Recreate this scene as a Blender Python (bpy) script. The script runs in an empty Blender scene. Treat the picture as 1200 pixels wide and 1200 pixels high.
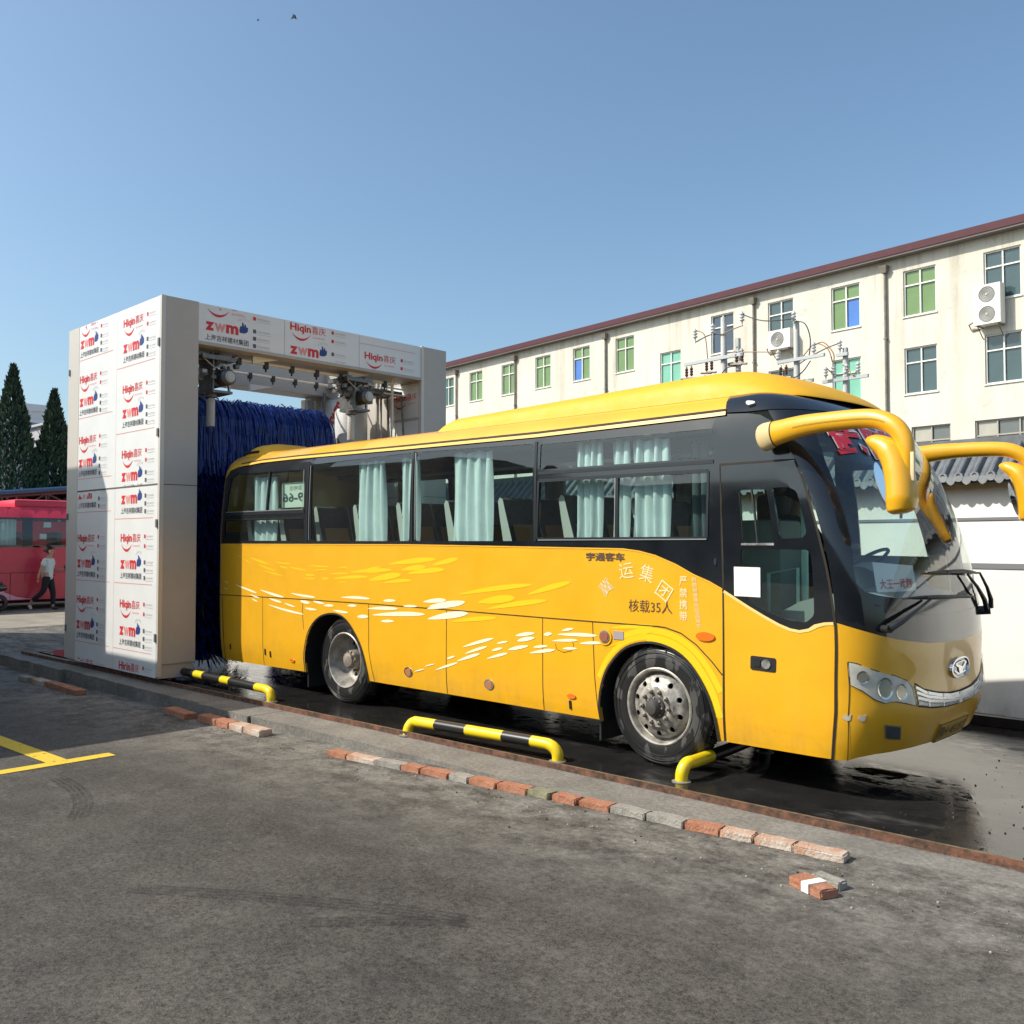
import bpy, bmesh, math, random
import numpy as np
from math import sin, cos, pi, radians, sqrt, atan2
from mathutils import Vector, Matrix
from mathutils.geometry import delaunay_2d_cdt

random.seed(7)
S = bpy.context.scene
COL = S.collection

# ------------------------------------------------------------------ camera
cam = bpy.data.cameras.new('camera')
camo = bpy.data.objects.new('camera', cam)
COL.objects.link(camo)
TH = radians(46.1987); PIT = radians(1.9004)
FH = Vector((-cos(TH), sin(TH), 0)); UPZ = Vector((0, 0, 1))
FWD = FH * cos(PIT) + UPZ * sin(PIT)
camo.location = (4.462, -6.392, 1.85)
camo.rotation_euler = FWD.to_track_quat('-Z', 'Y').to_euler()
cam.sensor_fit = 'HORIZONTAL'; cam.sensor_width = 36.0
cam.lens = 36.0 * 1085.0 / 1200.0
cam.clip_start = 0.05; cam.clip_end = 3000
S.camera = camo

# ------------------------------------------------------------------ sky, sun, exposure
SUN_EL = radians(43.5)
SUN_H = Vector((-0.595, -0.804, 0)).normalized()
SUN_DIR = SUN_H * cos(SUN_EL) + UPZ * sin(SUN_EL)
world = bpy.data.worlds.new('World'); S.world = world
world.use_nodes = True
wn = world.node_tree.nodes; wl = world.node_tree.links
bg = wn['Background']
sky = wn.new('ShaderNodeTexSky'); sky.sky_type = 'NISHITA'; sky.sun_disc = False
sky.sun_elevation = SUN_EL
sky.sun_rotation = atan2(SUN_H.x, SUN_H.y)
sky.altitude = 60; sky.air_density = 1.0; sky.dust_density = 2.6; sky.ozone_density = 2.0
smx = wn.new('ShaderNodeMix'); smx.data_type = 'RGBA'; smx.blend_type = 'MULTIPLY'; smx.inputs[0].default_value = 1.0
smx.inputs[7].default_value = (0.89, 1.0, 0.99, 1)
wl.new(sky.outputs[0], smx.inputs[6]); wl.new(smx.outputs[2], bg.inputs['Color'])
bg.inputs['Strength'].default_value = 0.14
sl = bpy.data.lights.new('sun', 'SUN'); sl.energy = 4.2; sl.angle = radians(0.53)
sl.color = (1.0, 0.93, 0.82)
slo = bpy.data.objects.new('sun', sl); COL.objects.link(slo)
slo.rotation_euler = (-SUN_DIR).to_track_quat('-Z', 'Y').to_euler()
slo.location = (-20, -30, 40)
S.view_settings.view_transform = 'Standard'
S.view_settings.look = 'None'
S.view_settings.exposure = 0.40
S.view_settings.gamma = 1.0
S.view_settings.use_curve_mapping = False
try:
    S.cycles.max_bounces = 10; S.cycles.transparent_max_bounces = 24
    S.cycles.glossy_bounces = 4; S.cycles.caustics_reflective = False
except Exception:
    pass

# ------------------------------------------------------------------ materials
MATS = {}
def mat(name, col, rough=0.6, metal=0.0, coat=0.0, spec=0.5, noise=0.0, nscale=8.0, bump=0.0, bscale=40.0,
        rvar=0.0, col2=None, stretch=None):
    """principled material with a noise driven colour / roughness variation"""
    if name in MATS: return MATS[name]
    m = bpy.data.materials.new(name); m.use_nodes = True
    nt = m.node_tree; p = nt.nodes['Principled BSDF']
    p.inputs['Base Color'].default_value = (*col, 1)
    p.inputs['Roughness'].default_value = rough
    p.inputs['Metallic'].default_value = metal
    p.inputs['Specular IOR Level'].default_value = spec
    p.inputs['Coat Weight'].default_value = coat
    p.inputs['Coat Roughness'].default_value = 0.04
    need = noise > 0 or bump > 0 or rvar > 0 or col2 is not None
    if need:
        tc = nt.nodes.new('ShaderNodeTexCoord')
        mp = nt.nodes.new('ShaderNodeMapping')
        if stretch: mp.inputs['Scale'].default_value = stretch
        nt.links.new(tc.outputs['Object'], mp.inputs['Vector'])
        n1 = nt.nodes.new('ShaderNodeTexNoise'); n1.inputs['Scale'].default_value = nscale
        n1.inputs['Detail'].default_value = 7; n1.inputs['Roughness'].default_value = 0.65
        nt.links.new(mp.outputs[0], n1.inputs['Vector'])
        if noise > 0 or col2 is not None:
            cr = nt.nodes.new('ShaderNodeValToRGB')
            c2 = col2 if col2 is not None else tuple(max(0, c * (1 - noise)) for c in col)
            cr.color_ramp.elements[0].position = 0.36; cr.color_ramp.elements[0].color = (*c2, 1)
            cr.color_ramp.elements[1].position = 0.62; cr.color_ramp.elements[1].color = (*col, 1)
            nt.links.new(n1.outputs[0], cr.inputs[0]); nt.links.new(cr.outputs[0], p.inputs['Base Color'])
        if rvar > 0:
            mr = nt.nodes.new('ShaderNodeMapRange')
            mr.inputs[1].default_value = 0.35; mr.inputs[2].default_value = 0.65
            mr.inputs[3].default_value = max(0.02, rough - rvar); mr.inputs[4].default_value = min(1, rough + rvar)
            nt.links.new(n1.outputs[0], mr.inputs[0]); nt.links.new(mr.outputs[0], p.inputs['Roughness'])
        if bump > 0:
            n2 = nt.nodes.new('ShaderNodeTexNoise'); n2.inputs['Scale'].default_value = bscale
            n2.inputs['Detail'].default_value = 6
            nt.links.new(tc.outputs['Object'], n2.inputs['Vector'])
            b = nt.nodes.new('ShaderNodeBump'); b.inputs['Strength'].default_value = bump
            b.inputs['Distance'].default_value = 0.02
            nt.links.new(n2.outputs[0], b.inputs['Height']); nt.links.new(b.outputs[0], p.inputs['Normal'])
    MATS[name] = m
    return m

def glass(name, tint, ior=1.5, rough=0.0, dirt=0.0):
    """thin pane: tinted see-through with Fresnel reflection"""
    if name in MATS: return MATS[name]
    m = bpy.data.materials.new(name); m.use_nodes = True
    nt = m.node_tree
    for n in list(nt.nodes): nt.nodes.remove(n)
    out = nt.nodes.new('ShaderNodeOutputMaterial')
    tr = nt.nodes.new('ShaderNodeBsdfTransparent'); tr.inputs[0].default_value = (*tint, 1)
    gl = nt.nodes.new('ShaderNodeBsdfGlossy'); gl.inputs['Roughness'].default_value = rough
    gl.inputs[0].default_value = (1, 1, 1, 1)
    f0 = 1.7 * ((ior - 1) / (ior + 1)) ** 2                      # two surfaces of a thin pane, the same from both sides
    lw = nt.nodes.new('ShaderNodeLayerWeight'); lw.inputs['Blend'].default_value = 0.5
    pw = nt.nodes.new('ShaderNodeMath'); pw.operation = 'POWER'; nt.links.new(lw.outputs['Facing'], pw.inputs[0]); pw.inputs[1].default_value = 4.6
    fr = nt.nodes.new('ShaderNodeMath'); fr.operation = 'MULTIPLY_ADD'; nt.links.new(pw.outputs[0], fr.inputs[0]); fr.inputs[1].default_value = 1 - f0; fr.inputs[2].default_value = f0
    mx = nt.nodes.new('ShaderNodeMixShader')
    nt.links.new(fr.outputs[0], mx.inputs[0]); nt.links.new(tr.outputs[0], mx.inputs[1]); nt.links.new(gl.outputs[0], mx.inputs[2])
    last = mx
    if dirt > 0:
        df = nt.nodes.new('ShaderNodeBsdfDiffuse'); df.inputs[0].default_value = (.45, .45, .42, 1)
        tc = nt.nodes.new('ShaderNodeTexCoord')
        n1 = nt.nodes.new('ShaderNodeTexNoise'); n1.inputs['Scale'].default_value = 5; n1.inputs['Detail'].default_value = 8
        nt.links.new(tc.outputs['Object'], n1.inputs['Vector'])
        mr = nt.nodes.new('ShaderNodeMapRange'); mr.inputs[1].default_value = .4; mr.inputs[2].default_value = .8
        mr.inputs[3].default_value = dirt * .4; mr.inputs[4].default_value = dirt
        nt.links.new(n1.outputs[0], mr.inputs[0])
        m2 = nt.nodes.new('ShaderNodeMixShader')
        nt.links.new(mr.outputs[0], m2.inputs[0]); nt.links.new(mx.outputs[0], m2.inputs[1]); nt.links.new(df.outputs[0], m2.inputs[2])
        last = m2
    nt.links.new(last.outputs[0], out.inputs[0])
    MATS[name] = m
    return m

M_YEL = mat('bus_yellow_paint', (0.80, 0.405, 0.010), rough=0.36, coat=0.6, noise=0.06, nscale=2.5, rvar=0.05)
def weather_paint(m):
    nt = m.node_tree; N = nt.nodes; L = nt.links; p = N['Principled BSDF']
    tc = N.new('ShaderNodeTexCoord')
    n = N.new('ShaderNodeTexNoise'); n.inputs['Scale'].default_value = 1.3; n.inputs['Detail'].default_value = 2; L.new(tc.outputs['Object'], n.inputs['Vector'])
    bmp = N.new('ShaderNodeBump'); bmp.inputs['Strength'].default_value = .10; bmp.inputs['Distance'].default_value = .03
    L.new(n.outputs[0], bmp.inputs['Height']); L.new(bmp.outputs[0], p.inputs['Normal']); L.new(bmp.outputs[0], p.inputs['Coat Normal'])
    mp = N.new('ShaderNodeMapping'); mp.inputs['Scale'].default_value = (9, 9, .8); L.new(tc.outputs['Object'], mp.inputs[0])
    n2 = N.new('ShaderNodeTexNoise'); n2.inputs['Scale'].default_value = 1.0; n2.inputs['Detail'].default_value = 8; n2.inputs['Roughness'].default_value = .7; L.new(mp.outputs[0], n2.inputs['Vector'])
    n3 = N.new('ShaderNodeTexNoise'); n3.inputs['Scale'].default_value = 3.0; n3.inputs['Detail'].default_value = 9; n3.inputs['Roughness'].default_value = .75; L.new(tc.outputs['Object'], n3.inputs['Vector'])
    sp = N.new('ShaderNodeSeparateXYZ'); L.new(tc.outputs['Object'], sp.inputs[0])
    h = N.new('ShaderNodeMapRange'); L.new(sp.outputs[2], h.inputs[0]); h.inputs[1].default_value = .25; h.inputs[2].default_value = .75; h.inputs[3].default_value = .55; h.inputs[4].default_value = .10
    s1 = N.new('ShaderNodeMapRange'); L.new(n2.outputs[0], s1.inputs[0]); s1.inputs[1].default_value = .5; s1.inputs[2].default_value = .75; s1.inputs[3].default_value = 0; s1.inputs[4].default_value = .5
    s2 = N.new('ShaderNodeMapRange'); L.new(n3.outputs[0], s2.inputs[0]); s2.inputs[1].default_value = .48; s2.inputs[2].default_value = .75; s2.inputs[3].default_value = 0; s2.inputs[4].default_value = .7
    ad = N.new('ShaderNodeMath'); ad.operation = 'ADD'; L.new(s1.outputs[0], ad.inputs[0]); L.new(s2.outputs[0], ad.inputs[1])
    mu = N.new('ShaderNodeMath'); mu.operation = 'MULTIPLY'; L.new(ad.outputs[0], mu.inputs[0]); L.new(h.outputs[0], mu.inputs[1])
    src = p.inputs['Base Color'].links[0].from_socket
    mx = N.new('ShaderNodeMix'); mx.data_type = 'RGBA'; L.new(mu.outputs[0], mx.inputs[0]); L.new(src, mx.inputs[6]); mx.inputs[7].default_value = (.30, .19, .06, 1)
    L.new(mx.outputs[2], p.inputs['Base Color'])
weather_paint(M_YEL)
M_YELR = mat('roof_yellow_dusty', (0.78, 0.40, 0.012), rough=0.62, coat=0.0, noise=0.08, nscale=3, rvar=.08)
weather_paint(M_YELR)
M_BLK = mat('bus_black_gloss', (0.012, 0.014, 0.017), rough=0.10, coat=0.5, noise=.3, nscale=3, rvar=.05)
M_GAP = mat('panel_gap_dark', (0.02, 0.014, 0.008), rough=0.8)
M_STY = mat('stroke_yellow', (0.86, 0.56, 0.015), rough=0.3, coat=0.6)
M_STW = mat('stroke_white', (0.88, 0.84, 0.60), rough=0.3, coat=0.6)
M_RUB = mat('black_rubber', (0.02, 0.02, 0.021), rough=0.55, noise=.4, nscale=30)
M_PLK = mat('black_plastic', (0.018, 0.018, 0.019), rough=0.45)
M_DARK = mat('dark_underside', (0.012, 0.012, 0.013), rough=0.9)
M_CHR = mat('chrome', (0.75, 0.76, 0.78), rough=0.12, metal=1.0)
M_STEEL = mat('bare_steel', (0.42, 0.41, 0.39), rough=0.42, metal=0.85, noise=.35, nscale=14, rvar=.12)
M_WHT = mat('white_paint', (0.80, 0.79, 0.75), rough=0.5)
M_RED = mat('red_print', (0.62, 0.025, 0.03), rough=0.5)
M_PINK = mat('pink_print', (0.75, 0.30, 0.28), rough=0.5)
M_NAVY = mat('navy_print', (0.02, 0.05, 0.22), rough=0.5)
M_GTXT = mat('grey_print', (0.10, 0.10, 0.11), rough=0.5)
M_LTXT = mat('light_grey_print', (0.45, 0.45, 0.45), rough=0.5)
M_ORG = mat('amber_lens', (0.75, 0.16, 0.01), rough=0.2, coat=.6)
M_GL = glass('bus_window_glass', (0.66, 0.80, 0.77), ior=1.5, dirt=.006)
M_GLW = glass('windscreen_glass', (0.84, 0.92, 0.89), ior=1.6, dirt=.06)
M_GLC = glass('clear_lens', (0.95, 0.95, 0.92), ior=1.35, dirt=.05)

# ------------------------------------------------------------------ object helpers
ORG = {}
def setp(o, label=None, cat=None, group=None, kind=None):
    if label: o['label'] = label
    if cat: o['category'] = cat
    if group: o['group'] = group
    if kind: o['kind'] = kind
    return o
def root(name, label, cat, loc=(0, 0, 0), group=None):
    o = bpy.data.objects.new(name, None); COL.objects.link(o)
    o.empty_display_size = 0.2
    o.location = loc; ORG[o.name] = Vector(loc)
    return setp(o, label, cat, group)

class MB:
    """collects geometry (in world coordinates) for ONE mesh object"""
    def __init__(s): s.v = []; s.f = []; s.m = []
    def add(s, vs, fs, mi=0):
        b = len(s.v); s.v += [tuple(v) for v in vs]
        for f in fs: s.f.append(tuple(i + b for i in f)); s.m.append(mi)
    def box(s, x0, x1, y0, y1, z0, z1, mi=0, M=None):
        vs = [(x, y, z) for z in (z0, z1) for y in (y0, y1) for x in (x0, x1)]
        if M is not None: vs = [M @ Vector(v) for v in vs]
        s.add(vs, [(0, 2, 3, 1), (4, 5, 7, 6), (0, 1, 5, 4), (2, 6, 7, 3), (0, 4, 6, 2), (1, 3, 7, 5)], mi)
    def rbox(s, x0, x1, y0, y1, z0, z1, r=.01, mi=0, M=None):
        bm = bmesh.new()
        bmesh.ops.create_cube(bm, size=1)
        for v in bm.verts:
            v.co = Vector(((x0 + x1) / 2 + v.co.x * (x1 - x0), (y0 + y1) / 2 + v.co.y * (y1 - y0), (z0 + z1) / 2 + v.co.z * (z1 - z0)))
        bmesh.ops.bevel(bm, geom=list(bm.edges), offset=r, segments=2, affect='EDGES', profile=0.6)
        s.bm(bm, mi, M)
    def bm(s, bm, mi=0, M=None):
        bm.verts.index_update()
        vs = [(M @ v.co) if M is not None else v.co.copy() for v in bm.verts]
        s.add(vs, [[v.index for v in f.verts] for f in bm.faces], mi); bm.free()
    def tube(s, pts, r, n=10, mi=0, cap=True, mis=None):
        pts = [Vector(p) for p in pts]
        rs = r if isinstance(r, (list, tuple)) else [r] * len(pts)
        T = []
        for i in range(len(pts)):
            a = pts[max(0, i - 1)]; b = pts[min(len(pts) - 1, i + 1)]
            T.append((b - a).normalized())
        ref = Vector((0, 0, 1)) if abs(T[0].z) < .9 else Vector((1, 0, 0))
        u = T[0].cross(ref).normalized(); base = len(s.v)
        for i, p in enumerate(pts):
            u = (u - T[i] * u.dot(T[i])).normalized(); w = T[i].cross(u)
            for k in range(n):
                a = 2 * pi * k / n
                s.v.append(tuple(p + u * (rs[i] * cos(a)) + w * (rs[i] * sin(a))))
        for i in range(len(pts) - 1):
            for k in range(n):
                a = base + i * n + k; b = base + i * n + (k + 1) % n
                s.f.append((a, b, b + n, a + n)); s.m.append(mis[i] if mis else mi)
        if cap:
            s.f.append(tuple(base + k for k in range(n))[::-1]); s.m.append(mis[0] if mis else mi)
            e = base + (len(pts) - 1) * n
            s.f.append(tuple(e + k for k in range(n))); s.m.append(mis[-1] if mis else mi)
    def lathe(s, prof, org, axis, n=40, mi=0, mis=None):
        """prof: list of (r, h) - h along axis"""
        ax = Vector(axis).normalized(); org = Vector(org)
        ref = Vector((0, 0, 1)) if abs(ax.z) < .9 else Vector((1, 0, 0))
        u = ax.cross(ref).normalized(); w = ax.cross(u); base = len(s.v)
        for (r, h) in prof:
            for k in range(n):
                a = 2 * pi * k / n
                s.v.append(tuple(org + ax * h + u * (r * cos(a)) + w * (r * sin(a))))
        for i in range(len(prof) - 1):
            for k in range(n):
                a = base + i * n + k; b = base + i * n + (k + 1) % n
                s.f.append((a, b, b + n, a + n)); s.m.append(mis[i] if mis else mi)
    def build(s, name, mats, parent=None, smooth=0, loc=None):
        me = bpy.data.meshes.new(name)
        o = bpy.data.objects.new(name, me); COL.objects.link(o)
        if parent is not None:
            W = ORG[parent.name]; o.parent = parent; o.location = (0, 0, 0)
        else:
            W = Vector(loc) if loc is not None else Vector((0, 0, 0)); o.location = W
        ORG[o.name] = W
        me.from_pydata([(v[0] - W.x, v[1] - W.y, v[2] - W.z) for v in s.v], [], s.f)
        if not isinstance(mats, (list, tuple)): mats = [mats]
        for m in mats: me.materials.append(m)
        me.polygons.foreach_set('material_index', s.m)
        if smooth:
            me.polygons.foreach_set('use_smooth', [True] * len(me.polygons))
            me.set_sharp_from_angle(angle=radians(smooth))
        me.update()
        return o

def copy_part(o, parent, loc=None, name=None):
    c = o.copy(); COL.objects.link(c); c.parent = parent
    if loc is not None: c.location = loc
    ORG[c.name] = ORG.get(parent.name, Vector()) + Vector(c.location)
    return c
def copy_tree(r, loc, rotz=None, label=None):
    c = r.copy(); COL.objects.link(c); c.location = loc
    if rotz is not None: c.rotation_euler = (0, 0, rotz)
    if label: c['label'] = label
    ORG[c.name] = Vector(loc)
    for ch in list(r.children):
        d = ch.copy(); COL.objects.link(d); d.parent = c
        for g in list(ch.children):
            e = g.copy(); COL.objects.link(e); e.parent = d
    return c

# ---------- 2D polygons mapped on to a curved surface
def dens(poly, st):
    out = []
    n = len(poly)
    for i in range(n):
        a = poly[i]; b = poly[(i + 1) % n]
        k = max(1, int(math.hypot(b[0] - a[0], b[1] - a[1]) / st + .5))
        for j in range(k): out.append((a[0] + (b[0] - a[0]) * j / k, a[1] + (b[1] - a[1]) * j / k))
    return out
def pip(x, y, P):
    """vectorised point in polygon"""
    P = np.asarray(P); inside = np.zeros(len(x), bool)
    x1 = P[:, 0]; y1 = P[:, 1]; x2 = np.roll(x1, -1); y2 = np.roll(y1, -1)
    for a, b, c, d in zip(x1, y1, x2, y2):
        if b == d: continue
        cnd = ((b > y) != (d > y)) & (x < (c - a) * (y - b) / (d - b) + a)
        inside ^= cnd
    return inside
def rnd(poly, r, n=4):
    """round the corners of a polygon"""
    out = []; N = len(poly)
    for i in range(N):
        p = Vector(poly[i]); a = Vector(poly[i - 1]); b = Vector(poly[(i + 1) % N])
        da = (a - p); db = (b - p); ra = min(r, da.length * .45); rb = min(r, db.length * .45)
        A = p + da.normalized() * ra; B = p + db.normalized() * rb
        for k in range(n + 1):
            t = k / n; out.append(tuple(A * (1 - t) ** 2 + p * 2 * t * (1 - t) + B * t * t))
    return out
def tri2d(outer, holes, st):
    loops = [dens(outer, st)] + [dens(h, st) for h in holes]
    pts = []; edges = []; idx = []
    for L in loops:
        b = len(pts); pts += L
        ids = list(range(b, b + len(L))); idx.append(ids)
        edges += [(ids[i], ids[(i + 1) % len(L)]) for i in range(len(L))]
    xs = [p[0] for p in loops[0]]; ys = [p[1] for p in loops[0]]
    gx, gy = np.meshgrid(np.arange(min(xs) + st * .5, max(xs), st), np.arange(min(ys) + st * .5, max(ys), st))
    gx = gx.ravel(); gy = gy.ravel()
    if len(gx):
        ins = pip(gx, gy, loops[0])
        for h in loops[1:]: ins &= ~pip(gx, gy, h)
        gx = gx[ins]; gy = gy[ins]
        B = np.array(pts)
        for x, y in zip(gx, gy):
            if np.min((B[:, 0] - x) ** 2 + (B[:, 1] - y) ** 2) > (st * .35) ** 2: pts.append((float(x), float(y)))
    vo, eo, fo, ov, oe, of = delaunay_2d_cdt([Vector(p) for p in pts], edges, [], 0, 1e-6)
    V = [(v.x, v.y) for v in vo]
    c = np.array([((V[f[0]][0] + V[f[1]][0] + V[f[2]][0]) / 3, (V[f[0]][1] + V[f[1]][1] + V[f[2]][1]) / 3) for f in fo])
    ins = pip(c[:, 0], c[:, 1], loops[0])
    for h in loops[1:]: ins &= ~pip(c[:, 0], c[:, 1], h)
    F = []
    for f, k in zip(fo, ins):
        if not k: continue
        a, b, d = (V[i] for i in f)
        ar = (b[0] - a[0]) * (d[1] - a[1]) - (b[1] - a[1]) * (d[0] - a[0])
        F.append(tuple(f) if ar > 0 else tuple(f)[::-1])
    return V, F, loops
def surf(PF, u, v, off):
    """point and outward normal on the parametric surface"""
    e = 1e-3
    p = PF(u, v); du = PF(u + e, v) - PF(u - e, v); dv = PF(u, v + e) - PF(u, v - e)
    n = du.cross(dv)
    n = n.normalized() if n.length > 1e-12 else Vector((0, 0, 1))
    return p + n * off, n
def panel(mb, PF, outer, holes=(), off=0.0, depth=0.02, mi=0, st=0.1, rim_mi=None, hole_depth=None):
    V, F, loops = tri2d(outer, list(holes), st)
    P3 = [surf(PF, a, b, off)[0] for a, b in V]
    mb.add(P3, F, mi)
    for li, L in enumerate(loops):
        d = depth if (li == 0 or hole_depth is None) else hole_depth
        if not d: continue
        A = []; Bk = []
        for a, b in L:
            p, n = surf(PF, a, b, off); A.append(p); Bk.append(p - n * d)
        n_ = len(L)
        ar = sum(L[i][0] * L[(i + 1) % n_][1] - L[(i + 1) % n_][0] * L[i][1] for i in range(n_))
        ccw = ar > 0
        if li > 0: ccw = not ccw
        fs = []
        for i in range(n_):
            j = (i + 1) % n_
            q = (i, i + n_, j + n_, j) if ccw else (i, j, j + n_, i + n_)
            fs.append(q)
        mb.add(A + Bk, fs, mi if rim_mi is None else rim_mi)
def strip(mb, PF, line, w, off, mi=0, st=.08):
    """thin flat line on the surface (panel gaps, piping)"""
    pts = []
    for i in range(len(line) - 1):
        a = line[i]; b = line[i + 1]; k = max(1, int(math.hypot(b[0] - a[0], b[1] - a[1]) / st))
        for j in range(k): pts.append((a[0] + (b[0] - a[0]) * j / k, a[1] + (b[1] - a[1]) * j / k))
    pts.append(line[-1])
    vs = []
    for i, p in enumerate(pts):
        a = pts[max(0, i - 1)]; b = pts[min(len(pts) - 1, i + 1)]
        dx, dy = b[0] - a[0], b[1] - a[1]; l = math.hypot(dx, dy) or 1
        nx, ny = -dy / l * w / 2, dx / l * w / 2
        vs.append(surf(PF, p[0] - nx, p[1] - ny, off)[0]); vs.append(surf(PF, p[0] + nx, p[1] + ny, off)[0])
    mb.add(vs, [(2 * i, 2 * i + 2, 2 * i + 3, 2 * i + 1) for i in range(len(pts) - 1)], mi)

# ---------- lettering
TXT = {}
def text2d(s, bold=0.0):
    k = (s, bold)
    if k in TXT: return TXT[k]
    c = bpy.data.curves.new('lettering', 'FONT'); c.body = s; c.resolution_u = 2; c.offset = bold
    o = bpy.data.objects.new('lettering', c); COL.objects.link(o)
    bpy.context.view_layer.update()
    me = bpy.data.meshes.new_from_object(o.evaluated_get(bpy.context.evaluated_depsgraph_get()))
    V = [(v.co.x, v.co.y) for v in me.vertices]; F = [tuple(p.vertices) for p in me.polygons]
    bpy.data.objects.remove(o); bpy.data.curves.remove(c); bpy.data.meshes.remove(me)
    xs = [v[0] for v in V]; ys = [v[1] for v in V]
    x0, x1, y0, y1 = min(xs), max(xs), min(ys), max(ys)
    V = [((a - x0) / (x1 - x0), (b - y0) / (y1 - y0)) for a, b in V]
    F2 = []
    for f in F:
        a, b, d = V[f[0]], V[f[1]], V[f[2]]
        ar = sum(V[f[i]][0] * V[f[(i + 1) % len(f)]][1] - V[f[(i + 1) % len(f)]][0] * V[f[i]][1] for i in range(len(f)))
        F2.append(f if ar > 0 else f[::-1])
    TXT[k] = (V, F2); return TXT[k]
def text_on(mb, fn, s, x, y, w, h, mi=0, bold=0.0, rot=0.0, clip=None, mirror=False):
    """lettering of width w, height h with its lower left corner at x, y; fn maps 2D to 3D"""
    V, F = text2d(s, bold)
    c, sn = cos(rot), sin(rot)
    Q = []
    for a, b in V:
        if mirror: a = 1 - a
        X, Y = (a - .5) * w, (b - .5) * h
        Q.append((x + w / 2 + X * c - Y * sn, y + h / 2 + X * sn + Y * c))
    if mirror: F = [f[::-1] for f in F]
    if clip:
        F = [f for f in F if all(clip[0] <= Q[i][0] <= clip[1] and clip[2] <= Q[i][1] <= clip[3] for i in f)]
    mb.add([fn(a, b) for a, b in Q], F, mi)
def ell(cx, cy, rx, ry, n=24, rot=0):
    return [(cx + rx * cos(2 * pi * k / n) * cos(rot) - ry * sin(2 * pi * k / n) * sin(rot),
             cy + rx * cos(2 * pi * k / n) * sin(rot) + ry * sin(2 * pi * k / n) * cos(rot)) for k in range(n)]
def hrange(t): return t * t * (3 - 2 * t)

# =================================================================== THE YELLOW COACH
BW = 2.45
def _sm(xs, ys):
    xs = np.array(xs, float); ys = np.array(ys, float); d = np.gradient(ys, xs)
    xs_, ys_, d_ = xs.tolist(), ys.tolist(), d.tolist(); N = len(xs_)
    def f(x):
        x = min(max(x, xs_[0]), xs_[-1]); i = 0
        while i < N - 2 and xs_[i + 1] < x: i += 1
        h = xs_[i + 1] - xs_[i]; t = (x - xs_[i]) / h; t2 = t * t; t3 = t2 * t
        return (2*t3-3*t2+1)*ys_[i] + (t3-2*t2+t)*h*d_[i] + (-2*t3+3*t2)*ys_[i+1] + (t3-t2)*h*d_[i+1]
    return f
XF = _sm([.25,.45,.62,.85,1.1,1.5,1.8,2.2,2.5,2.75,2.85,3.0,3.15,3.25],
         [1.82,1.91,1.965,1.955,1.965,1.92,1.845,1.715,1.585,1.44,1.37,1.21,.98,.80])
XC = _sm([.25,1.8,2.2,2.75,3.0,3.25], [1.33,1.33,1.22,.93,.77,.6])
XR = _sm([.25,.6,1.8,2.6,3.0,3.25], [-7.40,-7.48,-7.50,-7.47,-7.42,-7.25])
XRC = _sm([.25,2.6,3.25], [-7.08,-7.08,-7.0])
def b_inset(v):
    a = 0.
    if v < .6: a = .03 * ((.6 - v) / .35) ** 2
    if v > 1.8: a = .05 * min(1, (v - 1.8) / .95) ** 1.5
    if v > 2.75: a = .05 + .38 * (1 - cos(min(1, (v - 2.75) / .5) * pi / 2))
    return a
def PB(u, v):
    """coach skin: u runs from the rear along the near side, round the front and back along the far side"""
    far = u > 2.33
    if far: u = 4.66 - u
    ins = b_inset(v); z = v if v <= 2.75 else 2.75 + .33 * sin(min(1, (v - 2.75) / .5) * pi / 2)
    b = BW / 2 - ins; xc = XC(v); e = 2 / 2.8
    if u > 1.33:
        ph = min(1, u - 1.33) * pi / 2
        x = xc + (XF(v) - xc) * max(0, sin(ph)) ** e; y = ins + b * (1 - max(0, cos(ph)) ** e)
    elif u > .5: x = .5 + (u - .5) * (xc - .5) / .83; y = ins
    elif u > -6.5: x = u; y = ins
    elif u > -7.0: x = -6.5 + (u + 6.5) * (-6.5 - XRC(v)) / .5; y = ins
    else:
        ph = min(1, -7.0 - u) * pi / 2; xrc = XRC(v)
        x = xrc - (xrc - XR(v)) * max(0, sin(ph)) ** e; y = ins + b * (1 - max(0, cos(ph)) ** e)
    if far: y = BW - y
    return Vector((x, y, z))
def mir(poly): return [(4.66 - a, b) for a, b in poly][::-1]

bus = root('coach', 'yellow coach with black windows and curved yellow mirrors leaving the wash', 'bus', (-2.7, 1.225, 0))

ARCH_R = [(-5.153,.28),(-5.15,.52),(-5.06,.78),(-4.86,.955),(-4.60,1.02),(-4.37,.995),(-4.20,.88),(-4.03,.68),(-3.94,.466),(-3.907,.28)]
ARCH_F = [(-.604,.29),(-.612,.461),(-.567,.663),(-.476,.819),(-.318,.958),(-.105,1.018),(.088,1.002),(.253,.932),(.38,.807),(.483,.645),(.541,.475),(.567,.29)]
def smooth2(P_, n=5):
    out = []
    Q = [Vector(p) for p in P_]
    for i in range(len(Q) - 1):
        p0, p1, p2, p3 = Q[max(0, i - 1)], Q[i], Q[i + 1], Q[min(len(Q) - 1, i + 2)]
        for k in range(n):
            t = k / n; q = .5 * (2 * p1 + (p2 - p0) * t + (2 * p0 - 5 * p1 + 4 * p2 - p3) * t * t + (3 * p1 - p0 - 3 * p2 + p3) * t ** 3); out.append((q.x, q.y))
    out.append(tuple(P_[-1])); return out
ARCH_R = smooth2(ARCH_R, 4); ARCH_F0 = ARCH_F; ARCH_F = smooth2(ARCH_F, 4)
BAND_LOW = [(-7.0,1.835),(-3.185,1.832),(-1.37,1.812),(-.35,1.800),(-.18,1.782),(-.015,1.747),(.187,1.676),(.357,1.596),(.50,1.545),(.612,1.489)]
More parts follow.
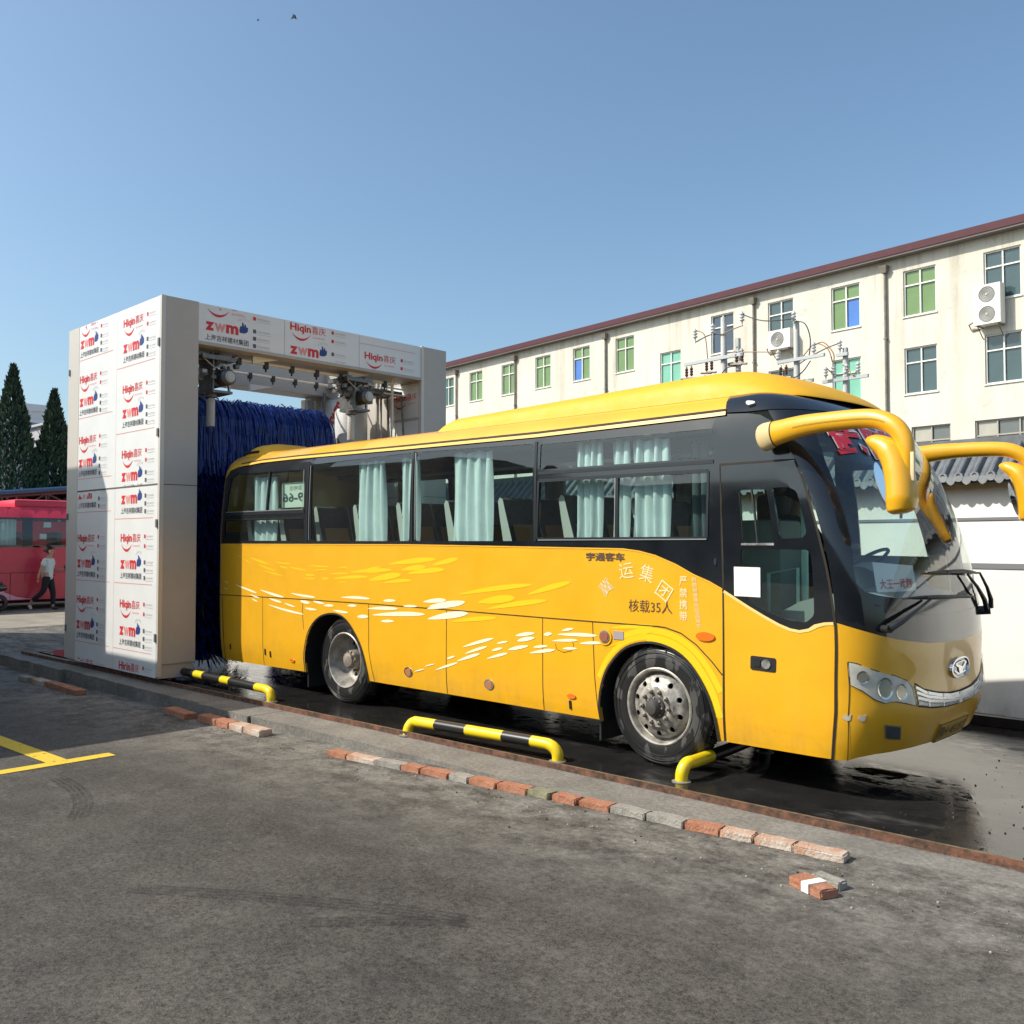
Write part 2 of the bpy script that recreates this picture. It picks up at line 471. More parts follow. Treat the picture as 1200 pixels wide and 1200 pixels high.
DOOR_CURVE = [(.625,1.482),(.698,1.44),(.822,1.369),(.945,1.304),(1.064,1.247),(1.148,1.218),(1.218,1.209),(1.287,1.225),(1.333,1.259),(1.366,1.277),(1.415,1.282)]
FRONT_TOP = [(1.428,1.278),(1.547,1.244),(1.723,1.196),(1.86,1.160),(2.112,1.112),(2.33,1.092)]
FRONT_TOP = FRONT_TOP + mir(FRONT_TOP)[1:]
FRONT_BOT = [(1.45,.292),(1.57,.295),(1.64,.318),(1.768,.338),(1.975,.345),(2.135,.345),(2.33,.335)]
FRONT_BOT = FRONT_BOT + mir(FRONT_BOT)[1:]
DX0, DX1 = .622, 1.420          # door edges in u

# ---- lower yellow skin, near and far side, front fascia
mb = MB()
low = [(-8.0,.42),(-7.6,.34),(-7.0,.27)] + [(-5.16,.285)] + ARCH_R + [(-3.90,.305),(-.61,.305)] + ARCH_F + [(.575,.30),(.615,.30)] + BAND_LOW[::-1] + [(-7.3,1.835),(-8.0,1.835)]
panel(mb, PB, low, off=0, depth=.03, st=.11)
panel(mb, PB, [(a, b) for a, b in FRONT_BOT] + FRONT_TOP[::-1], off=0, depth=.03, st=.06)
flow = [(3.24,.30),(4.09,.29)] + mir(ARCH_F) + [(5.28,.305),(8.5,.305)] + mir(ARCH_R) + [(9.83,.285),(11.66,.27),(12.66,.42),(12.66,1.835),(11.66,1.835),(3.24,1.72)]
panel(mb, PB, flow, off=0, depth=.03, st=.16)
# cantrail (yellow roof edge) near, far, rear
panel(mb, PB, [(-8.0,2.93),(-7.0,2.93),(-6.2,2.925),(-3.3,2.895),(.775,2.885),(.72,3.0),(.66,3.12),(.62,3.25),(-8.0,3.25)], off=0, depth=.03, st=.11)
panel(mb, PB, mir([(-8.0,2.9),(.775,2.885),(.62,3.25),(-8.0,3.25)]), off=0, depth=.03, st=.16)
panel(mb, PB, [(-8.0,1.835),(-7.12,1.835),(-7.13,2.6),(-7.10,2.76),(-7.0,2.85),(-6.8,2.90),(-6.2,2.925),(-7.0,2.93),(-8.0,2.93)], off=0, depth=.02, st=.08)
panel(mb, PB, mir([(-8.0,1.835),(-7.1,1.835),(-7.1,2.9),(-8.0,2.9)]), off=0, depth=.02, st=.12)
# flat roof
rl = [PB(u, 3.249) for u in np.concatenate([np.linspace(-8, -7, 14), np.linspace(-6.5, .5, 8), np.linspace(1.33, 2.33, 12)])]
rl = rl + [Vector((p.x, BW - p.y, p.z)) for p in rl[::-1]]
mb.add(rl, [tuple(range(len(rl)))])
body = mb.build('body', [M_YEL], bus, smooth=35)

# ---- black glazed shell (window band, pillars, windscreen surround, front cap)
def rect(u0, u1, v0, v1, r=.03): return rnd([(u0, v0), (u1, v0), (u1, v1), (u0, v1)], r, 3)
BAND_TOP = [(.775,2.872),(-1.4,2.852),(-3.3,2.868),(-5.0,2.885),(-6.2,2.90),(-6.78,2.875),(-6.99,2.825),(-7.085,2.73),(-7.11,2.6),(-7.11,1.84)]
W1a = [(-6.99,2.265),(-6.085,2.265),(-6.06,2.765),(-6.80,2.775),(-6.95,2.72)]
W1b = [(-6.035,2.265),(-5.215,2.262),(-5.25,2.752),(-6.02,2.765)]
W1c = rnd([(-6.99,1.875),(-5.18,1.875),(-5.20,2.14),(-6.99,2.14)], .03, 3)
W2 = rnd([(-5.03,1.870),(-3.195,1.868),(-3.215,2.82),(-5.10,2.80)], .03, 3)
W3 = rnd([(-3.105,1.868),(-1.40,1.866),(-1.44,2.785),(-3.17,2.82)], .03, 3)
W4u = rnd([(-1.343,2.534),(.525,2.53),(.525,2.764),(-1.343,2.77)], .02, 3)
W4a = rnd([(-1.325,1.890),(-.43,1.893),(-.44,2.415),(-1.333,2.42)], .02, 3)
W4b = rnd([(-.405,1.893),(.472,1.895),(.472,2.418),(-.415,2.415)], .02, 3)
WS = [(1.70,2.70),(1.655,2.436),(1.645,2.143),(1.64,1.899),(1.60,1.66),(1.60,1.56),(1.66,1.50),(1.761,1.473),(1.985,1.440),(2.33,1.425)]
WS = WS + mir(WS)[1:]
ws_top = [(2.95,2.735),(2.66,2.765),(2.33,2.775),(2.0,2.765),(1.72,2.735)]
WSP = WS + ws_top
D1 = rnd([(.80,1.848),(1.062,1.85),(1.085,2.258),(.805,2.262)], .02, 3)
D2 = rnd([(1.118,1.878),(1.335,1.886),(1.345,2.262),(1.135,2.268)], .05, 4)
D3 = rnd([(.775,1.52),(.80,1.42),(.95,1.34),(1.10,1.285),(1.26,1.262),(1.325,1.32),(1.335,1.80),(.775,1.80)], .03, 3)
mb = MB()
band = BAND_LOW + [(.618,2.47),(1.42,2.475),(1.42,2.62),(1.40,2.78),(1.35,2.835),(1.2,2.858),(.95,2.866)] + BAND_TOP
panel(mb, PB, band, [W1a, W1b, W1c, W2, W3, W4u, W4a, W4b], off=0, depth=.02, st=.11)
surround = FRONT_TOP + [(3.24,2.866),(2.95,2.86),(2.33,2.845),(1.71,2.86),(1.42,2.866)]
panel(mb, PB, surround, [WSP], off=0, depth=.02, st=.06)
cap = [(.785,2.885),(1.2,2.874),(1.42,2.874),(1.71,2.868),(2.33,2.853),(2.95,2.868),(3.24,2.874),(3.875,2.885),(3.93,3.0),(3.99,3.12),(4.04,3.249),(2.33,3.249),(.62,3.249),(.67,3.12),(.73,3.0)]
panel(mb, PB, cap, off=0, depth=.02, st=.07)
# far side band with its own openings
def far(p): return mir(p)
FD = mir([(.68,1.60),(1.30,1.60),(1.28,2.55),(.68,2.55)])
fholes = [far(rect(-6.9,-5.2,1.9,2.75)), far(rect(-5.05,-3.3,1.9,2.75)), far(rect(-3.15,-1.45,1.9,2.75)), far(rect(-1.30,.45,1.9,2.75)), FD]
panel(mb, PB, [(3.24,1.72),(11.76,1.838),(11.76,2.895),(3.88,2.88),(3.24,2.868)], fholes, off=0, depth=.02, st=.16)
# black window piping round the front lower edge of the glass
strip(mb, PB, [(a, b + .21) for a, b in FRONT_TOP[2:-2]], .008, .003, 0)
black = mb.build('window_band', [M_BLK], bus, smooth=35)

# ---- door
mb = MB()
dl = [(DX0 + .012,.298),(1.438,.298),(DX1 - .002,1.27)] + [(a, b - .008) for a, b in DOOR_CURVE[::-1]]
panel(mb, PB, dl, off=.002, depth=.03, st=.09, mi=0)
du = DOOR_CURVE[:] + [(1.405,1.52),(1.395,1.825),(1.395,2.15),(1.408,2.462),(.628,2.462)]
panel(mb, PB, du, [D1, D2, D3], off=.002, depth=.025, st=.09, mi=1)
strip(mb, PB, [(a, b - .012) for a, b in DOOR_CURVE], .022, .005, 2)
door = mb.build('door', [M_YEL, M_BLK, mat('bright_edge_paint', (.88, .62, .22), rough=.25, coat=.8)], bus, smooth=35)
mb = MB()
panel(mb, PB, rnd([(.845,.885),(1.045,.88),(1.045,.985),(.845,.99)], .015, 3), off=.008, depth=.012, mi=0, st=.05)
panel(mb, PB, ell(.972, .935, .036, .036, 14), off=.016, depth=.01, mi=1, st=.05)
panel(mb, PB, rnd([(.875,.91),(.925,.91),(.925,.965),(.875,.965)], .008, 2), off=.014, depth=.008, mi=2, st=.05)
mb.build('handle', [M_PLK, M_STEEL, M_DARK], door, smooth=35)
mb = MB()
for p in (D1, D2, D3): panel(mb, PB, p, off=-.006, depth=0, st=.1)
mb.build('door_glass', [M_GL], door, smooth=35)
mb = MB()
for k in range(2): panel(mb, PB, [(.79 + k*.13,1.835),(.802+k*.13,1.835),(.81+k*.13,2.27),(.798+k*.13,2.27)], off=.001, depth=.02, st=.1)
panel(mb, PB, [(.79,1.83),(1.07,1.83),(1.07,1.848),(.79,1.846)], off=.006, depth=.015, st=.1, mi=1)
mb.build('window_frame', [M_PLK, M_STEEL], door)
mb = MB()
panel(mb, PB, [(.714,1.438),(.925,1.436),(.936,1.662),(.718,1.664)], off=.008, depth=.004, st=.1)
st_ = mb.build('notice_sticker', [M_WHT], door)
setp(st_, 'plain white notice sticker stuck on the black door')

# ---- window panes
for nm, p in (('window_pane', W1a), ('window_pane', W1b), ('window_pane', W1c), ('window_pane', W2), ('window_pane', W3), ('window_pane', W4u), ('window_pane', W4a), ('window_pane', W4b)):
    mb = MB(); panel(mb, PB, p, off=-.006, depth=0, st=.12); w_ = mb.build(nm, [M_GL], bus, smooth=40)
for p in fholes:
    mb = MB(); panel(mb, PB, p, off=-.006, depth=0, st=.2); mb.build('far_window_pane', [M_GL], bus, smooth=40)
# slider frames
M_FR = mat('window_rubber_frame', (.018, .02, .022), rough=.3)
for ln, w in (([(-6.06,2.25),(-6.045,2.77)],.035), ([(-.418,1.885),(-.428,2.42)],.03), ([(-1.34,1.886),(.476,1.888)],.022), ([(-1.34,2.428),(.476,2.425)],.03),
              ([(-7.0,2.235),(-5.2,2.232)],.04), ([(-7.0,2.16),(-5.2,2.155)],.02), ([(-1.348,1.885),(-1.348,2.43)],.025), ([(.482,1.888),(.482,2.425)],.02),
              ([(-5.12,1.86),(-5.165,2.81)],.03), ([(-3.15,1.86),(-3.19,2.83)],.03), ([(-1.37,1.86),(-1.4,2.8)],.03), ([(-1.36,2.50),(.54,2.497)],.03)):
    mb = MB(); strip(mb, PB, ln, w, .006, 0); mb.build('window_frame', [M_FR], bus)
M_ALW = mat('worn_alloy', (.30, .31, .31), rough=.4, metal=.6)
for ln, w, o_ in (([(-6.98,2.262),(-5.22,2.26)],.012,.009), ([(-1.33,1.875),(.48,1.878)],.010,.009), ([(-5.225,2.27),(-5.255,2.75)],.012,.009), ([(-5.075,1.88),(-5.115,2.79)],.010,.008), ([(-3.09,1.88),(-3.15,2.81)],.010,.008), ([(-.435,1.9),(-.445,2.41)],.008,.009)):
    mb = MB(); strip(mb, PB, ln, w, o_, 0); mb.build('slider_rail', [M_ALW], bus)

# ---- windscreen
mb = MB(); panel(mb, PB, WSP, off=-.004, depth=0, st=.06)
wsc = mb.build('windscreen', [M_GLW], bus, smooth=40)
mb = MB()
M_TINT = glass('teal_sun_band', (.10, .30, .28), ior=1.3)
panel(mb, PB, [(1.705,2.70),(1.665,2.50),(2.0,2.445),(2.33,2.44),(2.66,2.445),(2.995,2.50),(2.955,2.70),(2.66,2.765),(2.33,2.775),(2.0,2.765),(1.72,2.735)], off=-.010, depth=0, st=.06)
mb.build('sun_band', [M_TINT], wsc, smooth=40)
mb = MB()
fw = lambda o: (lambda a, b: surf(PB, a, b, o)[0])
for i, (ch, u0, v0, w, h) in enumerate((('武', 1.80, 2.50, .27, .25), ('陟', 2.11, 2.49, .27, .26), ('武', 2.42, 2.49, .27, .26))):
    if i == 2: continue
    text_on(mb, fw(.004), ch, u0 - .012, v0 - .012, w + .024, h + .024, 0, bold=.075)
    text_on(mb, fw(.007), ch, u0, v0, w, h, 1, bold=.035)
mb.build('red_lettering', [mat('pale_outline', (.78,.66,.64), rough=.4), mat('red_film', (.72,.03,.05), rough=.35)], wsc)

# ---- lights, grille, plate, badge, fog lamps
HL = [(1.509,1.001),(1.57,.991),(1.70,.943),(1.844,.901),(1.943,.856),(1.978,.813),(2.0,.673),(1.921,.702),(1.845,.722),(1.761,.715),(1.698,.742),(1.611,.805),(1.528,.844)]
def headlight(fl):
    tr = (lambda p: mir(p)) if fl else (lambda p: p)
    cx = (lambda u: 4.66 - u) if fl else (lambda u: u)
    mb = MB()
    panel(mb, PB, tr(HL), off=.003, depth=.004, mi=0, st=.05)
    for u, v, rr in ((1.615, .895, .045), (1.775, .815, .075), (1.895, .782, .055)):
        ru = rr * (.75 if u > 1.7 else .95)
        cen = [surf(PB, cx(u) + a, v + b, .009)[0] for a, b in ell(0, 0, ru, rr * 1.05, 22)]
        ins = [surf(PB, cx(u) + a, v + b, .006)[0] for a, b in ell(0, 0, ru * .82, rr * .86, 22)]
        dp = surf(PB, cx(u), v, .0045)[0]
        n = 22
        vs = cen + ins + [dp]
        mb.add(vs, [(i, (i + 1) % n, n + (i + 1) % n, n + i) for i in range(n)], 1)
        mb.add(vs, [(n + i, n + (i + 1) % n, 2 * n) for i in range(n)], 2)
    h = mb.build('headlight', [mat('headlight_reflector', (.80,.77,.68), rough=.4, metal=.0, noise=.2, nscale=12), M_CHR, mat('lamp_bowl', (.42,.40,.33), rough=.2, metal=.5)], bus, smooth=40)
    mb = MB(); panel(mb, PB, tr(HL), off=.016, depth=.014, st=.05)
    mb.build('lens', [M_GLC], h, smooth=40)
headlight(False); headlight(True)
mb = MB()
gt = [(2.003,.825),(2.07,.775),(2.17,.737),(2.269,.708),(2.33,.700)]; gt = gt + mir(gt)[1:]
gb = [(2.018,.673),(2.134,.643),(2.262,.622),(2.33,.618)]; gb = gb + mir(gb)[1:]
panel(mb, PB, gb + gt[::-1], off=.002, depth=.003, mi=0, st=.05)
for k in range(4):
    t = .12 + .25 * k
    strip(mb, PB, [(a[0] * (1 - t) + b[0] * t, a[1] * (1 - t) + b[1] * t) for a, b in zip(gb, gt)], .02, .010, 1)
for u in (2.1, 2.22, 2.33, 2.44, 2.56):
    a = np.interp(u, [p[0] for p in gb], [p[1] for p in gb]); b = np.interp(u, [p[0] for p in gt], [p[1] for p in gt])
    strip(mb, PB, [(u, a), (u, b)], .008, .012, 1)
mb.build('grille', [mat('grille_back', (.32,.32,.31), rough=.4, metal=.5), mat('grille_bright', (.72,.73,.73), rough=.25, metal=.7)], bus, smooth=40)
for fl in (False, True):
    q = rnd([(1.811,.452),(1.941,.428),(1.908,.536),(1.779,.560)], .012, 3)
    if fl: q = mir(q)
    mb = MB(); panel(mb, PB, q, off=.004, depth=.01, mi=0, st=.05)
    q2 = [(c[0]*.84 + np.mean([k[0] for k in q])*.16, c[1]*.84 + np.mean([k[1] for k in q])*.16) for c in q]
    panel(mb, PB, q2, off=.008, depth=.004, mi=1, st=.05)
    mb.build('fog_lamp', [mat('fog_frame', (.20,.16,.10), rough=.5), mat('fog_glass', (.06,.065,.07), rough=.1, coat=1)], bus)
mb = MB()
PLQ = [(2.24,.335),(2.43,.335),(2.43,.485),(2.24,.485)]
panel(mb, PB, PLQ, off=.012, depth=.012, mi=0, st=.05)
text_on(mb, fw(.016), '豫H·61517', 2.25, .365, .17, .095, 1, bold=.01)
for ln in ([(2.243,.34),(2.427,.34)], [(2.243,.48),(2.427,.48)], [(2.243,.34),(2.243,.48)], [(2.427,.34),(2.427,.48)]): strip(mb, PB, ln, .006, .0155, 1)
mb.build('number_plate', [mat('plate_yellow', (.50,.30,.05), rough=.5), mat('plate_ink', (.10,.055,.015), rough=.5)], bus)
mb = MB()
bc = (2.335, .885); a0 = .050; b0 = .084
N = 28
def ringpts(k, o): return [surf(PB, bc[0] + a, bc[1] + b, o)[0] for a, b in ell(0, 0, a0 * k, b0 * k, N)]
R = ringpts(1, .002) + ringpts(.97, .022) + ringpts(.86, .024) + ringpts(.82, .012)
mb.add(R, [(j * N + i, j * N + (i + 1) % N, (j + 1) * N + (i + 1) % N, (j + 1) * N + i) for j in range(3) for i in range(N)], 0)
mb.add(R, [tuple(3 * N + i for i in range(N))], 1)
for ln, w in (([(-.03,.04),(-.005,.005),(.0,-.06)],.022), ([(.034,.045),(.012,.0),(-.004,-.03)],.02), ([(-.04,-.02),(-.012,-.062),(.028,-.045)],.018), ([(-.03,.045),(0,.062),(.03,.05)],.014)):
    strip(mb, PB, [(bc[0] + a * .72, bc[1] + b * .76) for a, b in ln], w * .5, .02, 0, st=.01)
mb.build('badge', [M_CHR, mat('badge_dark', (.05,.06,.08), rough=.15, coat=1)], bus, smooth=40)

# ---- panel gaps, gutter, strokes, lettering
mb = MB()
K = [(-7.9,1.14),(-7.067,1.142),(-6.13,1.153),(-5.011,1.162),(-3.892,1.167),(-2.592,1.166),(-1.274,1.158),(-.684,1.156),(-.174,1.157),(.0,1.157),(.083,1.152),(.232,1.116),(.376,1.034),(.516,.914),(.608,.815)]
strip(mb, PB, K, .010, .0025, 0)
for ln in ([(-6.105,1.15),(-6.09,.28)], [(-5.19,1.16),(-5.20,1.0),(-5.17,.80)], [(-3.892,1.165),(-3.885,.65),(-3.80,.31)], [(-2.595,1.165),(-2.60,.31)], [(-1.275,1.157),(-1.275,.31)], [(-.685,1.155),(-.665,.70),(-.625,.31)], [(-7.02,1.14),(-6.99,.28)]):
    strip(mb, PB, ln, .007, .0025, 0)
strip(mb, PB, [(.618,1.489),(.618,.30)], .014, .003, 0); strip(mb, PB, [(1.428,1.27),(1.45,.294)], .016, .004, 0)
strip(mb, PB, [(.618,2.468),(.618,1.489)], .012, .004, 0); strip(mb, PB, [(.618,2.468),(1.42,2.470),(1.40,2.15),(1.402,1.82),(1.412,1.5),(1.425,1.27)], .016, .005, 0)
strip(mb, PB, [(1.565,.292),(1.52,.62),(1.525,.84),(1.508,1.0)], .006, .003, 0)
strip(mb, PB, HL + HL[:1], .012, .003, 0); strip(mb, PB, [(a, b + .006) for a, b in gt], .012, .003, 0); strip(mb, PB, [(a, b - .006) for a, b in gb], .010, .003, 0)
strip(mb, PB, [(-.92,.98),(-.90,.93),(-.93,.88),(-1.02,.86),(-1.1,.88),(-1.12,.93)], .004, .003, 0)
mb.build('panel_gaps', [M_GAP], body)
mb = MB()
GUT = [(.775,2.880),(-1.4,2.862),(-3.3,2.882),(-5.58,2.915),(-6.3,2.915),(-6.8,2.888),(-7.0,2.838),(-7.098,2.735),(-7.122,2.6),(-7.122,1.9)]
strip(mb, PB, [(a, b + .022) for a, b in GUT[:6]], .030, .008, 0); strip(mb, PB, [(a, b - .008) for a, b in GUT[:6]], .030, .014, 1)
strip(mb, PB, GUT[5:], .02, .006, 1)
strip(mb, PB, [(a, b - .004) for a, b in BAND_LOW], .012, .004, 1)
mb.build('roof_gutter', [M_GAP, mat('gutter_yellow', (.80,.42,.03), rough=.4)], body)
YS=[(-6.8,1.699,-6.58,1.654,0.011),(-6.42,1.656,-5.97,1.58,0.037),(-6.56,1.636,-6.42,1.582,0.015),(-5.84,1.609,-5.45,1.588,0.021),(-6.24,1.575,-5.8,1.493,0.025),(-6.1,1.495,-5.64,1.437,0.022),(-5.72,1.557,-5.53,1.534,0.021),(-5.51,1.552,-5.11,1.516,0.028),(-5.08,1.577,-4.64,1.567,0.024),(-5.2,1.424,-4.92,1.418,0.021),(-5.15,1.463,-4.95,1.459,0.027),(-4.81,1.424,-4.65,1.428,0.03),(-4.65,1.483,-4.26,1.497,0.026),(-4.99,1.518,-4.69,1.533,0.017),(-4.47,1.559,-4.27,1.569,0.016),(-4.58,1.427,-3.9,1.469,0.046),(-4.22,1.518,-3.72,1.521,0.029),(-3.94,1.548,-3.67,1.585,0.022),(-4.48,1.392,-4.3,1.397,0.013),(-3.55,1.613,-2.75,1.68,0.068),(-2.82,1.613,-2.42,1.689,0.065),(-3.32,1.556,-2.92,1.599,0.068),(-3.22,1.521,-2.62,1.575,0.067),(-3.89,1.429,-3.32,1.507,0.087),(-3.63,1.412,-3.14,1.45,0.049),(-4.23,1.511,-3.47,1.553,0.056),(-2.44,1.324,-1.39,1.46,0.062),(-1.47,1.361,-0.93,1.497,0.066),(-2.14,1.259,-1.62,1.326,0.094),(-2.01,1.202,-1.21,1.32,0.063),(-2.53,1.047,-1.87,1.123,0.056),(-0.56,0.93,-0.02,1.121,0.022),(-0.36,1.033,0.08,1.117,0.043),(-0.5,1.111,-0.02,1.159,0.048),(-0.02,1.078,0.28,1.048,0.05),(0.23,1.054,0.4,0.985,0.041)]
WS_=[(-6.97,1.331,-6.89,1.305,0.012),(-6.99,1.243,-6.9,1.218,0.012),(-6.74,1.291,-6.24,1.198,0.034),(-6.18,1.246,-5.6,1.169,0.04),(-5.47,1.227,-4.92,1.197,0.035),(-4.42,1.217,-3.86,1.224,0.039),(-5.96,1.145,-5.66,1.104,0.036),(-5.99,1.063,-5.16,0.98,0.035),(-5.6,1.098,-5.35,1.061,0.021),(-5.25,1.14,-5.04,1.124,0.038),(-4.98,1.152,-4.73,1.129,0.027),(-4.75,1.107,-4.55,1.113,0.03),(-5.15,1.059,-4.89,1.049,0.027),(-4.57,1.062,-4.27,1.048,0.036),(-4.28,1.128,-4.11,1.133,0.029),(-6.41,1.173,-6.17,1.137,0.018),(-6.37,1.119,-6.22,1.089,0.018),(-3.91,1.111,-3.37,1.137,0.045),(-3.83,1.044,-2.92,1.1,0.059),(-3.67,0.985,-3.44,0.998,0.03),(-4.1,1.011,-3.89,1.023,0.041),(-2.96,1.229,-2.6,1.263,0.056),(-3.63,1.212,-3.41,1.221,0.03),(-3.29,1.17,-3.05,1.177,0.024),(-2.9,1.16,-2.33,1.245,0.07),(-2.89,1.054,-2.27,1.146,0.083),(-2.87,1.187,-2.31,1.257,0.057),(-2.36,0.801,-1.91,0.923,0.04),(-2.44,0.654,-2.1,0.758,0.041),(-2.32,0.74,-2.0,0.837,0.035),(-2.77,0.532,-2.42,0.642,0.031),(-1.94,0.801,-1.79,0.838,0.025),(-1.87,0.876,-1.72,0.905,0.02),(-1.62,0.968,-1.37,1.009,0.034),(-1.6,0.921,-1.37,0.966,0.038),(-2.01,0.716,-1.72,0.795,0.034),(-1.72,0.827,-1.45,0.884,0.034),(-1.44,0.818,-1.12,0.874,0.038),(-1.26,1.004,-1.16,1.018,0.033),(-1.1,1.015,-0.63,1.036,0.041),(-1.16,0.952,-0.85,0.98,0.032),(-1.39,0.877,-1.21,0.902,0.024),(-1.04,1.054,-0.9,1.081,0.023),(-0.83,0.954,-0.56,0.979,0.027),(-2.59,0.666,-2.46,0.703,0.021),(-1.03,0.893,-0.86,0.906,0.023),(-2.93,0.557,-2.77,0.598,0.013),(-3.1,0.487,-2.93,0.53,0.014)]
SK = [0]
def stroke(mb, q, mi):
    SK[0] += 1; so = .0013 + SK[0] * .00003
    u0, v0, u1, v1, w = q
    L = math.hypot(u1 - u0, v1 - v0); n = 16
    up = []; dn = []
    for k in range(n + 1):
        t = k / n; prof = (sin(pi * t) ** .55) * (.55 + .45 * t) if L > .28 else sin(pi * t) ** .6
        u = u0 + (u1 - u0) * t; v = v0 + (v1 - v0) * t + .02 * L * sin(pi * t) * (-1 if v0 > v1 else 1) * .5
        up.append((u, v + w * .5 * prof)); dn.append((u, v - w * .5 * prof))
    vs = [surf(PB, a, b, so)[0] for a, b in dn] + [surf(PB, a, b, so)[0] for a, b in up]
    mb.add(vs, [(k, k + 1, n + 2 + k, n + 1 + k) for k in range(n)], mi)
mb = MB()
for q in YS:
    if q[0] > -.45: continue
    stroke(mb, q, 0)
for q in WS_: stroke(mb, q, 1)
# yellow sweeps that follow the front wheel arch
for off, w, t0, t1 in ((.045, .045, 2, 11), (.10, .05, 4, 10), (.015, .025, 5, 11)):
    pts = []
    for i in range(t0, t1):
        a, b = ARCH_F0[i]; dx, dy = a + .02, b - .45; l = math.hypot(dx, dy); pts.append((a + dx / l * off * 1.2, min(1.135, b + dy / l * off)))
    strip(mb, PB, smooth2(pts, 4), w, .0012 + w * .004, 0)
mb.build('livery_strokes', [M_STY, M_STW], body)
M_LW = mat('faded_white_lettering', (.80,.66,.34), rough=.5); M_LD = mat('dark_lettering', (.10,.055,.03), rough=.5)
mb = MB(); text_on(mb, fw(.004), '宇通客车', -.755, 1.69, .425, .075, 0, bold=.03); mb.build('maker_lettering', [M_LD], body)
mb = MB(); text_on(mb, fw(.003), '核载35人', -.29, 1.265, .44, .105, 0, bold=.0); mb.build('capacity_lettering', [M_LD], body)
for ch, u, v, w, h, r in (('冀', -.60, 1.40, .13, .13, .75), ('运', -.39, 1.545, .15, .13, .12), ('集', -.17, 1.52, .14, .145, -.25), ('团', .0, 1.38, .14, .14, -.6)):
    mb = MB(); text_on(mb, fw(.003), ch, u, v, w, h, 0, bold=.0, rot=r); mb.build('arched_lettering', [M_LW], body)
mb = MB()
for k, ch in enumerate('严禁携带'): text_on(mb, fw(.003), ch, .22, 1.50 - k * .095, .075, .078, 0, bold=.012)
mb.build('warning_lettering', [M_LW], body)
mb = MB()
for k, ch in enumerate('易燃易爆等危险品乘车'): text_on(mb, fw(.003), ch, .335 + k * .005, 1.535 - k * .041, .045, .036, 0, bold=.0)
mb.build('warning_lettering', [M_LW], body)

# side markers, flaps, fuel cap, hatch emblems
def disc(nm, u, v, ru, rv, ms, parent=bus, layers=((1,.006,0),), n=20):
    mb = MB()
    for k, o, mi in layers: panel(mb, PB, ell(u, v, ru * k, rv * k, n), off=o, depth=o, mi=mi, st=.06)
    return mb.build(nm, ms, parent, smooth=40)
disc('side_marker', .462, 1.105, .085, .036, [M_ORG], layers=((1,.012,0),))
for u, v in ((-5.42,.40), (-.93,.475)): disc('side_marker', u, v, .05, .022, [M_ORG], layers=((1,.01,0),))
disc('side_reflector', -.545, 1.035, .075, .075, [M_YEL, M_STEEL, mat('rust_red_lens', (.30,.10,.06), rough=.4)], layers=((1,.01,0),(.72,.016,1),(.55,.02,2)))
mb = MB(); panel(mb, PB, [(-.455,1.02),(-.345,1.02),(-.345,1.09),(-.455,1.09)], off=.006, depth=.006, st=.1); mb.build('reflector_patch', [mat('grey_reflector', (.36,.30,.30), rough=.35)], bus)
for u, v in ((-3.20,.475), (-1.98,.47)):
    disc('hatch_emblem', u, v, .065, .05, [M_CHR, mat('emblem_rust', (.40,.17,.07), rough=.5), M_PLK], layers=((1,.008,0),(.72,.011,1)))
for u, v in ((-6.05,.42),(-5.93,.40),(-.96,.36),(-6.86,.42)):
    mb = MB(); panel(mb, PB, [(u,v),(u+.02,v),(u+.02,v+.075),(u,v+.075)], off=.01, depth=.01, st=.1); mb.build('latch', [M_PLK], body)
for u0 in (1.485, 1.585):
    mb = MB(); panel(mb, PB, [(u0,.60),(u0+.03,.583),(u0+.05,.59),(u0+.055,.635),(u0+.035,.622),(u0+.01,.63)], off=.003, depth=.002, st=.1); mb.build('paint_chip', [mat('bare_filler', (.5,.45,.36), rough=.7)], body)
mb = MB()
panel(mb, PB, ell(.555, 1.70, .012, .03, 10), off=.006, depth=.006); mb.build('lock', [M_CHR], bus)
disc('roof_marker_lamp', 1.30, 2.945, .055, .022, [mat('clear_lamp', (.75,.75,.72), rough=.15, coat=1)], layers=((1,.015,0),))

# ---- rubber arch lips, wheel wells, underside
for ar in (ARCH_R, ARCH_F):
    for far_ in (False, True):
        mb = MB()
        q = ar if not far_ else mir(ar)
        strip(mb, PB, q, .02, .012, 0)
        A = [surf(PB, a, b, -.005)[0] for a, b in q]; s = -1 if far_ else 1
        B = [Vector((p.x, p.y + s * .62, p.z)) for p in A]; n = len(A)
        mb.add(A + B, [(i, i + 1, n + i + 1, n + i) for i in range(n - 1)], 1)
        mb.add(B, [tuple(range(n))], 1)
        mb.build('wheel_arch', [M_RUB, M_DARK], bus)
mb = MB()
for a, b in ((-7.2,-5.2), (-3.88,-.64), (.59,1.2)): mb.box(a, b, .06, 2.39, .34, .37)
mb.box(-7.2, 1.15, .05, 2.40, 1.06, 1.10); mb.box(1.15, 1.65, .35, 2.1, 1.06, 1.10)
mb.box(-5.3, 1.2, .7, 1.75, .28, .36)
mb.tube([(-4.35,.3,.49),(-4.35,2.15,.49)], .09, 10); mb.tube([(0,.3,.45),(0,2.15,.45)], .07, 10)
mb.box(1.2, 1.6, .35, 2.1, .40, .43)
mb.build('chassis', [M_DARK], bus)
mb = MB()
mb.box(-5.17, -5.15, .06, .6, .10, .62); mb.build('mud_flap', [M_RUB], bus)
mb = MB(); mb.box(-.66, -.64, .06, .5, .12, .50); mb.build('mud_flap', [M_RUB], bus)

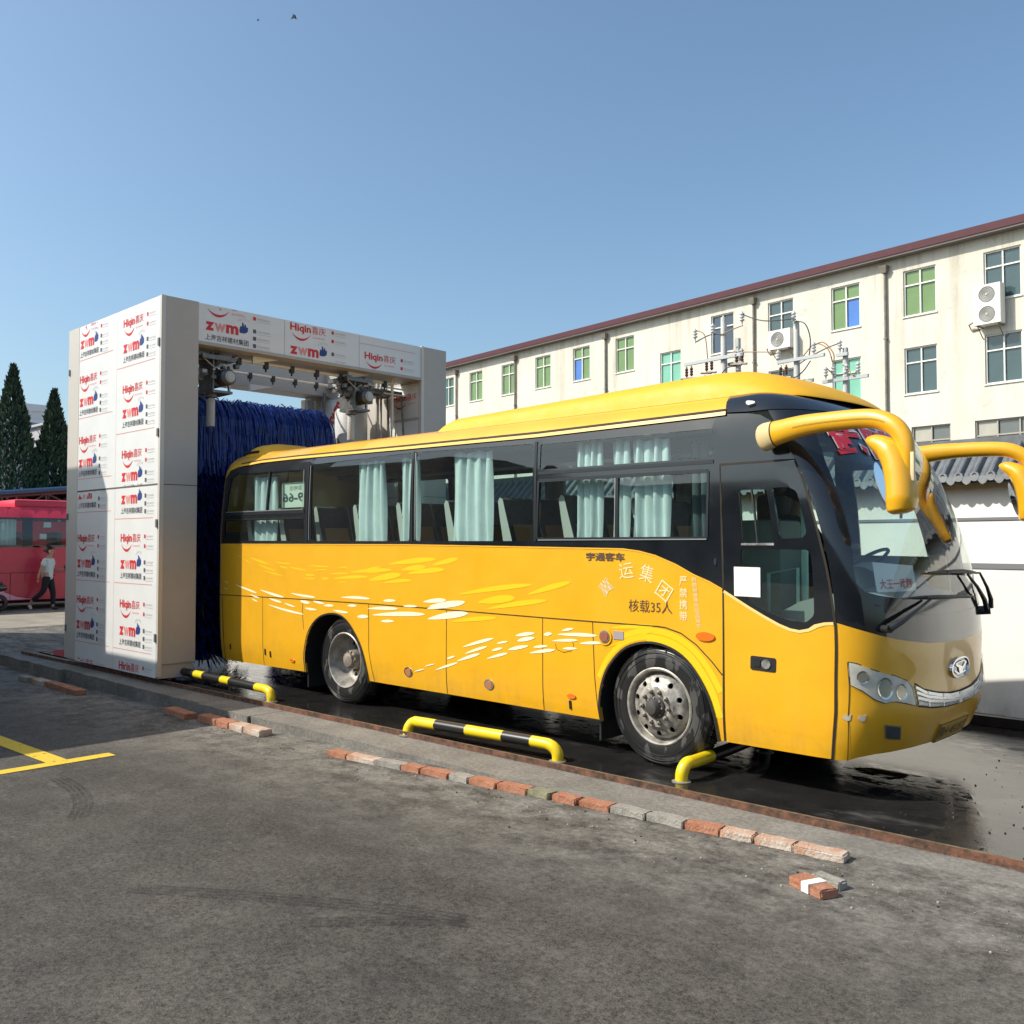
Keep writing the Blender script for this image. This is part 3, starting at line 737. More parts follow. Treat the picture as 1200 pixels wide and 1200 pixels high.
# ---- wheels
def tyre(mb, y0, y1, R=.495, r=.315, org=(0, 0, 0)):
    w = y1 - y0
    prof = [(r, 0), (r + .012, -.004), (r + .05, -.012), (r + .10, -.010), (R - .045, .004), (R - .018, .016), (R - .004, .032), (R, .05)]
    prof = prof + [(a, w - b) for a, b in prof[::-1]]
    mb.lathe(prof, (org[0], y0, org[2]), (0, 1, 0), n=64)
    for rr in (.46, .44, .40):
        mb.lathe([(rr - .003, -.0105), (rr, -.015), (rr + .003, -.0105)] if rr < .42 else [(rr - .003, -.006), (rr, -.009), (rr + .003, -.004)], (org[0], y0, org[2]), (0, 1, 0), n=64)
def tread(mb, y0, y1, cx, cz, R=.495):
    for k in range(56):
        a = 2 * pi * k / 56
        for j in range(4):
            ya = y0 + .045 + (y1 - y0 - .09) * j / 4; yb = ya + (y1 - y0 - .09) / 4 * .85
            M = Matrix.Translation((cx, 0, cz)) @ Matrix.Rotation(a + j * .03, 4, 'Y')
            mb.box(-.02, .02, ya, yb, R - .004, R + .008, M=M)
def wet_rubber():
    if 'wet_tyre' in MATS: return MATS['wet_tyre']
    m = mat('wet_tyre', (.022,.022,.022), rough=.45)
    nt = m.node_tree; p = nt.nodes['Principled BSDF']
    tc = nt.nodes.new('ShaderNodeTexCoord'); n = nt.nodes.new('ShaderNodeTexNoise'); n.inputs['Scale'].default_value = 5; n.inputs['Detail'].default_value = 4
    mp = nt.nodes.new('ShaderNodeMapping'); mp.inputs['Scale'].default_value = (1.6, 1, .8); nt.links.new(tc.outputs['Object'], mp.inputs[0])
    nt.links.new(mp.outputs[0], n.inputs['Vector'])
    cr = nt.nodes.new('ShaderNodeValToRGB'); cr.color_ramp.elements[0].position = .555; cr.color_ramp.elements[1].position = .57
    cr.color_ramp.elements[0].color = (.018,.018,.018,1); cr.color_ramp.elements[1].color = (.055,.053,.05,1)
    nt.links.new(n.outputs[0], cr.inputs[0]); nt.links.new(cr.outputs[0], p.inputs['Base Color'])
    r = nt.nodes.new('ShaderNodeMapRange'); r.inputs[1].default_value = .55; r.inputs[2].default_value = .58; r.inputs[3].default_value = .3; r.inputs[4].default_value = .75
    nt.links.new(n.outputs[0], r.inputs[0]); nt.links.new(r.outputs[0], p.inputs['Roughness'])
    return m
M_TYRE = wet_rubber()
M_RIM = mat('grimy_rim', (.46,.43,.38), rough=.5, metal=.35, noise=.55, nscale=9, rvar=.12)
M_HUB = mat('rusty_hub', (.36,.31,.25), rough=.6, metal=.3, noise=.55, nscale=30)
def holed_disc(mb, cx, cz, prof_y, r0, r1, holes, org_y, sgn=1, mi=0):
    """rim disc with real hand holes; prof_y(r) gives depth"""
    outer = [(r1 * cos(t), r1 * sin(t)) for t in np.linspace(0, 2 * pi, 48, endpoint=False)]
    inner = [(r0 * cos(t), r0 * sin(t)) for t in np.linspace(0, 2 * pi, 30, endpoint=False)]
    V, F, L = tri2d(outer, [inner] + holes, .025)
    mb.add([(cx + a, org_y + sgn * prof_y(math.hypot(a, b)), cz + b) for a, b in V], F, mi)
    for h in L[2:]:
        n = len(h); A = [(cx + a, org_y + sgn * prof_y(math.hypot(a, b)), cz + b) for a, b in h]; B = [(p[0], p[1] + sgn * .02, p[2]) for p in A]
        mb.add(A + B, [(i, (i + 1) % n, n + (i + 1) % n, n + i) for i in range(n)], mi)
def front_wheel(far_):
    y0 = .02; cx, cz = 0, .495
    w = root_part('front_wheel')
    flip = (lambda y: BW - y) if far_ else (lambda y: y)
    mb = MB(); tyre(mb, y0, y0 + .24, org=(cx, 0, cz)); tread(mb, y0, y0 + .24, cx, cz)
    if far_: mb.v = [(a, BW - b, c) for a, b, c in mb.v]; mb.f = [f[::-1] for f in mb.f]
    wo = mb.build('wheel', [M_TYRE], bus, smooth=30)
    mb = MB()
    mb.lathe([(.318,0),(.322,-.006),(.312,-.012),(.300,-.008),(.292,.012),(.285,.05),(.270,.062)], (cx, y0, cz), (0,1,0), n=64)
    pf = lambda r: float(np.interp(r, [.09,.155,.17,.185,.225,.255,.272], [-.045,-.047,-.045,-.02,-.012,.01,.062]))
    holes = [ell(.218 * cos(t), .218 * sin(t), .024, .024, 12) for t in np.linspace(.35, .35 + 2 * pi, 10, endpoint=False)]
    holed_disc(mb, cx, cz, pf, .085, .272, holes, y0)
    mb.lathe([(.27,.11),(.05,.11)], (cx, y0, cz), (0,1,0), n=24, mi=1)
    if far_: mb.v = [(a, BW - b, c) for a, b, c in mb.v]; mb.f = [f[::-1] for f in mb.f]
    mb.build('rim', [M_RIM, M_DARK], wo, smooth=40)
    mb = MB()
    mb.lathe([(.093,-.035),(.092,-.06),(.085,-.068),(.07,-.07),(.062,-.105),(.05,-.122),(.02,-.128),(.001,-.128)], (cx, y0, cz), (0,1,0), n=28, mi=0)
    for k in range(10):
        t = 2 * pi * k / 10
        mb.lathe([(.019,-.04),(.018,-.07),(.012,-.074),(.011,-.088),(.001,-.09)], (cx + .13 * cos(t), y0, cz + .13 * sin(t)), (0,1,0), n=6, mi=1)
    for k in range(8):
        t = 2 * pi * k / 8; mb.lathe([(.009,-.065),(.008,-.078),(.001,-.08)], (cx + .077 * cos(t), y0, cz + .077 * sin(t)), (0,1,0), n=6, mi=1)
    if far_: mb.v = [(a, BW - b, c) for a, b, c in mb.v]; mb.f = [f[::-1] for f in mb.f]
    mb.build('hub', [mat('greasy_hub', (.09,.085,.08), rough=.5, metal=.4), M_HUB], wo, smooth=35)
def rear_wheel(far_):
    y0 = .025; cx, cz = -4.36, .495
    mb = MB(); tyre(mb, y0, y0 + .235, org=(cx, 0, cz)); tyre(mb, y0 + .30, y0 + .535, org=(cx, 0, cz)); tread(mb, y0, y0 + .235, cx, cz)
    if far_: mb.v = [(a, BW - b, c) for a, b, c in mb.v]; mb.f = [f[::-1] for f in mb.f]
    wo = mb.build('wheel', [M_TYRE], bus, smooth=30)
    mb = MB()
    mb.lathe([(.318,0),(.322,-.006),(.312,-.014),(.302,-.010),(.294,.012),(.283,.04),(.272,.075),(.262,.15),(.24,.175)], (cx, y0, cz), (0,1,0), n=64)
    pf = lambda r: float(np.interp(r, [.09,.17,.20,.24], [.19,.19,.195,.172]))
    holes = [ell(.192 * cos(t), .192 * sin(t), .026, .026, 12) for t in np.linspace(.5, .5 + 2 * pi, 8, endpoint=False)]
    holed_disc(mb, cx, cz, pf, .085, .245, holes, y0)
    mb.lathe([(.24,.24),(.05,.24)], (cx, y0, cz), (0,1,0), n=24, mi=1)
    if far_: mb.v = [(a, BW - b, c) for a, b, c in mb.v]; mb.f = [f[::-1] for f in mb.f]
    mb.build('rim', [M_RIM, M_DARK], wo, smooth=40)
    mb = MB()
    mb.lathe([(.115,.19),(.112,.10),(.105,.07),(.085,.062),(.08,.03),(.05,.02),(.001,.018)], (cx, y0, cz), (0,1,0), n=26, mi=0)
    for k in range(10):
        t = 2 * pi * k / 10; mb.lathe([(.018,.19),(.017,.155),(.011,.15),(.001,.14)], (cx + .145 * cos(t), y0, cz + .145 * sin(t)), (0,1,0), n=6, mi=1)
        mb.lathe([(.010,.07),(.009,.05),(.001,.048)], (cx + .095 * cos(t), y0, cz + .095 * sin(t)), (0,1,0), n=6, mi=1)
    if far_: mb.v = [(a, BW - b, c) for a, b, c in mb.v]; mb.f = [f[::-1] for f in mb.f]
    mb.build('hub', [M_HUB, M_HUB], wo, smooth=35)
def root_part(n): return None
for fl in (False, True): front_wheel(fl); rear_wheel(fl)

# ---- roof fairing, roof vent
def fairing(name, x0, x1, y0, y1, h, df, dr, ds, zb, nose=.5, taper=1.0):
    nx, ny = 64, 34; vs = []
    for i in range(nx + 1):
        for j in range(ny + 1):
            s = i / nx; a = j / ny
            s = .5 - .5 * cos(pi * s); a = .5 - .5 * cos(pi * a)
            k = abs(2 * a - 1)
            xe = x1 - nose * (1 - max(0, 1 - k ** 2.6) ** (1 / 2.6))
            xs = x0 + .18 * (1 - max(0, 1 - k ** 2.6) ** (1 / 2.6))
            x = xs + (xe - xs) * s; y = y0 + (y1 - y0) * a
            tf = min(1, (xe - x) / df); tr = min(1, (x - xs) / dr); ts = min(1, min(y - y0, y1 - y) / ds)
            t = (sin(max(0, tf) * pi / 2) ** .75) * (sin(max(0, tr) * pi / 2) ** .6) * (.52 * min(1, ts * 8) + .48 * sin(max(0, ts) * pi / 2) if min(1, ts * 8) > 0 else 0)
            vs.append((x, y, zb(x, y) + h * t * (taper + (1 - taper) * min(1, (x - x0) / (x1 - x0) / .75))))
    fs = [(i * (ny + 1) + j, (i + 1) * (ny + 1) + j, (i + 1) * (ny + 1) + j + 1, i * (ny + 1) + j + 1) for i in range(nx) for j in range(ny)]
    mb = MB(); mb.add(vs, fs); return mb
def roof_z(x, y):
    b = 3.05
    if x > .5: b -= .055 * min(1, (x - .5) / .7) ** 2
    if y < .42: b -= .02 * (.42 - y) / .15
    if y > BW - .42: b -= .02 * (y - BW + .42) / .15
    return b
mb = fairing('roof_fairing', -3.2, 1.25, .265, BW - .265, .255, .85, .28, .34, roof_z, nose=.55, taper=.62)
rf = mb.build('roof_fairing', [M_YELR], bus, smooth=50)
mb = MB()
def RT(x, y): return Vector((x, y, 0))
ed = [(x, .262, roof_z(x, .262) + .004) for x in np.linspace(-3.05, .72, 30)]
for i in range(len(ed) - 1):
    a, b = ed[i], ed[i + 1]; mb.add([(a[0], a[1] - .012, a[2] - .02), (b[0], b[1] - .012, b[2] - .02), (b[0], b[1] - .005, b[2] + .008), (a[0], a[1] - .005, a[2] + .008)], [(0, 1, 2, 3)])
mb.build('fairing_seal', [M_GAP], rf)

mb = fairing('roof_vent', -7.08, -6.28, .22, 1.1, .145, .30, .25, .22, lambda x, y: 3.02 + .03 * min(1, max(0, y - .2) / .3), nose=.3)
rv = mb.build('roof_vent', [M_YELR], bus, smooth=50)
mb = MB(); mb.rbox(-7.0, -6.62, .222, .30, 3.06, 3.095, .012); mb.build('vent_slot', [M_DARK], rv)
mb = MB(); mb.rbox(-4.3, -3.6, .75, 1.7, 3.06, 3.13, .03); mb.build('roof_hatch', [mat('roof_hatch_beige', (.62,.52,.36), rough=.5)], bus, smooth=40)

# ---- mirrors (near, then mirrored to the far side)
def spl(pts, n=8):
    out = []
    P_ = [Vector(p) for p in pts]
    for i in range(len(P_) - 1):
        p0 = P_[max(0, i - 1)]; p1 = P_[i]; p2 = P_[i + 1]; p3 = P_[min(len(P_) - 1, i + 2)]
        for k in range(n):
            t = k / n
            out.append(.5 * ((2 * p1) + (-p0 + p2) * t + (2 * p0 - 5 * p1 + 4 * p2 - p3) * t * t + (-p0 + 3 * p1 - 3 * p2 + p3) * t ** 3))
    out.append(P_[-1]); return out
def tube_ell(mb, pts, rads, side, mi=0, n=18):
    """tube with elliptical section: rads = (across, along side)"""
    base = len(mb.v); m = len(pts); side = Vector(side).normalized()
    for i, p in enumerate(pts):
        a = pts[max(0, i - 1)]; b = pts[min(m - 1, i + 1)]; t = (b - a).normalized()
        u = (side - t * side.dot(t)).normalized(); w = t.cross(u)
        for k in range(n):
            g = 2 * pi * k / n
            mb.v.append(tuple(p + u * rads[i][1] * cos(g) + w * rads[i][0] * sin(g)))
    for i in range(m - 1):
        for k in range(n):
            a = base + i * n + k; b = base + i * n + (k + 1) % n
            mb.f.append((a, b, b + n, a + n)); mb.m.append(mi)
    mb.f.append(tuple(base + k for k in range(n))[::-1]); mb.m.append(mi)
    mb.f.append(tuple(base + (m - 1) * n + k for k in range(n))); mb.m.append(mi)
def lerp_r(keys, n):
    ts = [k[0] for k in keys]; return [(float(np.interp(i / (n - 1), ts, [k[1] for k in keys])), float(np.interp(i / (n - 1), ts, [k[2] for k in keys]))) for i in range(n)]
def mirror(far_):
    def fx(mb):
        if far_: mb.v = [(a, BW - b, c) for a, b, c in mb.v]; mb.f = [f[::-1] for f in mb.f]
    mb = MB()
    AK = [(0,.012,.01),(.012,.058,.034),(.028,.085,.05),(.06,.102,.058),(.12,.105,.06),(.22,.088,.058),(.35,.070,.055),(.6,.064,.055),(.75,.058,.052),(.9,.046,.05),(1,.03,.035)]
    arm = spl([(.985,-.03,2.635),(1.03,-.055,2.645),(1.15,-.09,2.665),(1.40,-.14,2.695),(1.70,-.18,2.70),(1.92,-.21,2.685),(2.05,-.23,2.63),(2.12,-.24,2.545),(2.145,-.245,2.44),(2.145,-.245,2.32),(2.13,-.245,2.20)], 6)
    tube_ell(mb, arm, lerp_r(AK, len(arm)), (0, 1, 0))
    fx(mb); a_ = mb.build('mirror_arm', [M_YEL], bus, smooth=45)
    mb = MB()
    ar2 = lerp_r(AK, len(arm)); tube_ell(mb, arm[1:12], [(p + .002, q + .003) for p, q in ar2[1:12]], (0, 1, 0))
    fx(mb); mb.build('arm_end_cap', [mat('cream_cap', (.62,.48,.24), rough=.4)], a_, smooth=40)
    mb = MB()
    for k_ in (11,): tube_ell(mb, [arm[k_] - (arm[k_ + 1] - arm[k_]) * .12, arm[k_] + (arm[k_ + 1] - arm[k_]) * .12], [(ar2[k_][0] + .004, ar2[k_][1] + .005)] * 2, (0, 1, 0))
    fx(mb); mb.build('arm_joint', [M_GAP], a_, smooth=30)
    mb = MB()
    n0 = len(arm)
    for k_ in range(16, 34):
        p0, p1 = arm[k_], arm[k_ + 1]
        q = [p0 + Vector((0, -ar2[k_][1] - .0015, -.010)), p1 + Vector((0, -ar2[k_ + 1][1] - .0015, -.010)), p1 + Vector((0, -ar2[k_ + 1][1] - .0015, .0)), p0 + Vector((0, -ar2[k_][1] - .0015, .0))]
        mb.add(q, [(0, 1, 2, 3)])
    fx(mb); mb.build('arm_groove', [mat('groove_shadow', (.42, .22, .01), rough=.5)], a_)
    mb = MB()
    hs = spl([(1.865,-.215,2.545),(1.93,-.22,2.525),(2.015,-.225,2.47),(2.07,-.23,2.38),(2.098,-.235,2.27),(2.108,-.24,2.16),(2.105,-.24,2.08),(2.11,-.24,2.04)], 7)
    tube_ell(mb, hs, lerp_r([(0,.012,.015),(.12,.05,.06),(.3,.085,.09),(.5,.095,.105),(.75,.10,.115),(.9,.09,.10),(.97,.055,.065),(1,.015,.02)], len(hs)), (0, 1, 0))
    fx(mb); h_ = mb.build('mirror_housing', [M_YEL], bus, smooth=45)
    mb = MB()
    gp = ell(0, 0, .085, .15, 20)
    mb.add([(1.972 + .04 * (b / .15) * -.9 + 0.0, -.235 + a, 2.24 + b) for a, b in gp], [tuple(range(20))[::-1]])
    fx(mb); mb.build('mirror_glass', [mat('mirror_glass', (.8,.82,.84), rough=.02, metal=1)], h_)
    mb = MB(); mb.rbox(2.178, 2.205, -.285, -.255, 2.25, 2.44, .010); fx(mb); mb.build('marker_strip', [mat('cream_strip', (.72,.60,.36), rough=.4)], h_, smooth=30)
mirror(False); mirror(True)

# ---- wipers
def wiper(pts_arm, blade, pivot):
    mb = MB()
    sp = lambda q, o: surf(PB, q[0], q[1], o)[0]
    A = [sp(q, o) for q, o in pts_arm]
    mb.tube(A, [.022, .02, .014, .010, .008][:len(A)], 8)
    pv = sp(pivot, .0); n = surf(PB, pivot[0], pivot[1], 0)[1]
    mb.tube([pv, pv + n * .075], .028, 12)
    w = mb.build('wiper', [M_PLK], bus, smooth=40)
    mb = MB()
    B = [sp((blade[0][0] + (blade[1][0] - blade[0][0]) * t, blade[0][1] + (blade[1][1] - blade[0][1]) * t + .012 * sin(pi * t)), .022) for t in np.linspace(0, 1, 9)]
    mb.tube(B, [.006, .010, .014, .016, .018, .016, .014, .010, .006], 6)
    mb.tube([b + Vector((.025, 0, .0)) for b in B[2:7]], .008, 6)
    mb.build('blade', [M_PLK], w, smooth=40)
wiper([((1.765,1.238),.075),((1.84,1.285),.085),((1.99,1.36),.06),((2.13,1.424),.035)], ((1.96,1.448),(2.50,1.405)), (1.765,1.238))
wiper([((2.80,1.29),.085),((2.775,1.36),.09),((2.74,1.46),.075),((2.66,1.585),.05),((2.45,1.60),.035)], ((2.18,1.622),(2.66,1.585)), (2.80,1.28))
wiper([((2.70,1.27),.05),((2.62,1.37),.05),((2.52,1.48),.045),((2.44,1.585),.035)], ((2.25,1.618),(2.52,1.59)), (2.70,1.27))

# ---- interior
mb = MB()
mb.box(-7.3, 1.2, .10, 2.35, 1.10, 1.14, 0)
mb.box(-7.2, .5, .12, .50, 2.80, 2.86, 1); mb.box(-7.2, .5, 1.95, 2.33, 2.80, 2.86, 1)
mb.box(-7.2, .9, .30, 2.15, 2.98, 3.0, 2)
mb.box(-7.3, -7.26, .1, 2.35, 1.1, 2.0, 1)
mb.build('cabin', [mat('cabin_floor', (.10,.10,.10), rough=.8), mat('luggage_rack', (.10,.11,.11), rough=.6), mat('cabin_ceiling', (.35,.36,.35), rough=.8)], bus)
M_SEAT = mat('seat_fabric', (.11,.095,.085), rough=.9, noise=.3, nscale=20)
M_SEATE = mat('seat_edge', (.55,.50,.45), rough=.8)
M_SBACK = mat('seat_back_brown', (.50,.25,.10), rough=.7)
def seat_bm(mb, x, y):
    # cushion
    mb.rbox(x, x + .46, y, y + .45, 1.50, 1.62, .03, 0)
    sec = [(-.02,1.58),(-.06,1.80),(-.13,2.02),(-.18,2.18),(-.21,2.28),(-.25,2.30),(-.275,2.26),(-.25,2.10),(-.20,1.85),(-.15,1.56)]
    a = [(x + p, y, q) for p, q in sec]; b = [(x + p, y + .45, q) for p, q in sec]; n = len(sec)
    mb.add(a + b, [(i, (i + 1) % n, n + (i + 1) % n, n + i) for i in range(n)], 0)
    mb.add(a, [tuple(range(n))[::-1]], 1); mb.add(b, [tuple(range(n))], 1)
    for k in (.05, .36): mb.box(x + .0, x + .05, y + k, y + k + .04, 1.14, 1.52, 2)
    mb.box(x + .3, x + .35, y + .05, y + .09, 1.14, 1.52, 2)
proto = None
for r in range(8):
    for y in (.17, .64, 1.38, 1.84):
        x = -6.55 + r * .80
        if proto is None:
            mb = MB(); seat_bm(mb, x, y); proto = mb.build('seat', [M_SEAT, M_SEATE, M_PLK], bus, smooth=35)
            mb = MB(); mb.rbox(x - .255, x - .235, y + .06, y + .39, 1.72, 2.0, .008); mb.add([(x - .05, y + .05, 1.80), (x - .05, y + .40, 1.80), (x - .115, y + .40, 2.03), (x - .115, y + .05, 2.03)], [(0, 1, 2, 3)]); pc = mb.build('seat_back_pocket', [M_SBACK], proto)
            px0, py0 = x, y; pl = proto.location.copy()
        else:
            d = Vector((x - px0, y - py0, 0)); c = copy_part(proto, bus, pl + d); q = pc.copy(); COL.objects.link(q); q.parent = c
M_CURT = mat('curtain_teal', (.80,.83,.82), rough=.9, noise=.10, nscale=6)
M_CURD = mat('curtain_dark', (.10,.12,.13), rough=.9, noise=.2, nscale=6)
def curtain(x0, x1, z0, z1, y=.16, waves=5, m=None, flare=0.0):
    mb = MB(); n = waves * 8; rows = 7; vs = []
    for j in range(rows + 1):
        t = j / rows
        for i in range(n + 1):
            s = i / n; ph = 2 * pi * waves * s
            vs.append((x0 + (x1 - x0) * s + flare * (1 - t) * (s - .5) + .012 * sin(3 * t + ph), y + (.022 + .01 * sin(2.1 * ph / waves + x0)) * sin(ph + .6 * sin(3 * t)) , z0 + (z1 - z0) * t + (.012 * sin(ph * .5) if j == rows else 0)))
    fs = [(j * (n + 1) + i, j * (n + 1) + i + 1, (j + 1) * (n + 1) + i + 1, (j + 1) * (n + 1) + i) for j in range(rows) for i in range(n)]
    k = len(vs); mb.add(vs + [(a, b + .004, c) for a, b, c in vs], fs + [tuple(k + q for q in f[::-1]) for f in fs])
    return mb.build('curtain', [m or M_CURT], bus, smooth=60)
curtain(-6.62, -6.05, 1.84, 2.72, waves=4)
curtain(-4.30, -3.83, 1.84, 2.78, waves=4, flare=.12); curtain(-3.52, -3.22, 1.84, 2.78, waves=3, flare=.04)
curtain(-2.66, -2.10, 1.84, 2.78, waves=4, flare=.03); curtain(-1.0, -.70, 1.84, 2.76, waves=4)
curtain(-.58, -.40, 1.84, 2.76, waves=2); curtain(-.36, .02, 1.84, 2.74, waves=4)
curtain(.13, .30, 1.84, 2.70, waves=2, m=M_CURD, y=.3)
for x in (-6.2, -5.0, -3.3, -1.35): curtain(x, x + .35, 1.9, 2.75, y=2.28, waves=4)
# dashboard, wheel, driver seat, rail
mb = MB()
pr = [(1.15,1.10),(1.70,1.10),(1.78,1.42),(1.55,1.47),(1.30,1.40),(1.12,1.30)]
ys = np.linspace(.28, 2.2, 14)
def nar(y): return .20 * (abs(y - 1.225) / 1.0) ** 2.5
vs = [(a - nar(y), y, b) for y in ys for a, b in pr]; n = len(pr)
mb.add(vs, [(j * n + i, j * n + (i + 1) % n, (j + 1) * n + (i + 1) % n, (j + 1) * n + i) for j in range(len(ys) - 1) for i in range(n)])
mb.add(vs[:n], [tuple(range(n))[::-1]]); mb.add(vs[-n:], [tuple(range(n))])
hood = [(1.05,1.65),(1.15,1.64),(1.38,1.54),(1.42,1.44),(1.1,1.44)]
vs = [(a, y, b + .03 * (1 - ((y - 1.80) / .4) ** 2)) for y in np.linspace(1.4, 2.2, 9) for a, b in hood]; n = len(hood)
mb.add(vs, [(j * n + i, j * n + (i + 1) % n, (j + 1) * n + (i + 1) % n, (j + 1) * n + i) for j in range(8) for i in range(n)])
mb.build('dashboard', [mat('dash_grey', (.30,.31,.30), rough=.6)], bus, smooth=40)
mb = MB()
c = Vector((.98, 1.80, 1.66)); ax = Vector((.55, 0, -.83)).normalized(); uu = Vector((0, 1, 0)); ww = ax.cross(uu)
ring = [c + uu * .24 * cos(t) + ww * .24 * sin(t) for t in np.linspace(0, 2 * pi, 33)]
mb.tube(ring, .016, 8); mb.tube([c + uu * .23, c - uu * .23], .014, 6); mb.tube([c, c + ax * .3], .03, 8); mb.tube([c - ww * .23, c], .014, 6)
mb.build('steering_wheel', [M_PLK], bus, smooth=40)
mb = MB(); mb.rbox(.18, .62, 1.55, 2.05, 1.45, 1.58, .03); mb.rbox(.05, .20, 1.55, 2.05, 1.55, 2.30, .04); mb.rbox(.08, .18, 1.65, 1.95, 2.30, 2.5, .03); mb.build('driver_seat', [M_SEAT], bus, smooth=35)
mb = MB(); mb.tube([(1.06,.5,.7),(1.06,.5,2.5)], .028, 10); mb.tube([(.8,.4,1.1),(.8,.4,1.6),(1.05,.4,1.65),(1.05,.4,1.1)], .014, 8); mb.build('handrail', [mat('pale_green_rail', (.55,.80,.68), rough=.35)], bus, smooth=40)
mb = MB(); mb.rbox(.12, .62, .95, 1.35, 1.14, 2.05, .05); mb.build('engine_cover', [mat('cover_grey', (.32,.36,.33), rough=.6)], bus, smooth=40)
mb = MB(); mb.tube([(1.62,1.3,2.35),(1.53,1.30,2.28),(1.50,1.32,2.05)], .012, 6); mb.rbox(1.44, 1.47, 1.12, 1.5, 2.15, 2.3, .01); mb.build('inner_mirror', [M_PLK], bus)
mb = MB()
RP = lambda a, b: Vector((-5.78 + a, .19, b))
mb.box(-5.98, -5.42, .192, .196, 2.30, 2.62, 0)
FM = lambda a, b: Vector((a, .188, b))
text_on(mb, FM, '9-66', -5.95, 2.37, .46, .12, 1, bold=.02, mirror=True)
text_on(mb, FM, '督电话', -5.80, 2.52, .28, .06, 2, bold=.0, mirror=True)
mb.build('window_notice', [mat('paper_cream', (.78,.80,.66), rough=.8), M_GTXT, M_LTXT], bus)
# destination card resting on the dashboard
sg = root('destination_card', 'white card with red characters leaning behind the coach windscreen', 'sign', (1.56, .62, 1.49))
o = Vector((1.40, .52, 1.475)); e1 = Vector((.42, .72, 0)).normalized(); e2 = Vector((-.30, .12, .95)).normalized(); en = e1.cross(e2).normalized()
o = surf(PB, 1.80, 1.50, -.06)[0]; o2 = surf(PB, 2.13, 1.47, -.06)[0]; e1 = (o2 - o).normalized(); e1.z = 0; e2 = Vector((-.16, .03, 1)).normalized(); en = e1.cross(e2).normalized()
wd = (o2 - o).length
mb = MB()
q = [o, o + e1 * wd, o + e1 * wd + e2 * .19, o + e2 * .22]
mb.add(q + [p - en * .006 for p in q], [(0,1,2,3),(7,6,5,4),(0,4,5,1),(1,5,6,2),(2,6,7,3),(3,7,4,0)])
mb.build('card', [M_WHT], sg)
mb = MB(); text_on(mb, lambda a, b: o + e1 * a + e2 * b + en * .003, '大王一武陟', wd * .08, .02, wd * .84, .075, 0, bold=.02)
mb.build('card_lettering', [M_RED], sg)

# =================================================================== GROUND
def zg(x, y):
    """the yard drops a little towards the left end of the wash slab"""
    t = min(1, max(0, (1.5 - x) / 10.5)); d = hrange(t)
    if x < -13: d *= 1 - hrange(min(1, (-13 - x) / 4))
    return -.012 - .17 * d
def ground_material(name):
    m = bpy.data.materials.new(name); m.use_nodes = True; nt = m.node_tree; N = nt.nodes; L = nt.links
    p = N['Principled BSDF']; tc = N.new('ShaderNodeTexCoord')
    def noise(sc, det=6, rough=.6, st=None):
        n = N.new('ShaderNodeTexNoise'); n.inputs['Scale'].default_value = sc; n.inputs['Detail'].default_value = det; n.inputs['Roughness'].default_value = rough
        if st:
            mp = N.new('ShaderNodeMapping'); mp.inputs['Scale'].default_value = st; L.new(tc.outputs['Object'], mp.inputs[0]); L.new(mp.outputs[0], n.inputs['Vector'])
        else: L.new(tc.outputs['Object'], n.inputs['Vector'])
        return n.outputs[0]
    def ramp(x, a, b, ca, cb):
        r = N.new('ShaderNodeValToRGB'); r.color_ramp.elements[0].position = a; r.color_ramp.elements[1].position = b
        r.color_ramp.elements[0].color = (*ca, 1); r.color_ramp.elements[1].color = (*cb, 1); L.new(x, r.inputs[0]); return r.outputs[0]
    def mixc(f, a, b, mode='MIX'):
        x = N.new('ShaderNodeMix'); x.data_type = 'RGBA'; x.blend_type = mode
        if isinstance(f, float): x.inputs[0].default_value = f
        else: L.new(f, x.inputs[0])
        L.new(a, x.inputs[6]); L.new(b, x.inputs[7]); return x.outputs[2]
    def math_(op, a, b):
        x = N.new('ShaderNodeMath'); x.operation = op
        for i, v in enumerate((a, b)):
            if isinstance(v, (int, float)): x.inputs[i].default_value = v
            else: L.new(v, x.inputs[i])
        return x.outputs[0]
    def mrange(x, a, b, c, d):
        r = N.new('ShaderNodeMapRange'); L.new(x, r.inputs[0])
        for i, v in enumerate((a, b, c, d)): r.inputs[1 + i].default_value = v
        return r.outputs[0]
    return m, N, L, p, tc, noise, ramp, mixc, math_, mrange

m, N, L, p, tc, noise, ramp, mixc, math_, mrange = ground_material('asphalt')
base = ramp(noise(.55, 5, .6, (1, 1.5, 1)), .32, .68, (.052, .048, .0435), (.077, .071, .063))
mid = ramp(noise(2.6, 8, .7), .3, .72, (.72, .72, .72), (1.22, 1.21, 1.18))
c = mixc(1.0, base, mid, 'MULTIPLY')
grain = ramp(math_('ADD', math_('MULTIPLY', noise(110, 3, .7), .5), math_('MULTIPLY', noise(38, 4, .75), .5)), .38, .62, (.14, .14, .14), (2.1, 2.07, 2.0))
c = mixc(.85, c, mixc(1.0, c, grain, 'MULTIPLY'))
vor = N.new('ShaderNodeTexVoronoi'); vor.inputs['Scale'].default_value = 95; L.new(tc.outputs['Object'], vor.inputs['Vector'])
sp_ = ramp(vor.outputs['Distance'], .0, .25, (.26, .25, .23), (.07, .068, .065))
spm = ramp(noise(42, 3, .6), .58, .68, (0, 0, 0), (1, 1, 1))
c = mixc(math_('MULTIPLY', spm, .30), c, sp_)
wisp = mrange(noise(3.4, 12, .82, (1, 1.5, 1)), .52, .72, 0, .55)
c = mixc(wisp, c, ramp(noise(60, 4, .7), .3, .7, (.09, .085, .076), (.235, .22, .195)))
sep = N.new('ShaderNodeSeparateXYZ'); L.new(tc.outputs['Object'], sep.inputs[0])
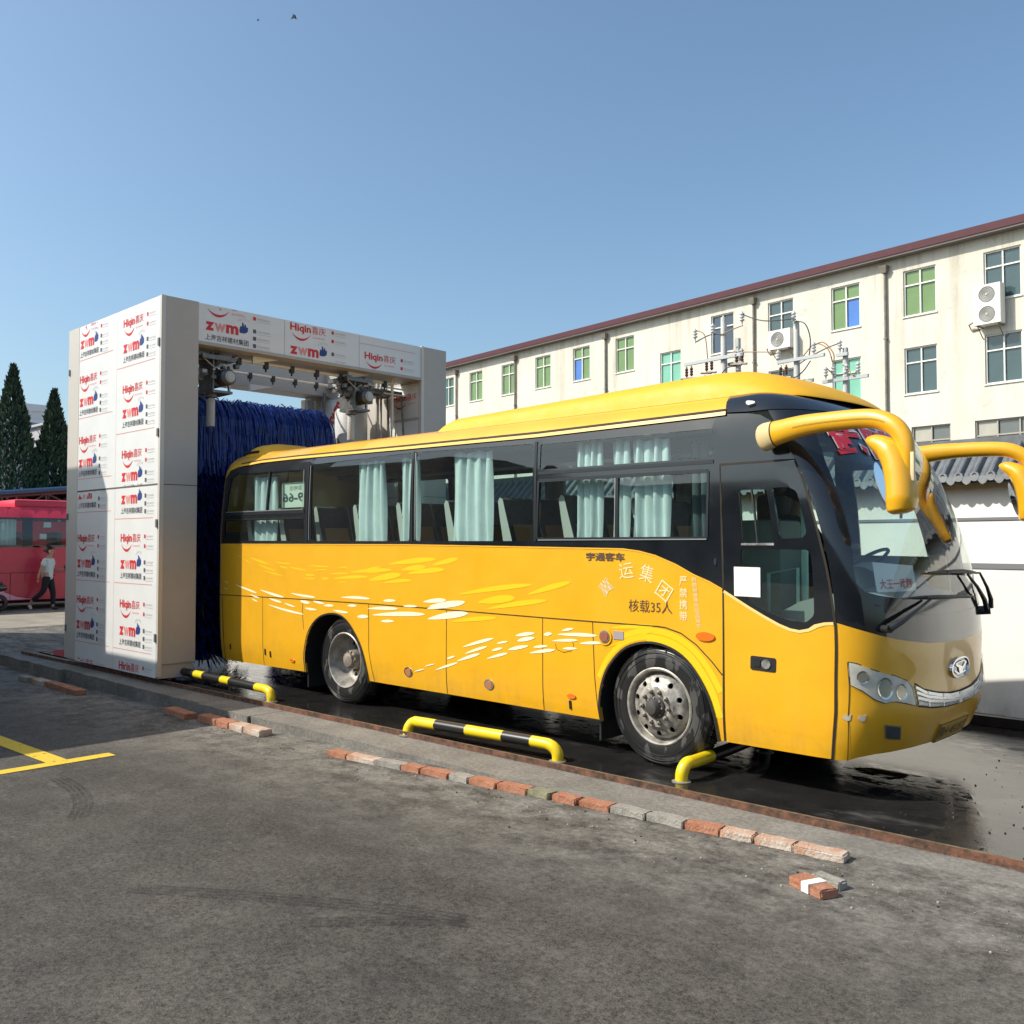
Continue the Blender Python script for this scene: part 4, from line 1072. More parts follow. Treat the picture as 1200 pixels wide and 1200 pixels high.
edge = mrange(sep.outputs[1], -2.9, -1.5, 0, 1)
sand = mrange(noise(3.0, 10, .78, (1, 1.3, 1)), .40, .60, 0, 1)
sand2 = mrange(noise(1.3, 10, .78, (1, 1.3, 1)), .60, .72, 0, .4)
sm = math_('MAXIMUM', math_('MULTIPLY', edge, sand), sand2)
c = mixc(math_('MULTIPLY', sm, .8), c, ramp(noise(30, 5, .7), .3, .7, (.13, .122, .106), (.36, .335, .295)))
stn = N.new('ShaderNodeTexVoronoi'); stn.inputs['Scale'].default_value = .9; stn.inputs['Randomness'].default_value = 1; nd = N.new('ShaderNodeVectorMath'); nd.operation = 'MULTIPLY_ADD'; nz = N.new('ShaderNodeTexNoise'); nz.inputs['Scale'].default_value = 5; L.new(tc.outputs['Object'], nz.inputs['Vector']); L.new(nz.outputs['Color'], nd.inputs[0]); nd.inputs[1].default_value = (.25, .25, 0); L.new(tc.outputs['Object'], nd.inputs[2]); L.new(nd.outputs[0], stn.inputs['Vector'])
c = mixc(mrange(stn.outputs['Distance'], .05, .13, .35, 0), c, ramp(noise(20), .3, .7, (.022, .021, .02), (.035, .033, .031)))
L.new(c, p.inputs['Base Color'])
L.new(mrange(noise(4, 4), .3, .7, .75, .95), p.inputs['Roughness']); p.inputs['Specular IOR Level'].default_value = .3
bp = N.new('ShaderNodeBump'); bp.inputs['Strength'].default_value = .55; bp.inputs['Distance'].default_value = .012
L.new(math_('ADD', noise(170, 3, .7), math_('MULTIPLY', noise(30, 4), .8)), bp.inputs['Height']); L.new(bp.outputs[0], p.inputs['Normal'])
M_ASPH = m

gx = [-900, -300, -120, -60, -36, -26] + list(np.arange(-20, 3.1, .5)) + [4, 6, 9, 14, 24, 50, 120, 300, 900]
gy = [-900, -300, -120, -50, -20, -12, -8] + list(np.arange(-6, 5.1, .5)) + [7, 10, 16, 30, 60, 120, 300, 900]
mb = MB(); nx, ny = len(gx), len(gy)
mb.add([(x, y, zg(x, y)) for x in gx for y in gy], [(i * ny + j, (i + 1) * ny + j, (i + 1) * ny + j + 1, i * ny + j + 1) for i in range(nx - 1) for j in range(ny - 1)])
setp(mb.build('ground', [M_ASPH], smooth=60), kind='structure')

# pale concrete apron in front of the red coach
mb = MB()
ax_ = [-60, -40, -30, -24, -20, -18.2, -17.4]; ay_ = [-30, -12, -4, 0, 4, 9, 20]
mb.add([(x, y, zg(x, y) + .006) for x in ax_ for y in ay_], [(i * 7 + j, (i + 1) * 7 + j, (i + 1) * 7 + j + 1, i * 7 + j + 1) for i in range(6) for j in range(6)])
setp(mb.build('concrete_apron', [mat('apron_concrete', (.28, .25, .20), rough=.9, noise=.35, nscale=1.2, bump=.2)]), kind='structure')

# wet wash slab
m, N, L, p, tc, noise, ramp, mixc, math_, mrange = ground_material('wet_slab')
dry = mrange(noise(1.1, 9, .72, (.7, 1.6, 1)), .58, .70, 0, .40)
damp = mrange(noise(2.4, 10, .78, (.7, 1.3, 1)), .47, .53, 0, 1)          # 0: standing water, 1: damp concrete
c = mixc(dry, ramp(noise(3, 7, .7), .3, .7, (.010, .010, .011), (.026, .025, .024)), ramp(noise(4, 7, .7), .3, .7, (.08, .077, .072), (.20, .195, .185)))
L.new(c, p.inputs['Base Color'])
L.new(math_('ADD', math_('MULTIPLY', damp, .11), math_('ADD', math_('MULTIPLY', dry, .35), .018)), p.inputs['Roughness']); p.inputs['IOR'].default_value = 1.42
bp = N.new('ShaderNodeBump'); bp.inputs['Strength'].default_value = .05; bp.inputs['Distance'].default_value = .01
L.new(math_('MULTIPLY', math_('ADD', noise(14, 6, .65), math_('MULTIPLY', noise(90, 3), .6)), math_('ADD', damp, .08)), bp.inputs['Height']); L.new(bp.outputs[0], p.inputs['Normal'])
M_WET = m
mb = MB(); mb.box(-12.3, 14, -.545, 4.05, -.4, 0); setp(mb.build('wash_bay', [M_WET]), kind='structure')
m, N, L, p, tc, noise, ramp, mixc, math_, mrange = ground_material('kerb_concrete')
c = mixc(1.0, ramp(noise(1.6, 7, .7), .3, .7, (.13, .122, .11), (.25, .237, .212)), ramp(noise(30, 5, .7), .3, .7, (.6, .6, .6), (1.25, 1.24, 1.2)), 'MULTIPLY')
L.new(c, p.inputs['Base Color']); p.inputs['Roughness'].default_value = .9
bp = N.new('ShaderNodeBump'); bp.inputs['Strength'].default_value = .5; bp.inputs['Distance'].default_value = .02
L.new(noise(25, 6, .65), bp.inputs['Height']); L.new(bp.outputs[0], p.inputs['Normal'])
M_KERB = m
mb = MB()
random.seed(3)
x = -12.4
while x < 14:
    w = random.uniform(1.0, 2.4) if x < -5 else 19
    e = -1.13 + random.uniform(-.03, .05) - .010 * x * (x < 0) * 0
    n_ = max(2, int(w / .25)); xs = [x + (min(x + w, 14) - .012 - x) * k / n_ for k in range(n_ + 1)]
    top = []; bot = []
    for xx in xs:
        j = random.uniform(-.025, .025) + (.03 if xx > 0 else 0)
        top += [(xx, e + j + (.30 * min(1, max(0, (xx - .5) / 3))), -.006), (xx, -.60, -.006)]
    vs = top + [(a, b, -.4) for a, b, c_ in top]; k2 = len(top)
    mb.add(vs, [(2*i, 2*i+2, 2*i+3, 2*i+1) for i in range(n_)] + [(2*i, k2+2*i, k2+2*i+2, 2*i+2) for i in range(n_)] + [(0, 1, k2+1, k2), (k2-2, 2*k2-2, 2*k2-1, k2-1)])
    x += w
setp(mb.build('kerb_strip', [M_KERB]), kind='structure')
mb = MB()
def ry(x): return -.590 + .0200 * x
M_RAIL = mat('rusty_rail', (.21, .095, .055), rough=.75, metal=.2, noise=.6, nscale=12, bump=.3, col2=(.045, .032, .026))
for (a, b) in ((-12.2, -3), (-3, 4), (4, 13.9)):
    A = Matrix.Identity(4)
    for dy0, dy1, z1 in ((-.022, .0, .045), (.0, .040, -.003)):
        vs = [(a, ry(a) + dy0, -.1), (b, ry(b) + dy0, -.1), (b, ry(b) + dy1, -.1), (a, ry(a) + dy1, -.1), (a, ry(a) + dy0, z1), (b, ry(b) + dy0, z1), (b, ry(b) + dy1, z1), (a, ry(a) + dy1, z1)]
        mb.add(vs, [(0,1,5,4),(1,2,6,5),(2,3,7,6),(3,0,4,7),(4,5,6,7)])
mb.m = [1 if k % 5 == 4 else 0 for k in range(len(mb.m))]
setp(mb.build('track_rail', [M_RAIL, mat('rail_top', (.22, .16, .095), rough=.6, metal=.2, noise=.5, nscale=9)]), 'long rusty steel rail set between the concrete kerb and the wet slab', 'rail')
mb = MB(); mb.box(-12.2, 13.9, 3.72, 3.80, .004, .10); mb.box(-12.2, 13.9, 3.80, 3.98, .004, .035)
setp(mb.build('track_rail', [mat('dark_steel', (.035,.034,.034), rough=.4, metal=.4, noise=.4, nscale=10)]), 'dark steel rail on the slab in front of the white wall', 'rail')

# ---- painted bay lines
def sheet(name, quads, m, dz, **kw):
    mb = MB()
    for q in quads:
        (x0, y0), (x1, y1), (x2, y2), (x3, y3) = q; n = 10
        vs = []
        for k in range(n + 1):
            t = k / n
            for (a, b), (c_, d) in (((x0, y0), (x1, y1)), ((x3, y3), (x2, y2))):
                x = a + (c_ - a) * t; y = b + (d - b) * t; vs.append((x, y, zg(x, y) + dz))
        mb.add(vs, [(2*i, 2*i+2, 2*i+3, 2*i+1) for i in range(n)])
    return setp(mb.build(name, [m]), **kw)
def worn(name, col, lo, hi, sc=6, stretch=(1,1,1), edge=None):
    m, N, L, p, tc, noise, ramp, mixc, math_, mrange = ground_material(name)
    p.inputs['Base Color'].default_value = (*col, 1); p.inputs['Roughness'].default_value = .85
    L.new(mrange(noise(sc, 8, .72, stretch), lo, hi, 0, 1), p.inputs['Alpha']); return m
M_LINE = worn('worn_yellow_paint', (.62, .43, .03), .30, .42, 14)
YL = [[(-4.27,-9),(-4.27,-2.72),(-4.10,-2.72),(-4.10,-9)], [(-9.0,-3.27),(-4.272,-3.27),(-4.272,-3.09),(-9.0,-3.09)]]
sheet('bay_line', YL, M_LINE, .005, kind='structure')
M_SKID = worn('tyre_mark', (.030, .028, .027), .34, .95, 9, (1, 1, 1))
def skid(pts, w):
    P_ = spl([(a, b, 0) for a, b in pts], 6); qs = []
    for off in (-.33, -.11, .11, .33):
        for i in range(len(P_) - 1):
            a, b = P_[i], P_[i + 1]; t = (b - a).normalized(); n = Vector((-t.y, t.x, 0))
            A = a + n * (off - .085) * w; B = b + n * (off - .085) * w; C_ = b + n * (off + .085) * w; D_ = a + n * (off + .085) * w
            qs.append([A[:2], B[:2], C_[:2], D_[:2]])
    return qs
sk = skid([(-.55,-4.14),(.05,-3.75),(.55,-3.46),(.95,-3.27),(1.15,-3.2)], .17) + skid([(-3.6,-3.42),(-3.1,-3.47),(-2.6,-3.6),(-2.2,-3.8)], .17) + skid([(.55,-3.75),(.85,-3.45),(1.1,-3.22)], .15)
sheet('tyre_marks', sk, M_SKID, .003, kind='structure')

# ---- bricks
M_BO = mat('orange_brick', (.40, .19, .115), rough=.9, col2=(.30, .115, .06), nscale=12, bump=.6, bscale=60)
M_BG = mat('grey_brick', (.33, .31, .27), rough=.9, noise=.35, nscale=12, bump=.6, bscale=60)
M_BP = mat('mortar_pale_brick', (.52, .45, .38), rough=.9, nscale=7, bump=.6, bscale=60, col2=(.42, .22, .13))
M_BD = mat('olive_brick', (.26, .25, .16), rough=.9, noise=.4, nscale=12, bump=.6, bscale=60)
def brick(x0, y0, x1, y1, m, label, group, h=.052, w=.115, zb=None, tilt=0):
    L_ = math.hypot(x1 - x0, y1 - y0) - .008; a = atan2(y1 - y0, x1 - x0); cx, cy = (x0 + x1) / 2, (y0 + y1) / 2
    z = zg(cx, cy) - .004 if zb is None else zb
    bm = bmesh.new(); bmesh.ops.create_cube(bm, size=1)
    for v in bm.verts: v.co = Vector((v.co.x * L_, v.co.y * w, (v.co.z + .5) * h))
    bmesh.ops.bevel(bm, geom=list(bm.edges), offset=.007, segments=2, affect='EDGES')
    bmesh.ops.subdivide_edges(bm, edges=[e for e in bm.edges if e.calc_length() > .04], cuts=3, use_grid_fill=True)
    for v in bm.verts: v.co += Vector((random.uniform(-1, 1), random.uniform(-1, 1), random.uniform(-1, .6))) * .0032
    mb = MB(); mb.bm(bm)
    M = Matrix.Translation((cx, cy, z)) @ Matrix.Rotation(a + random.uniform(-.05, .05), 4, 'Z') @ Matrix.Rotation(tilt + random.uniform(-.02, .02), 4, 'X')
    mb.v = [tuple(M @ Vector(v)) for v in mb.v]
    o = mb.build('brick', [m], smooth=50, loc=(cx, cy, z)); return setp(o, label, 'brick', group)
ROW = [(-2.56,-1.43,-2.29,-1.41,'o'),(-2.29,-1.41,-1.93,-1.39,'p'),(-1.93,-1.39,-1.6,-1.36,'g'),(-1.6,-1.36,-1.38,-1.35,'o'),(-1.37,-1.35,-1.06,-1.325,'o'),(-1.06,-1.32,-.84,-1.31,'g'),(-.84,-1.31,-.56,-1.29,'o'),(-.55,-1.29,-.26,-1.26,'o'),(-.26,-1.26,-.05,-1.25,'d'),(-.03,-1.25,.19,-1.23,'o'),(.21,-1.23,.47,-1.21,'o'),(.47,-1.21,.76,-1.19,'g'),(.76,-1.19,1.05,-1.17,'g'),(1.05,-1.17,1.30,-1.15,'o'),(1.30,-1.15,1.52,-1.13,'p'),(1.53,-1.13,1.78,-1.11,'p'),(1.78,-1.11,2.09,-1.09,'p')]
ORD = ['first','second','third','fourth','fifth','sixth','seventh','eighth','ninth','tenth','eleventh','twelfth','thirteenth','fourteenth','fifteenth','sixteenth','last']
CN = {'o':('orange', M_BO), 'g':('grey', M_BG), 'p':('mortar-smeared pale', M_BP), 'd':('olive stained', M_BD)}
random.seed(11)
for i, (a, b, c_, d, k) in enumerate(ROW):
    brick(a, b, c_, d, CN[k][1], f'{CN[k][0]} brick, {ORD[i]} from the left in the row along the kerb beside the coach', 'bricks in the long row along the kerb')
for i, (a, b, c_, d, k) in enumerate([(-6.0,-1.27,-5.4,-1.29,'o'),(-5.22,-1.25,-4.78,-1.27,'o'),(-4.76,-1.28,-4.48,-1.29,'o'),(-4.46,-1.29,-4.18,-1.30,'p'),(-4.16,-1.30,-3.82,-1.31,'p')]):
    brick(a, b - .02, c_, d - .02, CN[k][1], ('dark orange brick lying in the shade, leftmost of the short row near the gantry foot', 'bright orange brick, longest of the short row near the yellow pipe end', 'small orange brick second of the sunlit ones by the yellow pipe end', 'pale brick second from the right end of the short row by the pipe', 'pale orange brick at the right end of the short row by the pipe')[i], 'bricks in the short row by the gantry', h=.075, w=.15, tilt=0)
for i, (a, b, c_, d, k) in enumerate([(-10.3,-1.46,-9.95,-1.45,'g'),(-9.9,-1.42,-9.45,-1.42,'p'),(-9.42,-1.40,-8.95,-1.40,'o'),(-8.93,-1.40,-8.62,-1.41,'o'),(-8.6,-1.41,-8.25,-1.42,'o')]):
    brick(a, b, c_, d, CN[k][1], f'{CN[k][0]} brick in shade beside the slab left of the gantry, {ORD[i]} from the left', 'bricks in shade beside the slab left of the gantry', h=.075, w=.14)
lb = brick(2.03, -1.60, 2.27, -1.70, M_BO, 'loose orange brick with a white smear lying alone on the asphalt', 'brick', h=.055, w=.12)
del lb['group']
mb = MB(); M = Matrix.Translation((2.16, -1.66, zg(2.16, -1.66))) @ Matrix.Rotation(-.40, 4, 'Z'); mb.box(-.03, .025, -.063, .063, .004, .0555, M=M); mb.build('mortar_smear', [M_WHT], lb)
o = brick(2.08, -1.49, 2.27, -1.53, M_BG, 'grey white broken brick piece behind the loose orange brick', 'brick', h=.05, w=.08); del o['group']

# ---- wheel guide pipes
M_PY = mat('pipe_yellow', (.80, .58, .01), rough=.35, coat=.3); M_PB = mat('pipe_black', (.015, .015, .016), rough=.35)
def guide(pts, bands, r, label):
    P_ = spl(pts, 10); L_ = [0]
    for i in range(1, len(P_)): L_.append(L_[-1] + (P_[i] - P_[i - 1]).length)
    rt = root('guide_pipe', label, 'guide rail', tuple(pts[len(pts) // 2][:2]) + (0,), 'yellow and black wheel guide pipes')
    for nm, m, k in (('yellow_band', M_PY, 0), ('black_band', M_PB, 1)):
        i = 0
        while i < len(P_) - 1:
            f = L_[i] / L_[-1]; b = sum(1 for q in bands if f >= q) % 2
            if b != k: i += 1; continue
            j = i
            while j < len(P_) - 1 and sum(1 for q in bands if L_[j] / L_[-1] >= q) % 2 == b: j += 1
            mb = MB(); mb.tube(P_[i:j + 1], r, 16); mb.build(nm, [m], rt, smooth=40); i = j
    mb = MB()
    for e in (pts[0], pts[-1]): mb.lathe([(r * 1.5, 0), (r * 1.5, .006), (r * 1.02, .012)], (e[0], e[1], 0), (0, 0, 1), n=18)
    mb.build('foot_ring', [mat('wet_mortar', (.2,.2,.19), rough=.4)], rt)
guide([(-2.47,-.62,-.02),(-2.47,-.60,.07),(-2.43,-.57,.125),(-2.30,-.56,.135),(-1.6,-.50,.135),(-.95,-.445,.135),(-.80,-.43,.125),(-.735,-.42,.07),(-.73,-.42,-.02)], [.22,.42,.62,.80], .05, 'yellow and black striped guide pipe standing between the two near wheels')
guide([(-9.4,-.46,-.02),(-9.4,-.46,.10),(-9.3,-.46,.135),(-7.6,-.46,.135),(-5.5,-.50,.135),(-5.15,-.505,.125),(-5.07,-.51,.07),(-5.06,-.51,-.02)], [.10,.2,.40,.56,.62,.68,.76,.89], .05, 'striped guide pipe running under the gantry with its yellow elbow behind the coach')
guide([(.40,-.26,-.02),(.40,-.25,.07),(.41,-.20,.13),(.42,-.09,.135),(.40,.35,.135),(.36,1.0,.135),(.36,1.1,.06),(.36,1.12,-.02)], [.30], .05, 'yellow pipe elbow rising from the wet slab just ahead of the front wheel')

# ---- grit and puddle debris
mb = MB(); random.seed(5)
for _ in range(170):
    x, y = random.uniform(1.9, 3.6), random.uniform(-.4, 2.6); s = random.choice([.002, .003, .004, .006, .008])
    bm = bmesh.new(); bmesh.ops.create_icosphere(bm, subdivisions=1, radius=s)
    mb.bm(bm, M=Matrix.Translation((x, y, s * .4)) @ Matrix.Scale(random.uniform(.5, 1), 4, (0, 0, 1)))
for _ in range(420):
    x, y = random.uniform(-6, 3.5), random.gauss(-1.48, .20); s = random.choice([.002, .003, .004, .005, .008])
    if y > -1.2: continue
    bm = bmesh.new(); bmesh.ops.create_icosphere(bm, subdivisions=1, radius=s)
    mb.bm(bm, random.choice([1, 1, 0]), M=Matrix.Translation((x, y, zg(x, y) + s * .4)) @ Matrix.Scale(random.uniform(.5, 1), 4, (0, 0, 1)))
setp(mb.build('grit', [mat('dark_grit', (.03,.03,.03), rough=.8), mat('pale_grit', (.34,.31,.27), rough=.9)]), 'scattered grit and mortar crumbs on slab and asphalt', 'grit', kind='stuff')

# =================================================================== WASH GANTRY
gan = root('wash_gantry', 'tall bus wash gantry wrapped in white film printed with red logos', 'bus wash', (-8.8, 1.7, 0))
M_ALU = mat('gantry_alu', (.50, .465, .42), rough=.42, metal=.0, noise=.06, nscale=2)
M_ALUL = mat('gantry_light_alu', (.62, .58, .52), rough=.4, metal=.2)
M_FILM = mat('white_film', (.76, .77, .76), rough=.28, coat=.25, noise=.05, nscale=2)
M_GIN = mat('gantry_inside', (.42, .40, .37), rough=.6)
M_SEAM = mat('seam_dark', (.10,.09,.08), rough=.8)
GX0, GX1 = -10.37, -7.26
def column(y0, y1, nm):
    mb = MB()
    mb.box(GX0, GX1, y0, y1, .26, 2.615); mb.box(GX0, GX1, y0, y1, 2.625, 5.125)
    mb.box(GX0 + .01, GX1 - .01, y0 + .01, y1 - .01, 2.6, 2.64, 1)
    mb.box(GX0 + .03, GX1 - .03, y0 + .02, y1 - .02, .07, .262, 0)
    return mb.build(nm, [M_ALU, M_SEAM], gan)
cl = column(-.84, -.32, 'column'); cr_ = column(3.65, 4.20, 'column')
def logos(mb, fn, x, hiq, zwm, lines, clip, w=.5, icx=.93):
    """printed film pattern: mats 0 red 1 pink 2 navy 3 dark text 4 pale text"""
    def T(s, a, b, ww, h, mi, bold=0): text_on(mb, fn, s, a, b, ww, h, mi, bold=bold, clip=clip)
    def R(a0, a1, b0, b1, mi):
        if a0 < clip[0] or a1 > clip[1] or b0 < clip[2] or b1 > clip[3]: return
        mb.add([fn(a0, b0), fn(a1, b0), fn(a1, b1), fn(a0, b1)], [(0, 1, 2, 3)], mi)
    for z in hiq:
        T('Hiqin', x, z - .03, .36, .145, 0, .03); T('喜庆', x + .375, z, .25, .115, 0, 0)
        n = 14; vs = []
        for k in range(n + 1):
            t = k / n; q = x + .03 + .32 * t; d = .10 * sin(pi * t) ** .8; th = .030 * sin(pi * t) + .006
            vs += [(q, z - .035 - d), (q, z - .035 - d + th)]
        fs = [(2*i, 2*i+2, 2*i+3, 2*i+1) for i in range(n)]
        fs = [f for f in fs if all(clip[2] <= vs[i][1] <= clip[3] and clip[0] <= vs[i][0] <= clip[1] for i in f)]
        mb.add([fn(a, b) for a, b in vs], fs, 0)
        T('喜庆装饰材料', x + .39, z - .065, .22, .026, 1)
        for k in range(2):
            R(x + icx - .20, x + icx - .155, z + .05 - .13 * k, z + .10 - .13 * k, 0); T('喜庆装饰板材', x + icx - .13, z + .062 - .13 * k, .20, .026, 4); R(x + icx - .14, x + icx + .08, z + .035 - .13 * k, z + .039 - .13 * k, 4)
    for z in zwm:
        T('z', x, z, .13, .12, 0, .05); T('w', x + .135, z, .17, .12, 1, .03); T('m', x + .31, z, .19, .125, 0, .045)
        hb = [(.52,.0),(.60,.0),(.645,.03),(.65,.085),(.635,.10),(.62,.085),(.618,.12),(.60,.135),(.59,.09),(.575,.15),(.557,.155),(.553,.09),(.53,.10),(.522,.075),(.515,.04)]
        q = [(x + a, z + .04 + b) for a, b in hb]
        if all(clip[0] <= a <= clip[1] and clip[2] <= b <= clip[3] for a, b in q): mb.add([fn(a, b) for a, b in q], [tuple(range(len(q)))], 2)
        for k in range(5):
            t = 1.0 + k * .35; R(x + .585 + .12 * cos(t) - .004, x + .585 + .12 * cos(t) + .004, z + .13 + .09 * sin(t), z + .165 + .09 * sin(t), 4)
        T('上海吉祥建材集团', x, z - .135, .66, .085, 3, .012)
        for k in range(3):
            R(x + icx - .20, x + icx - .15, z + .07 - .105 * k, z + .125 - .105 * k, 3); T('绿色环保建材', x + icx - .13, z + .085 - .105 * k, .20, .026, 4); R(x + icx - .14, x + icx + .08, z + .06 - .105 * k, z + .064 - .105 * k, 4)
    for z in lines: R(clip[0], clip[1] - .12, z, z + .008, 1)
PRN = [M_RED, M_PINK, M_NAVY, M_GTXT, M_LTXT]
def film_panel(rect_, fnf, parent, prints):
    """white film with its printed pattern as a sub-part"""
    a0, a1, b0, b1 = rect_
    mb = MB(); f = [fnf(a, b, .004) for a, b in ((a0, b0), (a1, b0), (a1, b1), (a0, b1))]; g = [fnf(a, b, -.002) for a, b in ((a0, b0), (a1, b0), (a1, b1), (a0, b1))]
    mb.add(f + g, [(0,1,2,3),(0,4,5,1),(1,5,6,2),(2,6,7,3),(3,7,4,0)])
    o = mb.build('film_panel', [M_FILM], parent)
    mb = MB(); logos(mb, lambda a, b: fnf(a, b, .007), *prints, clip=(a0 + .005, a1 - .003, b0 + .003, b1 - .003))
    if mb.f: mb.build('logo_print', PRN, o)
def fside(a, b, o): return Vector((a, -.84 - o, b))
film_panel((-8.625,-7.31,2.63,5.12), fside, gan, (-8.42,[4.86,3.93,3.02],[4.50,3.585,2.70],[4.30,3.375]))
film_panel((-8.625,-7.31,.08,2.61), fside, gan, (-8.42,[1.86,.95,.10],[2.385,1.49,.575],[2.18,1.29,.38]))
film_panel((-9.97,-8.635,2.63,5.12), fside, gan, (-9.93,[5.08,4.25,3.33],[4.78,3.90,2.98],[4.60,3.72,2.80]))
film_panel((-9.97,-8.635,.08,2.61), fside, gan, (-9.93,[1.86,.95,.03],[2.50,1.48,.57,-.2],[2.30,1.29,.38]))
for bx_ in ((GX1 - .05, GX1 + .004, -.846, -.79, .10, 5.127), (GX0 - .004, GX0 + .40, -.848, -.835, .10, 5.127), (GX1 - .06, GX1 + .006, 3.645, 3.70, .1, 5.13)):
    mb = MB(); mb.box(*bx_); mb.build('corner_trim', [M_ALUL], gan)
mb = MB(); mb.box(GX0 + .01, GX1 - .01, -.845, -.838, 2.608, 2.632); mb.build('panel_joint', [M_SEAM], gan)
mb = MB(); mb.box(-8.636, -8.624, -.8445, -.838, .1, 5.12); mb.build('panel_joint', [M_ALUL], gan)
M_HNG = mat('hinge_grey', (.22,.21,.20), rough=.45, metal=.5)
for bx_ in [(-7.335, -7.29, -.865, -.845, z, z + .11) for z in (4.45, 3.25, 2.05, .55)] + [(-10.34, -10.30, -.865, -.848, z, z + .10) for z in (4.42, 2.2, .5)]:
    mb = MB(); mb.rbox(*bx_, .008); mb.build('hinge', [M_HNG], gan)
# beams
mb = MB(); mb.box(-7.80, -7.275, -.32, 3.65, 4.60, 5.12); mb.box(-7.82, -7.262, -.32, 3.65, 4.555, 4.60, 1)
bf = mb.build('front_beam', [M_ALU, M_GIN], gan)
def fbeam(a, b, o): return Vector((-7.275 + o, a, b))
film_panel((-.315,1.02,4.60,5.118), fbeam, gan, (-.22,[5.10],[4.765],[]))
film_panel((1.03,2.37,4.60,5.118), fbeam, gan, (1.12,[4.985],[4.635],[]))
film_panel((2.38,3.645,4.60,5.118), fbeam, gan, (2.48,[4.752],[],[4.985]))
mb = MB(); mb.box(-10.36, -9.85, -.32, 3.65, 4.56, 5.12); mb.box(-10.36, -7.8, -.32, -.20, 4.7, 5.12); mb.box(-10.36, -7.8, 3.53, 3.65, 4.7, 5.12)
mb.build('rear_beam', [M_GIN], gan)
# wing brackets under the beams
M_BRK = mat('white_bracket', (.72,.72,.70), rough=.45)
for y, x in ((.62, -7.45), (2.30, -7.45), (1.85, -9.6), (.2, -9.6)):
    mb = MB()
    mb.add([(x, y, 4.55), (x, y + .42, 4.55), (x, y, 4.44), (x - .06, y, 4.55), (x - .06, y + .42, 4.55), (x - .06, y, 4.44)], [(0,2,1),(3,4,5),(0,3,5,2),(2,5,4,1),(0,1,4,3)])
    mb.build('bracket', [M_BRK], gan)
# spray bars
M_PIPE = mat('cream_pipe', (.66,.60,.48), rough=.4)
for (x, z, ya, yb, dn) in ((-7.50, 4.47, -.30, 3.25, True), (-9.45, 4.68, -.30, 3.3, False)):
    mb = MB(); mb.tube([(x, ya, z), (x, yb, z)], .024, 10)
    if dn: mb.tube([(x, 3.22, 4.62), (x, 3.22, 3.72)], .026, 10); mb.tube([(x, 3.05, 4.40), (x, 3.6, 4.40)], .014, 8); mb.tube([(x, 3.05, 4.30), (x, 3.5, 4.30)], .012, 8)
    else: mb.tube([(x + .3, ya, z + .14), (x + .3, yb, z + .14)], .018, 8)
    sb = mb.build('spray_bar', [M_PIPE], gan, smooth=40)
    k = 0
    for y in np.arange(.42, 3.1, .44):
        mb = MB(); mb.rbox(x - .03, x + .03, y - .035, y + .035, z - .075, z + .03, .01); mb.lathe([(.018,0),(.012,.05),(.001,.05)], (x, y, z - .07), (0, 0, -1), n=8)
        mb.build('nozzle', [M_PLK], sb, smooth=40)
# carriages
M_MACH = mat('machine_grey', (.20,.20,.195), rough=.45, metal=.6, noise=.4, nscale=14); M_MACL = mat('machine_light', (.46,.45,.42), rough=.45, metal=.3)
def carriage(y, x):
    random.seed(int(y * 10) + 3)
    mb = MB()
    mb.box(x - .25, x + .25, y - .20, y + .30, 4.40, 4.46, 0); mb.box(x - .2, x + .2, y - .02, y + .0, 3.98, 4.40, 0); mb.box(x + .1, x + .14, y + .26, y + .285, 3.95, 4.22, 1)
    mb.box(x - .20, x + .20, y - .02, y + .285, 3.95, 3.985, 0); mb.box(x - .16, x + .10, y + .02, y + .20, 4.06, 4.26, 0)
    mb.lathe([(.001,-.03),(.11,-.03),(.115,0),(.115,.24),(.09,.27),(.001,.27)], (x + .05, y + .17, 4.17), (1, 0, 0), n=22)
    mb.lathe([(.075,.0),(.075,.02),(.05,.02),(.05,.03),(.001,.03)], (x + .32, y + .17, 4.17), (1, 0, 0), n=18, mi=1)
    for k in range(44):
        a, b, c_ = x + random.uniform(-.2, .25), y + random.uniform(-.22, .34), random.uniform(4.12, 4.50); s = random.uniform(.012, .05)
        if k % 2: mb.lathe([(.001,0),(s,0),(s,.06),(s*.7,.07),(.001,.07)], (a, b, c_), (random.choice([0,1]), random.choice([0,1]), .3), n=14, mi=k % 3 == 0)
        else: mb.rbox(a - s, a + s, b - s, b + s, c_ - s * .7, c_ + s * .7, .006, mi=k % 3 == 0)
    mb.tube([(x, y - .15, 4.40), (x + .05, y + .05, 4.33), (x + .15, y + .3, 4.42)], .012, 6); mb.tube([(x + .2, y - .2, 4.44), (x + .22, y, 4.28), (x + .2, y + .1, 4.36)], .010, 6, 1)
    mb.tube([(x, y + .06, 4.0), (x, y + .06, 3.88)], .03, 8); mb.lathe([(.001,0),(.085,0),(.085,.05),(.03,.06)], (x, y + .06, 3.90), (0,0,1), n=14)
    o = mb.build('brush_carriage', [M_MACH, M_MACL], gan, smooth=35)
    mb = MB(); mb.lathe([(.001,0),(.055,0),(.058,.01),(.058,.37),(.045,.40),(.001,.41)], (x, y + .06, 3.49), (0,0,1), n=24); mb.build('counterweight', [mat('weight_grey', (.50,.48,.45), rough=.45)], o, smooth=40)
carriage(.0, -7.62); carriage(2.42, -7.62)
